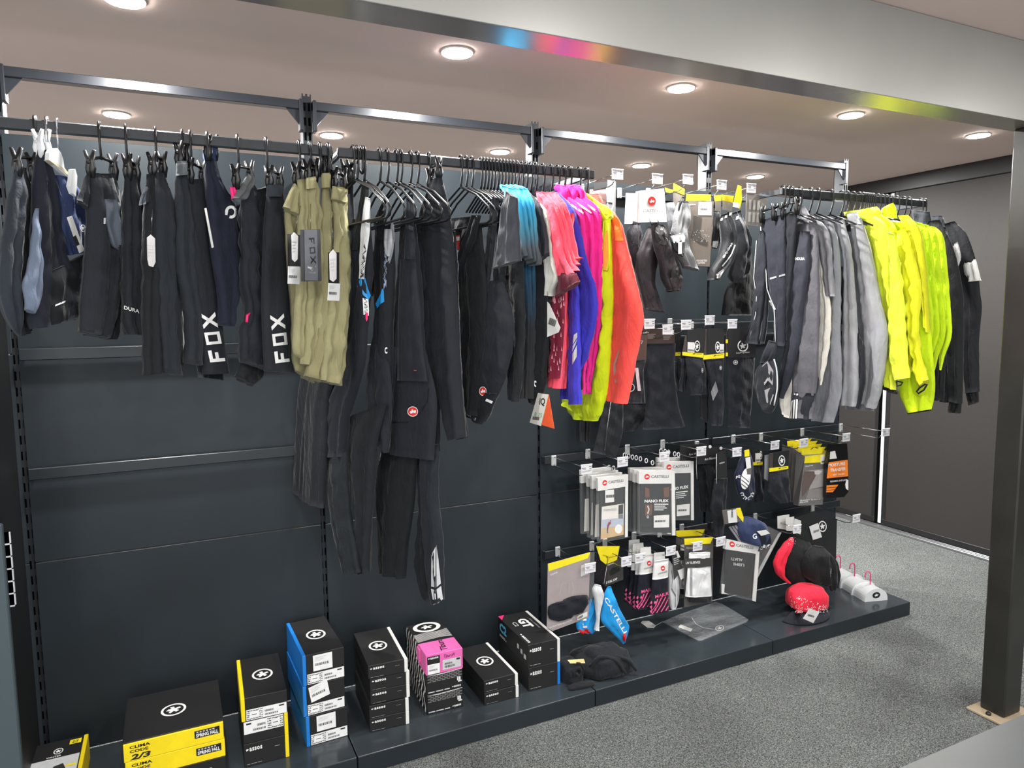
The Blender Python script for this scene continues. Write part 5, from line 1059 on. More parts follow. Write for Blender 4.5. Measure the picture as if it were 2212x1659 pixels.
for k, (dx, dy, lb) in enumerate([(-200, -92, 'clear zip bag of warmers, fourth back behind the cyclist picture'), (-120, -50, 'clear zip bag of warmers, third back behind the cyclist picture'), (-72, -24, 'clear zip bag of warmers, just behind the cyclist picture'), (0, 0, 'clear zip bag with cyclist picture card, front of its hook')]):
    pl = PL(1.95, -.14-.038*k, 0)
    t, c, h, L, sh = bag_pack(lb, pl, C1, H1, dx, dy)
    cd = slab('picture_card', pl, sh([L(.13, .46), L(.86, .46), L(.86, .955), L(.08, .965)]), paper((224, 220, 214)), .002, t, 0)
    if k == 3:
        brand(pl, zm((782, 828))[0], (45, -6), (0, -12), h, .0048, frac=.23)
        slab('price_sticker', pl, zm((815, 880), (920, 870), (922, 1020), (815, 1030)), WHC, .0008, t, .004); prt(pl, BARS, zm((826, 970))[0], (17, -1), (0, -6), M_bp, t, .0052)
        quad(pl, sh([L(.11, .80), L(.86, .80), L(.86, .955), L(.08, .965)]), ink((206, 170, 120)), cd, .0006, 'ground_print'); quad(pl, sh([L(.12, .66), L(.86, .68), L(.86, .80), L(.11, .80)]), ink((176, 184, 200)), cd, .0005, 'sky_print')
        prt(pl, text2('THERMOFLEX', 0), zm((795, 1132))[0], (28, -2), (0, -5), ink((150, 150, 150)), cd)
        quad(pl, zm((975, 1056), (1030, 1046), (1028, 1160), (972, 1168)), ink((50, 52, 56)), cd, .0008); quad(pl, zm((972, 1170), (1028, 1164), (1028, 1215), (972, 1220)), ink((120, 122, 124)), cd, .0008)
        W = join2(sub2(ring2(1, .85, 20), .0, 0, .42, .34), sub2(ring2(1, .85, 20), .58, 0, 1, .34), strokes2([[(.2, .18), (.38, .42), (.72, .40), (.8, .17)], [(.38, .42), (.5, .16), (.72, .40)]], .03))
        prt(pl, W, zm((795, 1420))[0], (20, -1), (0, -32), ink((190, 190, 186)), cd, .0012, 'bicycle_print')
        prt(pl, poly2([(.2, .62), (.45, .88), (.72, .92), (.78, .78), (.6, .7), (.45, .55)], [(.62, .93), (.7, 1.02), (.8, 1), (.8, .93)]), zm((815, 1420))[0], (16, -1), (0, -32), ink((150, 60, 70)), cd, .0016, 'rider_print')
        prt(pl, poly2([(.3, .6), (.45, .55), (.35, .3), (.4, .15), (.3, .14), (.22, .35)]), zm((815, 1420))[0], (16, -1), (0, -32), ink((50, 50, 56)), cd, .0016, 'rider_print')
        prt(pl, disc2(), zm((930, 1400))[0], (16, -1), (0, -20), M_wp, cd, .0012)
C2 = ((1220, 650), (1646, 650), (1655, 1420), (1220, 1410)); H2 = ((1218, 652), (1612, 640), (1612, 800), (1218, 802))
def nano(pl, sh, t, c, h, full):
    brand(pl, sh([(1283, 752)])[0], (52, -1), (0, -12), h, .0048, frac=.22)
    prt(pl, text2('NANO FLEX', .04), sh([(1285, 1028)])[0], (52, -1), (0, -6.5), M_wp, c, .001, 'bold_word')
    prt(pl, LINES, sh([(1400, 1140)])[0], (34, 0), (0, -20), M_wp, c, .001)
    for q in (((1290, 840), (1340, 860), (1345, 960), (1290, 970)), ((1510, 850), (1580, 840), (1580, 960), (1515, 965)), ((1290, 1050), (1380, 1050), (1370, 1180), (1290, 1180))): quad(pl, sh(q), ink((104, 70, 54)), c, .0008, 'brown_print')
    prt(pl, strokes2([[(.3, 1), (.7, .55), (.3, 0)]], .3), sh([(1308, 1160)])[0], (8, 0), (0, -17), M_gp, c, .0012); prt(pl, ring2(1, .5), sh([(1310, 1215)])[0], (5, 0), (0, -6), M_gp, c, .0012)
    slab('price_sticker', pl, sh([(1395, 1185), (1580, 1172), (1578, 1322), (1395, 1326)]), WHC, .0008, t, .004); prt(pl, BARS, sh([(1410, 1262)])[0], (22, -1), (0, -4), M_bp, t, .0052)
for k, (dx, dy, y, lb) in enumerate([(-110, -36, -.17, 'clear zip bag of sleeves, third back of the centre hook'), (-55, -15, -.21, 'clear zip bag of sleeves, second back of the centre hook'), (0, 0, -.25, 'clear zip bag of black sleeves with bold white wording, front of the centre hook')]):
    pl = PL(2.2, y, 0); t, c, h, L, sh = bag_pack(lb, pl, C2, H2, dx, dy)
    if k == 2: nano(pl, sh, t, c, h, True)
for k, (dx, dy, y, lb) in enumerate([(150, -160, -.12, 'clear zip bag of sleeves, hidden rear one right of centre'), (225, -115, -.17, 'clear zip bag of black sleeves with bold wording, right of and behind the centre one')]):
    pl = PL(2.3, y, 0); Cx = ((1290, 655), (1646, 648), (1650, 1352), (1290, 1352)); Hx = ((1290, 655), (1622, 650), (1622, 785), (1290, 795)); t, c, h, L, sh = bag_pack(lb, pl, Cx, Hx, dx, dy)
    if k: brand(pl, zm((1548, 640))[0], (48, -4), (0, -12), h, .0048, frac=.22); prt(pl, text2('NANO FLEX', .04), zm((1560, 892))[0], (45, -7), (0, -6.5), M_wp, c, .001, 'bold_word'); prt(pl, LINES, zm((1660, 1000))[0], (28, -3), (0, -20), M_wp, c, .001); slab('price_sticker', pl, zm((1670, 1058), (1826, 1042), (1822, 1176), (1670, 1190)), WHC, .0008, t, .004); prt(pl, BARS, zm((1685, 1132))[0], (18, -1), (0, -4), M_bp, t, .0052)
# little grey plastic rings threading the bags on their prongs
for k, (a, b_, y) in enumerate([(1045, 455, -.1), (1095, 465, -.13), (1140, 478, -.15), (1185, 486, -.18), (1235, 498, -.2), (1305, 520, -.22), (1380, 545, -.24), (1480, 405, -.08), (1530, 412, -.1), (1572, 420, -.12), (1645, 440, -.14), (1690, 448, -.16), (860, 600, -.2), (915, 610, -.22)]):
    pl = PL(2.2, y, 0); q = [pl.p(*p) for p in zm(*[(a+26*math.cos(u)*.6, b_+6+26*math.sin(u)) for u in np.linspace(0, 2*PI, 13)[:-1]])]
    o_ = MB().tube(q, .002, 5, True).build('bag_ring', M_tagp)
    wh = ('left' if k > 11 else 'centre' if k < 7 else 'right-of-centre'); tag(o_, 'grey plastic ring, '+nth('ring '+wh)+' from the wall on the '+wh+' wire hook of zip bags', 'ring', 'plastic rings on the wire hooks')
pc, pc2, pc3 = PL(2.6, -.25, 0), PL(2.6, -.2, 0), PL(2.6, -.14, 0)
def soft(label, pl, C, word, wo, wu, wv, L, R, name='arm_warmer', col=(32, 35, 40), edge=None):
    t = item(name, label, 'warmer', pl, L[-1], gC)
    c = slab('card', pl, C, BKC, .002, t, .012)
    if word: prt(pl, text2(word, .005), wo, wu, wv, M_wp, c, .0135, 'word_print')
    cloth('fabric', pl, L, R, fab(col), t, T=.014, fold=.005)
    if edge: MB().tube([pl.p(*q, .014) for q in edge], .0012, 5).build('clear_edge', M_tagp, t)
    return t, c
soft('black arm warmers with plain word card, left of the cut-corner card', pc3, zn((-60, 330), (250, 330), (250, 560), (-60, 540)), 'Arm W', zn((45, 466))[0], (16, -2), (0, -5), zn((130, 560), (165, 800), (190, 1130)), zn((260, 560), (300, 800), (330, 1150)), edge=zn((135, 470), (135, 620), (142, 745)))
t, c = soft('black arm warmers with word card and two round eyelets', pc2, zn((140, 350), (480, 375), (440, 560), (140, 570)), 'Arm Warmer', zn((235, 525))[0], (25, -4), (0, -5), zn((250, 560), (275, 800), (300, 1100)), zn((400, 560), (395, 800), (380, 1150)))
for q in ((298, 358), (428, 376)): prt(pc2, disc2(), zn((q[0]-18, q[1]+20))[0], (6.5, 0), (0, -7), WHC, c, .0135, 'eyelet')
t, c = soft('long black leg warmers under a cut-corner card, beside the navy shoe cover', pc, zn((375, 442), (500, 402), (500, 715), (385, 752)), 'endura', zn((410, 568))[0], (11, -3), (0, -4), zn((350, 750), (320, 950), (297, 1090), (330, 1250), (340, 1420)), zn((505, 730), (490, 1000), (480, 1250), (450, 1430)), edge=zn((375, 445), (372, 620), (377, 800)))
NVY = (40, 48, 74)
t = item('shoe_cover', 'navy shoe cover with white striped patch and curved white lettering', 'shoe cover', pc, zn((740, 1010))[0], gC)
a = cloth('shell', pc, zn((700, 420), (645, 560), (592, 700), (600, 800), (640, 920), (700, 1010)), zn((770, 400), (800, 560), (818, 760), (815, 900), (760, 1010)), fab(NVY), t, T=.024, fold=.004)
mark('white_patch', pc, a, disc2(1, 24), zn((655, 880))[0], (21, -4), (4, -46), M_wp, a, .003)
for k in range(4): mark('black_stripe', pc, a, strokes2([[(0, .0), (.4, .35), (.6, .5), (1, 1)]], .12), zn((672, 850-48*k))[0], (16, 2), (0, 12), M_bp, a, .005)
for i, ch in enumerate('GripGrab'):
    an = PI*(1.0+i/7.*.92); cx_, cy_ = zn((742, 905))[0]; R0 = 15.
    px_ = (cx_+R0*math.cos(an)*.98, cy_-R0*math.sin(an)*1.15)
    mark('curved_letter', pc, a, text2(ch, .02), px_, (3.4*math.cos(an+PI/2), -3.4*math.sin(an+PI/2)), (-7*math.cos(an), 7*math.sin(an)), M_wp, a, .003)
mark('letter_print', pc, a, text2('pG', .02), zn((606, 742))[0], (9, 0), (1, -8), M_wp, a, .003)
slab('yellow_tag', pc, zn((710, 402), (765, 392), (768, 470), (714, 482)), YLC, .0015, t, .034); slab('price_sticker', pc, zn((720, 492), (778, 482), (788, 612), (736, 624)), WHC, .001, t, .034); slab('grey_tag', pc, zn((736, 626), (790, 614), (794, 690), (745, 690)), GREYC, .0015, t, .032)
assos_pack('small black warmer pack with yellow band, set back behind the navy shoe cover', pc3, zn((800, 390), (935, 402), (928, 580), (796, 578)), zn((794, 546), (926, 540), (926, 574), (794, 584)), (zn((800, 590), (805, 800), (830, 1020)), zn((930, 580), (940, 800), (950, 1000))), (zn((905, 460))[0], 2.6, 9), zn((840, 440), (900, 436), (898, 540), (840, 544)), grp=gC)
t, b, c = assos_pack('black warmer pack with yellow band and white ring logo, front of the third row', pc, zn((1062, 430), (1245, 400), (1228, 600), (1055, 625)), zn((1008, 618), (1232, 592), (1232, 622), (1008, 662)), (zn((1000, 660), (990, 850), (985, 920), (1100, 1030)), zn((1230, 632), (1250, 850), (1262, 1012))), (zn((1155, 525))[0], 7, 11.5), None, zn((1010, 445), (1062, 432), (1055, 625), (1008, 640)), grp=gC)
quad(pc, zn((948, 462), (1005, 450), (992, 772), (945, 740)), paper((132, 138, 142)), c, -.02, 'pale_card')
for k, (dx, dy, y, lb) in enumerate([(-170, -100, -.1, 'rearmost grey and yellow base layer box'), (-100, -72, -.13, 'third grey and yellow base layer box from the front'), (-45, -36, -.17, 'second grey and yellow base layer box from the front'), (0, 0, -.22, 'grey and yellow base layer box with torso picture, front of its hook')]):
    pl = PL(3., y, 0); sh = lambda *P: [(a+dx/5.53, b+dy/5.53) for a, b in zn(*P)]
    t = item('base_layer_box', lb, 'box', pl, sh((1500, 1060))[0], 'grey and yellow base layer boxes')
    F = sh((1432, 475), (1726, 442), (1642, 1050), (1352, 1066)); S_ = sh((1330, 425), (1432, 475), (1352, 1066), (1285, 1022))
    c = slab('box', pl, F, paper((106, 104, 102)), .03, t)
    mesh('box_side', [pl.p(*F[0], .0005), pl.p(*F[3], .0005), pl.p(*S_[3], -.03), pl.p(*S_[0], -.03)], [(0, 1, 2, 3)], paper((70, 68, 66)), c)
    quad(pl, sh((1432, 475), (1726, 442), (1716, 542), (1422, 556)), YLC, c, .001, 'yellow_band')
    slab('yellow_header', pl, sh((1390, 392), (1682, 360), (1632, 442), (1395, 456)), YLC, .0015, t, -.012)
    if k == 3:
        prt(pl, strokes2([[(0, .2), (.4, 1), (.6, .9), (1, .3)]], .2), zn((1500, 398))[0], (16, -2), (0, -5), M_bp, c, -.01, 'hang_slot')
        slab('price_sticker', pl, zn((1620, 472), (1722, 456), (1716, 560), (1620, 568)), WHC, .0008, t, .002); prt(pl, BARS, zn((1630, 552))[0], (13, -1), (0, -4), M_bp, t, .0032)
        prt(pl, text2('GripGrab', .01), zn((1437, 606))[0], (16, -2), (0, -4), M_wp, c); prt(pl, text2('SHORT SLEEVE', .01), zn((1372, 1012))[0], (44, -4), (0, -3), M_wp, c); prt(pl, text2('BASE LAYER', .01), zn((1370, 1034))[0], (18, -2), (0, -3), M_wp, c)
        quad(pl, zn((1430, 650), (1690, 620), (1665, 830), (1480, 870), (1500, 800)), ink((150, 146, 144)), c, .0014, 'torso_print'); quad(pl, zn((1425, 650), (1580, 655), (1545, 740), (1470, 870), (1400, 960), (1398, 820)), ink((92, 78, 74)), c, .0016, 'torso_print'); quad(pl, zn((1545, 650), (1600, 640), (1640, 650), (1600, 690), (1550, 692)), ink((196, 190, 188)), c, .0018, 'torso_print'); quad(pl, zn((1480, 870), (1665, 850), (1650, 985), (1440, 985)), ink((128, 124, 122)), c, .0014, 'torso_print')
t = item('base_layer_pack', 'black pack with orange panel at the right end of the third row', 'package', pc, zn((1800, 960))[0], gC)
c = slab('pouch', pc, zn((1750, 330), (1935, 320), (1948, 520), (1950, 900), (1900, 960), (1690, 975), (1700, 560), (1720, 440)), mat('glossy_black_bag', (24, 24, 26), .18), .02, t)
quad(pc, zn((1715, 546), (1942, 514), (1946, 712), (1692, 738)), ink((240, 128, 30)), c, .001, 'orange_panel')
for w_, o_, u_, v_ in (('MOISTURE', (1712, 602), (36, -4), (0, -7)), ('TRANSFER', (1735, 662), (33, -4), (0, -7)), ('KEEPS YOU DRY', (1765, 706), (26, -3), (0, -3.5)), ('TECHNICAL BASE LAYER', (1730, 786), (38, -4), (0, -3.5))): prt(pc, text2(w_, .02), zn(o_)[0], u_, v_, M_wp, c, .002, 'word_print')
quad(pc, zn((1690, 822), (1832, 812), (1765, 902), (1684, 905)), ink((240, 128, 30)), c, .001, 'orange_tab')
for k in range(2): quad(pc, zn((1686, 850+28*k), (1810-18*k, 840+28*k), (1808-18*k, 846+28*k), (1686, 856+28*k)), M_bp, c, .0016, 'tab_gap')
quad(pc, zn((1925, 760), (1948, 755), (1948, 880), (1920, 860), (1912, 810)), M_wp, c, .001, 'white_shape'); slab('price_sticker', pc, zn((1735, 420), (1792, 410), (1812, 500), (1728, 508)), WHC, .001, t, .002)
# ---- lowest row
zo = Z(1160, 1120, 5.53); zq = Z(1480, 1080, 4.254)
gD = 'socks, caps and sleeves on the lowest hook row'
pd, pd2, pd3 = PL(2., -.27, 0), PL(2., -.21, 0), PL(2., -.15, 0)
t = item('neck_warmer_card', 'grey card with black neck warmer bundle and yellow header', 'package', pd, zo((300, 1340))[0], gD)
c = slab('card', pd, zo((130, 542), (638, 402), (612, 1185), (185, 1345), (118, 1300)), paper((158, 148, 148)), .002, t)
slab('yellow_header', pd, zo((130, 544), (638, 403), (606, 476), (140, 632)), YLC, .001, t, .001); slab('clear_edge', pd, zo((640, 405), (688, 402), (680, 900), (615, 1150)), clear('clear_bag'), .002, t)
slab('price_sticker', pd, zo((528, 562), (622, 536), (612, 662), (526, 692)), WHC, .0008, t, .002); slab('price_sticker', pd, zo((485, 1168), (602, 1112), (600, 1166), (485, 1216)), WHC, .0008, t, .018); prt(pd, BARS, zo((492, 1205))[0], (10, -5), (0, -5), M_bp, t, .019)
prt(pd, text2('GripGrab', .01), zo((160, 690))[0], (15, -6), (0, -5), M_wp, c); prt(pd, text2('MULTIFUNCTIONAL NECK WARMER', .01), zo((150, 1316))[0], (49, -17), (0, -3.5), M_wp, c)
prt(pd, strokes2([[(0, .3), (.1, .9), (.25, 1), (.4, .9)], [(.5, .3), (.55, .8), (.7, .9), (.8, .5), (.75, .2)]], .02), zo((270, 960))[0], (38, -6), (0, -34), ink((190, 182, 180)), c)
cloth('bundle', pd, zo((135, 1050), (125, 1130), (150, 1200), (250, 1230)), zo((470, 920), (600, 915), (620, 1000), (560, 1100)), fab((30, 33, 42)), t, T=.012, fold=.005, wr=.006, off=.008)
t = item('skull_cap_box', 'dark box with skull cap picture and yellow top', 'box', pd2, zo((900, 800))[0], gD)
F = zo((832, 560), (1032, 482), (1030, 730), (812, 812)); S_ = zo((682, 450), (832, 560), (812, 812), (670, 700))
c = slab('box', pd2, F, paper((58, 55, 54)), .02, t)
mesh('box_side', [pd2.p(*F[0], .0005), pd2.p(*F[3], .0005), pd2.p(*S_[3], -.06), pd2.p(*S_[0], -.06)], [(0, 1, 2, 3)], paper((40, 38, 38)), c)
slab('yellow_top', pd2, zo((708, 332), (988, 330), (956, 492), (832, 556), (760, 500)), YLC, .001, t, -.01)
for q in (((790, 430), (870, 460), (965, 440), (960, 450), (870, 472), (785, 442)), ((870, 470), (832, 545), (826, 540), (862, 468))): quad(pd2, zo(*q), ink((190, 170, 10)), c, -.008, 'flap_crease')
prt(pd2, text2('SKULL CAP', .03), zo((826, 782))[0], (24, -9), (0, -5), M_wp, c); prt(pd2, text2('GripGrab', .01), zo((838, 572))[0], (14, -5), (0, -4), M_wp, c); prt(pd2, text2('GripGrab', .01), zo((790, 720))[0], (0, -22), (-3, 0), M_gp, c, -.02)
quad(pd2, zo((875, 690), (870, 630), (900, 590), (950, 575), (995, 590), (990, 625), (930, 660)), ink((22, 20, 20)), c, .0015, 'cap_picture')
BL = (30, 150, 220)
t = item('shoe_cover', 'bright blue shoe covers with white side lettering hanging on a string', 'shoe cover', pd, zo((1025, 1500))[0], gD)
a = cloth('shell', pd, zo((845, 810), (808, 900), (780, 1060), (768, 1230), (860, 1330), (1025, 1500)), zo((885, 812), (930, 950), (1000, 1100), (1060, 1210), (1088, 1262), (1048, 1420)), fab(BL), t, T=.024, fold=.005)
b = cloth('shell', pd, zo((640, 960), (560, 1150), (470, 1270), (490, 1340), (590, 1372)), zo((700, 980), (700, 1150), (690, 1250), (680, 1340)), fab(BL), t, T=.02, off=-.05)
cloth('white_lining', pd, zo((690, 785), (662, 860), (690, 1000), (705, 1200), (684, 1330)), zo((765, 800), (798, 920), (762, 1060), (745, 1200), (740, 1330)), fab((204, 208, 210)), t, T=.016, off=-.01)
mark('side_letters', pd, a, text2('CASTELLI', .02), zo((800, 960))[0], (43, 76), (7, -5), M_wp, a, .003); mark('side_letters', pd, b, text2('LI', .02), zo((540, 1200))[0], (2, 20), (9, -1), M_wp, b, .003)
mark('red_disc', pd, b, disc2(), zo((545, 1400))[0], (17, 0), (0, -14), M_red, b, .003); mark('red_disc', pd, a, disc2(), zo((1022, 1470))[0], (8, 0), (0, -18), M_red, a, .003)
MB().tube([pd.p(*q, .01) for q in zo((828, 470), (836, 448), (842, 470), (838, 560), (835, 700), (850, 815))], .0011, 5).build('hang_string', M_hang, t); MB().tube([pd.p(*q, .008) for q in zo((836, 560), (800, 780))], .0008, 5).build('hang_string', M_tagp, t)
SOCKN = (36, 37, 52); PK = ink((232, 90, 142))
def sock(label, pl, dx, dy, words=True):
    sh = lambda *P: [(a+dx/5.53, b+dy/5.53) for a, b in zo(*P)]
    t = item('sock_pair', label, 'socks', pl, sh((1400, 1150))[0], 'pink-striped socks')
    slab('hang_card', pl, sh((1400, 412), (1525, 398), (1530, 500), (1398, 520)), WHC, .002, t, -.004)
    w_ = cloth('paper_band', pl, sh((1396, 512), (1388, 600), (1376, 728)), sh((1576, 480), (1572, 580), (1566, 692)), WHC, t, T=.012, fold=.0005, rows=8, wr=0, off=.004)
    s_ = cloth('sock', pl, sh((1378, 690), (1366, 850), (1345, 1000), (1342, 1148)), sh((1568, 660), (1572, 850), (1578, 1000), (1578, 1112)), fab(SOCKN), t, T=.012, fold=.002)
    if words:
        mark('round_logo', pl, w_, disc2(), sh((1480, 625))[0], (9, 0), (0, -11), M_red, w_, .002); mark('logo_figure', pl, w_, SQUIG, sh((1480, 625))[0], (9, 0), (0, -11), M_wp, w_, .003); mark('brand_word', pl, w_, text2('castelli', 0), sh((1445, 672))[0], (20, -5), (0, -5), ink((120, 120, 122)), w_, .002)
        mark('pink_word', pl, s_, text2('MAJLR', .02), sh((1412, 968))[0], (29, -8), (0, -9), PK, s_, .002)
    mark('pink_stripes', pl, s_, strokes2([[(0, .55), (.12, .25), (.3, .5), (.42, .95)], [(.0, .25), (.12, .0), (.4, .45), (.62, .98)], [(.35, .02), (.6, .45), (.85, 1)], [(.6, .04), (.8, .4), (1, .9)], [(.85, .06), (1, .35)]], .06), sh((1350, 1145))[0], (40, -7), (0, -32), PK, s_, .002)
    mark('pink_leaves', pl, s_, poly2(*[[(x, y), (x+.07, y+.1), (x+.03, y+.24), (x-.05, y+.12)] for x, y in ((.08, .02), (.08, .3), (.08, .58), (.3, .1), (.28, .55))]), sh((1345, 1140))[0], (40, -7), (0, -34), PK, s_, .003)
for k, (dx, dy, lb) in enumerate([(-300, -150, 'rearmost pink-striped navy socks'), (-255, -110, 'fourth pink-striped navy socks from the front'), (-205, -60, 'third pink-striped navy socks from the front'), (-165, -60, 'second pink-striped navy socks, red logo showing'), (0, 0, 'front pair of pink-striped navy socks with white band and red logo')]): sock(lb, PL(2.2, -.13-.03*k, 0), dx, dy, k > 2)
t = item('sleeve_pair', 'loose white arm sleeves with grey line beside the socks', 'sleeves', pd2, zo((1620, 1080))[0], gD)
a = cloth('sleeve', pd2, zo((1582, 500), (1572, 700), (1580, 1000), (1600, 1080)), zo((1650, 640), (1692, 760), (1690, 950), (1660, 1070)), fab((214, 216, 218)), t, T=.016, fold=.006)
mark('grey_line', pd2, a, strokes2([[(.2, 1), (.35, .75), (.2, .5), (.75, .3), (.7, 0)]], .07), zo((1590, 1060))[0], (16, 0), (0, -80), ink((110, 112, 116)), a, .003)
t2_ = slab('swing_tag', pd2, zo((1612, 452), (1684, 420), (1742, 600), (1640, 732)), DKG, .002, t, .03); slab('price_sticker', pd2, zo((1680, 622), (1766, 590), (1796, 690), (1720, 732)), WHC, .001, t, .032); slab('price_sticker', pd2, zo((1655, 396), (1680, 386), (1712, 462), (1684, 472)), WHC, .001, t, .032); prt(pd2, LINES, zo((1640, 580))[0], (15, -6), (-2, -20), M_gp, t2_, .0315)
def sleeves(label, pl, dx, dy, words):
    sh = lambda *P: [(a+dx/5.53, b+dy/5.53) for a, b in zo(*P)]
    t = item('sleeve_pack', label, 'sleeves', pl, sh((1900, 1000))[0], gD)
    c = slab('card', pl, sh((1762, 300), (2106, 232), (2096, 1000), (1760, 1060)), paper((84, 82, 80)), .002, t, -.016)
    slab('yellow_header', pl, sh((1760, 242), (2104, 224), (2072, 300), (1765, 316)), YLC, .0015, t, -.012)
    cloth('folded_top', pl, sh((1815, 412), (1812, 474)), sh((2072, 400), (2066, 464)), fab((222, 224, 224)), t, T=.012, rows=5, fold=.001)
    b_ = slab('band', pl, sh((1772, 482), (2102, 470), (2096, 572), (1772, 592)), DKG, .002, t, .013)
    if words: prt(pl, text2('UV SLEEVES', .02), sh((1778, 548))[0], (31, -2), (0, -5.5), M_wp, b_, .0145, 'word_print'); prt(pl, text2('GripGrab', .01), sh((1785, 365))[0], (14, 0), (0, -4), M_wp, c, -.014)
    s_ = cloth('sleeve', pl, sh((1800, 590), (1785, 750), (1768, 930)), sh((2074, 574), (2082, 750), (2092, 922)), fab((224, 226, 226)), t, T=.014, fold=.001)
    cloth('dark_hem', pl, sh((1815, 932), (1815, 996)), sh((2092, 918), (2090, 990)), fab((40, 41, 44)), t, T=.014, rows=5, fold=.001)
    mark('grey_stripe', pl, s_, rects2((0, 0, 1, 1)), sh((1828, 925))[0], (5, 0), (0, -60), ink((150, 152, 156)), s_, .003)
sleeves('second pack of white sleeves with yellow header, set back', pd3, -100, -95, False)
sleeves('pack of white sun sleeves with dark word band and yellow header', pd, 0, 0, True)
pe = PL(2.9, -.26, 0)
t = item('zip_bag', 'clear zip bag of black fabric with white header, below the navy cap', 'package', pe, zq((500, 900))[0], gD)
c = slab('insert', pe, zq((372, 462), (640, 512), (622, 905), (365, 850)), mat('glossy_black_bag', (24, 24, 26), .18), .01, t, -.004)
slab('bag', pe, zq((385, 362), (682, 420), (650, 935), (335, 862)), BAG, .014, t, .002); h = slab('header', pe, zq((385, 362), (682, 422), (660, 496), (366, 452)), WHC, .015, t, .0034); slab('zip_slider', pe, zq((655, 470), (684, 476), (650, 935), (620, 925)), WHC, .004, t, .005)
brand(pe, zq((408, 428))[0], (51, 9), (0, -12), h, .0048, frac=.22); prt(pe, text2('ITALIA', .02), zq((425, 528))[0], (24, 3), (0, 6), M_gp, c, .001); prt(pe, text2('IMELI', .02), zq((445, 575))[0], (23, 3), (0, 6), M_gp, c, .001)
slab('corner_fold', pe, zq((335, 770), (365, 775), (358, 850), (400, 866), (335, 862)), WHC, .001, t, .006)
t = item('zip_bag', 'clear zip bag tilted behind the navy cap', 'package', PL(3., -.2, 0), zq((700, 700))[0], gD); slab('bag', PL(3., -.2, 0), zq((770, 245), (885, 300), (860, 350), (660, 720), (640, 700), (690, 440)), clear('clear_bag'), .008, t); slab('edge_strip', PL(3., -.2, 0), zq((868, 318), (886, 300), (664, 722), (652, 712)), clear('frosted_edge', (220, 222, 222), .7, .3), .01, t, .002)
t = item('cap', 'navy cap with upside-down white lettering under a yellow-edged tag', 'cap', pe, zq((700, 440))[0], gD)
a = cloth('crown', pe, zq((540, 150), (490, 220), (480, 300), (520, 380), (600, 410)), zq((640, 168), (740, 220), (765, 300), (720, 380), (680, 405)), fab((46, 58, 92)), t, T=.04, fold=.008)
b = cloth('peak', pe, zq((660, 310), (670, 380), (690, 440)), zq((770, 290), (798, 350), (780, 425)), fab((34, 40, 58)), t, T=.012, off=.03, rows=12)
mark('brand_word', pe, b, text2('GripG', .02), zq((785, 395))[0], (-25, 6), (2, 9), M_wp, b, .003); mark('brand_word', pe, a, text2('G', .02), zq((625, 362))[0], (9, -2), (-2, -11), M_wp, a, .003); slab('white_label', pe, zq((660, 288), (745, 275), (780, 308), (700, 330)), WHC, .001, t, .046)
c = slab('hang_tag', pe, zq((340, 95), (505, 72), (538, 190), (362, 224)), GREYC, .002, t, .05); slab('price_sticker', pe, zq((388, 100), (470, 86), (480, 205), (400, 214)), WHC, .001, t, .052); slab('yellow_edge', pe, zq((468, 78), (508, 72), (537, 160), (534, 206), (480, 140)), YLC, .001, t, .053); prt(pe, BARS, zq((440, 160))[0], (0, -17), (-3.5, 0), M_bp, t, .0545)
for i in range(3): mark('pale_stripe', pe, None, rects2((0, 0, 1, 1)), zq((400+26*i, 250-6*i))[0], (24, 34), (4, -2), ink((130, 130, 136)), t, .0)
for k, (C, y, lb) in enumerate([(((848, 150), (958, 133), (955, 262), (940, 275), (850, 262)), -.2, 'blank white swing tag, leftmost of the cluster'), (((922, 168), (1002, 152), (990, 285), (930, 282)), -.23, 'blank white swing tag, middle of the cluster'), (((1005, 170), (1066, 190), (1062, 318), (990, 290)), -.21, 'blank white swing tag, rightmost of the cluster')]):
    pl = PL(3., y, 0); o_ = slab('swing_tag', pl, zq(*C), paper((206, 206, 204)), .0015, None); tag(o_, lb, 'tag', 'blank white swing tags')
t = item('hang_card', 'large black hang card with white ring logo at the end of the lowest row', 'card', PL(3.2, -.16, 0), zq((1250, 780))[0], gD)
pl = PL(3.2, -.16, 0); c = slab('card', pl, zq((1015, 160), (1180, 105), (1395, 175), (1382, 790), (1010, 700)), BKC, .003, t)
prt(pl, ASSOS, zq((1224, 292))[0], (18, 1), (0, -24), M_wp, c, .0015, 'ring_logo')
slab('swing_tag', pl, zq((1140, 245), (1220, 213), (1258, 342), (1175, 368)), WHC, .0015, t, .006); prt(pl, BARS, zq((1180, 305))[0], (12, -4), (0, -5), ink((110, 104, 100)), t, .0072)
t = item('cap', 'black cap with red mesh side strip, hanging behind the loose red cap', 'cap', PL(3.1, -.24, 0), zq((950, 780))[0], gD); pl = PL(3.1, -.24, 0)
cloth('crown', pl, zq((1010, 330), (900, 480), (860, 580), (900, 700), (1000, 800)), zq((1130, 380), (1180, 500), (1170, 650), (1140, 740), (1100, 790)), fab((26, 27, 29)), t, T=.05, fold=.008, off=-.03)
a = cloth('red_side', pl, zq((965, 340), (860, 470), (820, 580), (842, 680), (940, 765)), zq((1002, 350), (955, 480), (905, 590), (905, 690), (965, 760)), fab((228, 36, 62)), t, T=.02, fold=.004, off=.01)
rg = random.Random(8); mark('white_dots', pl, a, poly2(*[[(x, y), (x+.07, y), (x+.07, y+.05), (x, y+.05)] for x, y in [(rg.random(), rg.random()) for _ in range(26)]]), zq((940, 420))[0], (14, 0), (5, -18), M_wp, a, .003)
t = item('cap', 'soft black cap with white word up the peak, right of the red strip cap', 'cap', PL(3.2, -.27, 0), zq((1300, 830))[0], gD); pl = PL(3.2, -.27, 0)
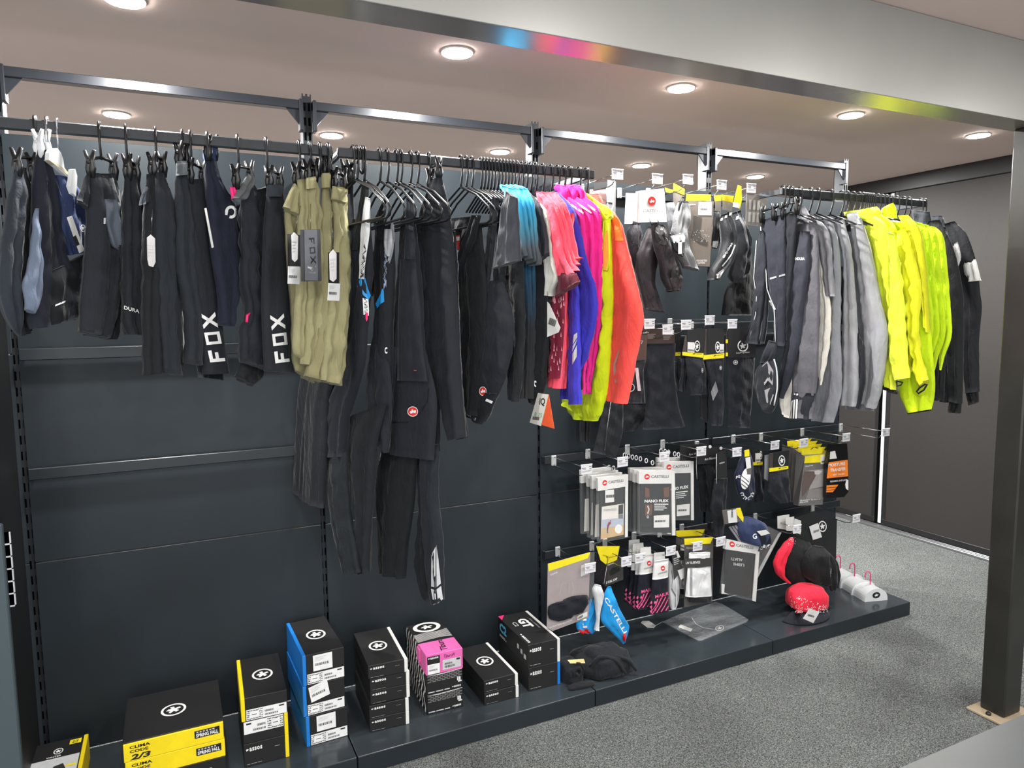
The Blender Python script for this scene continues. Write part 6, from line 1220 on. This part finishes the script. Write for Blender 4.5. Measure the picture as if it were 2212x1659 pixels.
cloth('crown', pl, zq((1180, 420), (1090, 520), (1065, 620), (1090, 700), (1180, 760)), zq((1270, 430), (1330, 520), (1350, 620), (1330, 720), (1290, 770)), fab((24, 25, 26)), t, T=.06, fold=.01)
a = cloth('peak', pl, zq((1300, 520), (1305, 620), (1300, 720), (1345, 840)), zq((1340, 500), (1400, 570), (1422, 680), (1392, 800)), fab((34, 35, 37)), t, T=.012, off=.05)
mark('brand_word', pl, a, text2('CASTELLI', .02), zq((1336, 752))[0], (2, -29), (-3, 0), M_wp, a, .003)
# ================================================================ boxes and loose things on the base platforms
PKB = paper((27, 27, 28)); PBL = paper((26, 120, 206)); PYL = paper((240, 214, 20)); PWH = paper((226, 226, 222)); PPK = paper((228, 104, 176))
PATT = None
def shoebox(label, x, y, yaw, w, d, z0, h, slip=None, side='L', front=None, top=None, group='shoe-type boxes', over=.0015, body=PKB):
    """lidded carton: body, coloured slip-on side, prints; (x, y) is the front left corner"""
    a = R_(yaw); ux = np.array([math.cos(a), math.sin(a), 0.]); uy = np.array([-math.sin(a), math.cos(a), 0.]); uz = np.array([0, 0, 1.])
    o = np.array([x, y, z0]); sw = .0115 if slip else 0
    t = thing('carton', label, 'box', tuple(o+ux*w/2+uy*d/2), group)
    x0 = sw if (slip and side == 'L') else 0; bw = w-sw
    b = MB().obox(o+ux*(x0+bw/2)+uy*d/2+uz*(h/2), (bw/2, d/2, h/2-.0006), a, .0012).build('body', body, t)
    if slip:
        xs = sw/2 if side == 'L' else w-sw/2
        MB().obox(o+ux*xs+uy*d/2+uz*h/2, (sw/2, d/2+over, h/2-.0003), a, .0012).build('slip_cover', slip, t)
    F = QP(o+ux*x0, ux*bw, uz*h); T_ = QP(o+ux*x0+uz*h, ux*bw, uy*d); S_ = QP(o+uy*d, -uy*d, uz*h)
    if top: top(T_, b)
    if front: front(F, b)
    return t, b, F, T_, S_
def P_(q, S, o, u, v, m_, b, e=.0008, name='print'): return mark(name, q, None, S, o, u, v, m_, b, e)
RECT = rects2((0, 0, 1, 1))
WORD = join2(sub2(STAR, -.1, -.1, .22, 1.1), sub2(text2('assos', .035, 0, 1.15), .2, 0, 1, .95))
def top_logo(q, b): P_(q, ASSOS, (.24, .36), (.52, 0), (0, .27), M_wp, b, .0004, 'ring_logo')
def word_front(q, b):
    P_(q, WORD, (.06, .66), (.38, 0), (0, .17), M_wp, b, .0008, 'word_print'); P_(q, rects2((0, 0, .2, .4), (.26, 0, .62, .4), (.68, 0, .95, .4)), (.06, .1), (.38, 0), (0, .06), ink((150, 150, 150)), b); P_(q, RECT, (.74, .62), (.13, 0), (0, .02), ink((150, 150, 150)), b)
rgz = random.Random(11)
CHECK = poly2(*[[(x, y), (x+.06, y+.03), (x+.05, y+.12), (x-.01, y+.1)] for x, y in [((i+.3*rgz.random())/11, (j+.3*rgz.random())/5) for i in range(11) for j in range(5)]])
def spec_label(q, b, y0=.02, y1=.44, flip=False):
    P_(q, RECT, (.02, y0), (.96, 0), (0, y1-y0), M_wp, b, .0005, 'label'); H = y1-y0
    f = (lambda x, w_: (1-x-w_)) if flip else (lambda x, w_: x)
    P_(q, CHECK, (f(.03, .38), y0+.05*H), (.38, 0), (0, .9*H), M_bp, b, .001); P_(q, RECT, (f(.1, .22), y0+.25*H), (.22, 0), (0, .5*H), M_wp, b, .0014); P_(q, RECT, (f(.15, .12), y0+.46*H), (.12, 0), (0, .06*H), M_bp, b, .0018)
    P_(q, BARS, (f(.46, .2), y0+.5*H), (.2, 0), (0, .18*H), M_bp, b, .001); P_(q, BARS, (f(.46, .3), y0+.18*H), (.3, 0), (0, .16*H), M_bp, b, .001); P_(q, RECT, (f(.8, .12), y0+.74*H), (.12, 0), (0, .13*H), M_bp, b, .001)
def sticker(q, b, x0, y0, w_, h_, rot=0.):
    u = np.array([w_*math.cos(rot), w_*math.sin(rot)*1.3]); v = np.array([-h_*math.sin(rot)*.6, h_*math.cos(rot)])
    P_(q, RECT, (x0, y0), u, v, M_wp, b, .0012, 'sticker'); P_(q, BARS, np.array((x0, y0))+.1*u+.32*v, .68*u, .16*v, M_bp, b, .0016); P_(q, LINES, np.array((x0, y0))+.1*u+.55*v, .6*u, .35*v, M_gp, b, .0016)
gs = 'cartons stacked on the platform'
# S0 and S1 at the left
def top0(q, b):
    P_(q, ASSOS, (.42, .68), (.2, 0), (0, .13), M_wp, b, .0006, 'ring_logo'); P_(q, RECT, (.02, 0), (.96, 0), (0, .60), M_gp, b, .0005, 'picture'); P_(q, poly2([(.2, 0), (.3, .3), (.45, .45), (.5, .7), (.7, .75), (.8, .5), (.9, .3), (1, 0)]), (.05, 0), (.9, 0), (0, .6), ink((40, 40, 42)), b, .0009, 'picture'); P_(q, RECT, (.72, .84), (.24, 0), (0, .1), M_yel, b, .0006, 'yellow_label'); P_(q, text2('2/3', .02, .3), (.76, .855), (.14, 0), (0, .06), M_bp, b, .001); P_(q, text2('WINTER', .02), (.3, .62), (.3, 0), (0, .03), M_wp, b, .0009)
    for k in (.36, .22): P_(q, RECT, (.74, k), (.22, 0), (0, .04), M_yel, b, .0012, 'yellow_label')
shoebox('black carton with rider picture on top and yellow edge, cropped at lower left', -.018, -.32, 0, .142, .256, ZP, .084, PYL, 'R', word_front, top0, gs)
def clima(q, b):
    for w_, y_ in (('CLIMA', .70), ('CODE', .47)): P_(q, text2(w_, .03), (.06, y_), (.20 if w_ == 'CLIMA' else .18, 0), (0, .16), M_bp, b, .0008)
    P_(q, text2('2/3', .04, .2), (.06, .08), (.2, 0), (0, .3), M_bp, b, .0008); P_(q, RECT, (.70, .40), (.26, 0), (0, .42), M_bp, b, .0006); P_(q, text2('SPRING FALL', .03), (.715, .45), (.23, 0), (0, .2), M_wp, b, .001); P_(q, rects2(*[(k/6, 0, k/6+.1, 1) for k in range(6)]), (.72, .7), (.2, 0), (0, .07), M_gp, b, .001)
x1, y1, w1, d1 = .245, -.366, .269, .27
t, b, F, T_, S_ = shoebox('black carton at the foot of the wide yellow stack', x1, y1, 0, w1, d1, ZP, .072, None, 'L', lambda q, b: P_(q, RECT, (.3, .2), (.55, 0), (0, .45), M_wp, b, .0006, 'label'), None, gs)
for z0, lb in ((.138, 'lower wide yellow carton'), (.194, 'upper wide yellow carton with black lid and ring logo')):
    t, b, F, T_, S_ = shoebox(lb, x1-.002*(z0 > .15), y1, 0, w1, d1, z0, .056, None, 'L', clima, None, gs, body=PYL)
    if z0 > .15:
        MB().obox((x1-.002+w1/2, y1+d1/2+.003, z0+.0575), (w1/2+.001, d1/2-.001, .0018), 0, .0008).build('lid', PKB, t)
        P_(QP((x1-.002, y1, z0+.0593), (w1, 0, 0), (0, d1, 0)), ASSOS, (.36, .36), (.27, 0), (0, .27), M_wp, t, .0006, 'ring_logo')
        for xs, s in ((x1-.0035, -1), (x1+w1-.002, 1)): MB().obox((xs, y1+d1/2, z0+.03), (.0012, d1/2-.006, .026), 0).build('lid_flap', PKB, t)
# S2
x2, y2 = .568, -.34; h2 = .0763
shoebox('black carton with yellow right edge, bottom of the narrow yellow-edged stack', x2, y2, -1, .136, .273, ZP, h2, PYL, 'R', word_front, None, gs)
shoebox('carton with upside-down label and yellow right edge, middle of its stack', x2+.001, y2, -1, .135, .273, ZP+h2, h2, PYL, 'R', lambda q, b: spec_label(q, b, .42, .96, True), None, gs)
t, b, F, T_, S_ = shoebox('carton with yellow left side and ring logo lid, top of its stack', x2-.002, y2-.002, -2, .138, .273, ZP+2*h2, h2, PYL, 'L', lambda q, b: spec_label(q, b, .02, .48), top_logo, gs)
# S3
x3, y3 = .763, -.318; h3 = .104
for k, lb in enumerate(('bottom blue-sided carton with white sticker', 'middle blue-sided carton with tilted white sticker', 'top blue-sided carton with ring logo lid')):
    shoebox(lb, x3-.006*(k == 1)-.003*(k == 2), y3+.002*k, 2, .137, .28, ZP+k*h3, h3, PBL, 'L', (lambda q, b, k=k: (spec_label(q, b, .02, .36), sticker(q, b, .18 if k != 1 else .12, .42, .5, .52, (.0, .22, .0)[k]))), top_logo if k == 2 else None, gs)
# S4
h4 = .0475
for k in range(5):
    dx = (0, 0, .006, .006, 0)[k]
    shoebox(['lowest', 'second lowest', 'middle', 'second from top', 'topmost'][k]+' black carton with white edge, in the stack of five', .97+dx, -.332+(.004 if k in (2, 3) else 0), -3, .136, .27, ZP+k*h4, h4, PWH, 'R', word_front, top_logo if k == 4 else None, gs)
# S5: zebra cartons with a pink sleeve
def zebra(q, b):
    L = []
    for k in range(8): L.append([(k*.125+.03+.03*math.sin(k), 0), (k*.125+.07, .25), (k*.125+.02, .5), (k*.12+.01, .75), (k*.12+.06, 1)])
    P_(q, strokes2(L, .042), (0, 0), (.98, 0), (0, 1), M_wp, b, .0008, 'zebra_print')
def brick(q, b):
    P_(q, rects2(*[((i+.5*(j % 2))/7., j/5., (i+.5*(j % 2))/7.+.11, j/5.+.12) for i in range(7) for j in range(5)]), (.02, .60), (.92, 0), (0, .36), ink((120, 120, 118)), b, .0006); P_(q, rects2((0, .3, .3, 1), (.4, .3, .75, 1), (.2, 0, 1, .25)), (.84, .34), (.13, 0), (0, .26), M_wp, b, .0008); P_(q, WORD, (.7, .1), (.24, 0), (0, .1), M_wp, b); P_(q, rects2((0, 0, .3, 1), (.35, 0, .7, 1), (.75, 0, 1, 1)), (.03, .08), (.6, 0), (0, .05), M_gp, b); P_(q, poly2([(0, .6), (.3, 0), (.7, .3), (1, .7), (1, 1), (.6, .6), (.3, .4)]), (.0, .93), (.98, 0), (0, .08), M_wp, b, .0012)
x5, y5, h5 = 1.18, -.318, .0733
for k, lb in enumerate(('bottom zebra-sided carton with fine brick print', 'middle zebra-sided carton with fine brick print')):
    t, b, F, T_, S_ = shoebox(lb, x5, y5, -2, .134, .262, ZP+k*h5, h5, None, 'L', brick, None, gs); zebra(S_, b)
t, b, F, T_, S_ = shoebox('zebra carton in a pink front sleeve, top of its stack', x5, y5, -2, .134, .262, ZP+2*h5, h5, None, 'L', None, None, gs); zebra(S_, b)
a = R_(-2); ux = np.array([math.cos(a), math.sin(a), 0]); uy = np.array([-math.sin(a), math.cos(a), 0]); o5 = np.array([x5, y5, ZP+2*h5])
sl = MB().obox(o5+ux*.067+uy*.047+np.array([0, 0, h5/2+.0005]), (.0685, .0485, h5/2+.001), a, .0015).build('pink_sleeve', PPK, t)
Fp = QP(o5-ux*.0015-uy*.0016, ux*.137, (0, 0, h5)); P_(Fp, RECT, (.03, .02), (.34, 0), (0, .9), M_bp, sl, .001, 'black_label'); P_(Fp, WORD, (.06, .78), (.27, 0), (0, .1), M_wp, sl, .0014); sticker(Fp, sl, .035, .03, .33, .5); P_(Fp, RECT, (.44, .12), (.5, 0), (0, .5), M_gp, sl, .001, 'label'); P_(Fp, BARS, (.5, .2), (.26, 0), (0, .12), M_bp, sl, .0014); P_(Fp, BARS, (.5, .36), (.2, 0), (0, .1), M_bp, sl, .0014); P_(Fp, RECT, (.82, .5), (.1, 0), (0, .09), M_bp, sl, .0014); P_(Fp, text2('TiburuPi', 0, .3), (.48, .72), (.3, 0), (0, .16), ink((60, 30, 50)), sl, .0014)
Tp = QP(o5+np.array([0, 0, h5+.0016]), ux*.134, uy*.262); P_(Tp, text2('Tiburu', .02, .2), (.62, .04), (.05, .34), (-.18, 0), ink((50, 26, 44)), sl, .0006)
P_(Tp, strokes2([[(0, .1+.06*k), (.35, .16+.06*k), (.7, .2+.05*k), (1, .12+.07*k)] for k in range(9)], .02), (0, .36), (1, 0), (0, .45), M_wp, b, .0006, 'zebra_print'); P_(Tp, ring2(1, .7), (.1, .66), (.8, 0), (0, .32), M_wp, b, .0008, 'zebra_print'); P_(Tp, STAR, (.2, .70), (.6, 0), (0, .24), M_wp, b, .001, 'zebra_print')
MB().obox(o5+uy*.08-ux*.0045+np.array([0, 0, h5-.03]), (.003, .016, .024), a, .001).build('pink_tab', PPK, t)
# S6
h6 = .0467
shoebox('lower of two black cartons with white edge, right of the pink sleeve', 1.385, -.355, 0, .137, .273, ZP, h6, PWH, 'R', word_front, None, gs)
shoebox('upper of two black cartons with white edge, ring logo lid, right of the pink sleeve', 1.384, -.354, 0, .136, .273, ZP+h6, h6, PWH, 'R', word_front, top_logo, gs)
# S7
h7 = .0915
shoebox('black carton with blue right edge under the lettered carton', 1.571, -.342, -1, .134, .28, ZP, h7, PBL, 'R', word_front, None, gs)
def topG(q, b):
    P_(q, text2('GT', .05), (.42, .78), (.0, -.30), (.34, 0), M_wp, b, .0006, 'letters'); P_(q, text2('C2', .02), (.2, .72), (0, -.14), (.14, 0), M_gp, b, .0006, 'letters'); P_(q, text2('DUAL COMFORT', .0), (.84, .74), (0, -.34), (.05, 0), M_gp, b, .0006, 'letters'); P_(q, WORD, (.08, .34), (0, -.28), (.08, 0), M_wp, b, .0006, 'letters'); P_(q, poly2([(0, 1), (.22, 1), (0, .86)]), (0, 0), (1, 0), (0, 1), M_pink, b, .0008, 'pink_corner')
def frontG(q, b): word_front(q, b)
t, b, F, T_, S_ = shoebox('black carton with large white letters and pink corner on the lid', 1.569, -.343, -1, .135, .28, ZP+h7, h7, PWH, 'R', frontG, topG, gs)
P_(S_, text2('C2', .05), (.06, .42), (.24, 0), (0, .42), ink((90, 180, 214)), b, .0008, 'letters'); P_(S_, rects2((0, 0, 1, .12), (0, .2, .8, .3)), (.06, .2), (.24, 0), (0, .3), M_gp, b, .0008); P_(S_, rects2((0, .5, .2, 1), (.4, .3, .6, .8), (.75, .1, 1, .6)), (.66, .25), (.28, 0), (0, .4), M_gp, b, .0008)
# folded black garments
def lump(name, ctr, r, yaw, mtl, parent, seed=0, crease=.08, n=26, m=16, flat=.35):
    """a soft folded bundle resting on the deck"""
    rg = np.random.RandomState(seed); ph = rg.rand(8)*6.28; c, s = math.cos(R_(yaw)), math.sin(R_(yaw)); v = []
    for i in range(m+1):
        th = PI*i/m
        for j in range(n):
            f = 2*PI*j/n; d = np.array([math.sin(th)*math.cos(f), math.sin(th)*math.sin(f), math.cos(th)])
            e = np.sign(d)*np.abs(d)**.72
            k = 1+crease*(math.sin(5*d[0]+3*d[2]+ph[0])+.7*math.sin(9*d[2]+4*d[1]+ph[1])+.5*math.sin(13*d[0]-7*d[1]+ph[2]))
            q = e*np.array(r)*k; q[2] = max(q[2], -r[2]*flat)
            v.append((ctr[0]+c*q[0]-s*q[1], ctr[1]+s*q[0]+c*q[1], ctr[2]+q[2]+r[2]*flat))
    f = [(i*n+j, (i+1)*n+j, (i+1)*n+(j+1) % n, i*n+(j+1) % n) for i in range(m) for j in range(n)]
    return mesh(name, v, f, mtl, parent, True)
BKF = fab((32, 34, 38)); BKF2 = fab((38, 40, 45))
p = at(1305, 1448, 'z', ZP); t = thing('folded_garment', 'large folded black garment heap on the platform beside the cartons', 'garment', (p[0], p[1], ZP))
lump('fold', (p[0]-.01, p[1]+.03, ZP+.001), (.115, .085, .058), -12, BKF, t, 3, .05); lump('fold', (p[0]+.005, p[1]+.005, ZP+.004), (.095, .08, .066), 12, BKF2, t, 5, .06); lump('fold', (p[0]+.045, p[1]-.01, ZP+.001), (.07, .06, .048), 20, BKF, t, 9, .05)
for k, dz in enumerate((.09, .075)): MB().tube(spline([(p[0]-.085+.06*k, p[1]-.03, ZP+.05), (p[0]-.05+.07*k, p[1]-.05, ZP+dz), (p[0]+.01+.06*k, p[1]-.07, ZP+dz-.02), (p[0]+.04+.05*k, p[1]-.09, ZP+.02)], 12), .007, 6).build('seam_fold', BKF, t)
p = at(1238, 1470, 'z', ZP); t = thing('rolled_garment', 'small rolled black garment with a cream strap, right of the blue-edged carton', 'garment', (p[0], p[1], ZP))
lump('roll', (p[0], p[1]+.03, ZP+.001), (.042, .07, .05), 0, BKF2, t, 2, .05)
sp = [(p[0]+.03*k/26*math.cos(k*.55), p[1]-.045+.0006*k, ZP+.05+.034*k/26*math.sin(k*.55)) for k in range(6, 27)]; MB().tube(sp, .006, 6).build('rolled_end', BKF, t)
lump('hem', (p[0]+.005, p[1]-.055, ZP+.001), (.055, .018, .012), -6, BKF, t, 4, .04)
MB().prism([(p[0]-.035, p[1]-.02, ZP+.098), (p[0]+.03, p[1]-.03, ZP+.092), (p[0]+.034, p[1]-.034, ZP+.078), (p[0]-.03, p[1]-.03, ZP+.09)], (0, .001, .002)).build('strap', paper((214, 196, 132)), t)
# clear folder with white tag
hp = HP(ZP+.004)
t = thing('clear_folder', 'flat clear plastic folder with ring logo lying on the platform', 'folder', tuple(hp.p(1520, 1345)))
FC = [(1431, 1343), (1470, 1326), (1545, 1300), (1560, 1304), (1617, 1338), (1612, 1343), (1516, 1383), (1508, 1383)]
slab_ = MB().prism([hp.p(*q) for q in FC], (0, 0, -.0032)).build('sleeve', clear('frosted_folder', (150, 156, 160), .55, .2), t)
prt(hp, ASSOS, (1544, 1364), (19, -1), (2, -13), M_gp, slab_, .0006, 'ring_logo'); quad(hp, [(1465, 1355), (1470, 1349), (1496, 1359), (1492, 1365)], WHC, slab_, .0006, 'barcode_label'); prt(hp, strokes2([[(0, 1), (.2, .5), (.55, .2), (1, .1)]], .04), (1494, 1362), (46, 0), (0, -28), M_gp, slab_, .0005)
MB().prism([hp.p(*q) for q in [(1384, 1345), (1388, 1341), (1402, 1341), (1417, 1351), (1412, 1356), (1398, 1355)]], (0, 0, -.0015)).build('paper_tag', WHC, t); MB().tube([hp.p(1416, 1352, .001), hp.p(1432, 1343, .001)], .0008, 4).build('string', M_tagp, t)
# loose red cap with navy peak
pc_ = at(1742, 1330, 'z', ZP); t = thing('cap', 'red cap with white dotted band and navy peak lying on the platform', 'cap', (pc_[0], pc_[1], ZP))
RDF = fab((230, 40, 66))
cx0, cy0 = pc_[0]+.035, pc_[1]+.03
lump('crown', (cx0, cy0, ZP+.030), (.092, .075, .066), -14, RDF, t, 6, .03, flat=.55)
crw = [c for c in t.children if c.name.startswith('crown')][-1]
CL[crw.name] = BVHTree.FromPolygons([tuple(np.array(q.co)+loc_of(crw)) for q in crw.data.vertices], [tuple(q.vertices) for q in crw.data.polygons])
rg = random.Random(4); PT = []
for i in range(150):
    u, w_ = rg.random(), rg.random()**1.8
    PT.append((1706+80*u, 1318-(30-20*u)*w_-7*(1-u)+6*u*(1-w_)))
dd = mark('white_dots', PL(cx0, cy0-.07, 0), crw, poly2(*[[(a_, b_), (a_+1.1, b_-.5), (a_+1.5, b_+1), (a_+.3, b_+1.4)] for a_, b_ in PT]), (0, 0), (1, 0), (0, 1), M_wp, crw, .0025)
pk = MB(); R1 = []
for i in range(17):
    f = -PI*.98+PI*1.0*i/16; R1.append((cx0-.052+.135*math.cos(f), cy0-.01+.10*math.sin(f)-.012, ZP+.006+.010*math.cos(f*.5)**2))
R2 = [(cx0-.012+.08*math.cos(-PI+PI*i/16), cy0+.05*math.sin(-PI+PI*i/16), ZP+.022) for i in range(17)]
v = R1+R2+[(a_, b_, c_-.005) for a_, b_, c_ in R1+R2]
f = [(i, i+1, 17+i+1, 17+i) for i in range(16)]+[(34+i, 51+i, 51+i+1, 34+i+1) for i in range(16)]+[(i, 34+i, 34+i+1, i+1) for i in range(16)]
pko = mesh('peak', v, f, fab((38, 41, 52)), t, True)
CL[pko.name] = BVHTree.FromPolygons([tuple(q) for q in v], f)
pv = PL(pc_[0], pc_[1]-.08, 0)
mark('oval_badge', pv, pko, disc2(), (1717, 1325), (14, 0), (0, -8), M_red, t, .004); mark('badge_figure', pv, pko, SQUIG, (1717, 1325), (14, 0), (0, -8), M_wp, t, .005); mark('badge_ring', pv, pko, ring2(1, .86), (1716, 1325.5), (16, 0), (0, -9), M_wp, t, .005)
sg = slab('swing_tag', PL(pc_[0], pc_[1]-.105, 0), zq((1145, 998), (1236, 1030), (1178, 1132), (1084, 1090)), WHC, .0012, t); prt(PL(pc_[0], pc_[1]-.105, 0), BARS, zq((1125, 1065))[0], (13, 4), (2, -4), M_bp, sg)
# white half-round display with pink hooks
A0 = at(1868, 1301, 'z', ZP); A1 = at(1911, 1293, 'z', ZP); AF = at(1806, 1264, 'z', ZP)
ax = AF-A0; Ln = np.linalg.norm(ax); ax /= Ln; wv = A1-A0; wv -= (wv @ ax)*ax; wid = np.linalg.norm(wv); wv /= wid
t = thing('hook_display', 'white half-round counter display with pink hooks at the platform end', 'display', tuple((A0+A1)/2))
M_wd = mat('white_display_card', (214, 218, 220), .4)
def arch(s0, s1, r, name, mtl, parent, h=.062, n=16):
    pr = [(.5+.5*r*math.cos(PI*i/n), h*(r if r <= 1 else r)*math.sin(PI*i/n)**.75) for i in range(n+1)]
    pr = [(1-a_, b_) for a_, b_ in pr]
    V0 = [A0+wv*wid*a_+ax*s0+np.array([0, 0, b_+.0004]) for a_, b_ in pr]; V1 = [q+ax*(s1-s0) for q in V0]
    k = n+1; return mesh(name, V0+V1, [list(range(k)), list(range(k, 2*k))[::-1]]+[(i, i+k, (i+1) % k+k, (i+1) % k) for i in range(k)], mtl, parent)
arch(0, Ln*.40, 1., 'drum', M_wd, t); arch(Ln*.40, Ln*.44, 1.12, 'collar_ring', M_wd, t); arch(Ln*.44, Ln*.8, .96, 'drum', M_wd, t); arch(Ln*.8, Ln*.84, 1.12, 'collar_ring', M_wd, t); arch(Ln*.84, Ln*1.35, .96, 'drum', M_wd, t)
qf = QP(A0-ax*.0006, wv*wid, (0, 0, .062)); 
P_(qf, disc2(), (.32, .25), (.34, 0), (0, .5), M_bp, t, -.0008 if (qf.n @ (CAM-A0)) < 0 else .0008, 'round_logo'); P_(qf, STAR, (.34, .28), (.3, 0), (0, .44), M_wp, t, -.0014 if (qf.n @ (CAM-A0)) < 0 else .0014, 'logo_figure')
M_ph = mat('pink_hook', (224, 40, 110), .35)
for s in (.25, .78, 1.3):
    b0 = A0+wv*wid*.55+ax*Ln*s+np.array([0, 0, .06]); 
    P = [b0+np.array([0, 0, q]) for q in (0, .03, .045)]+[b0+wv*.03*(math.cos(u)-1)*.5*-1*-1+np.array([0, 0, .05+.02*math.sin(u)]) for u in np.linspace(.2, PI*1.15, 9)]
    MB().tube(spline(P, 18), .0026, 6).build('pink_hook', M_ph, t)
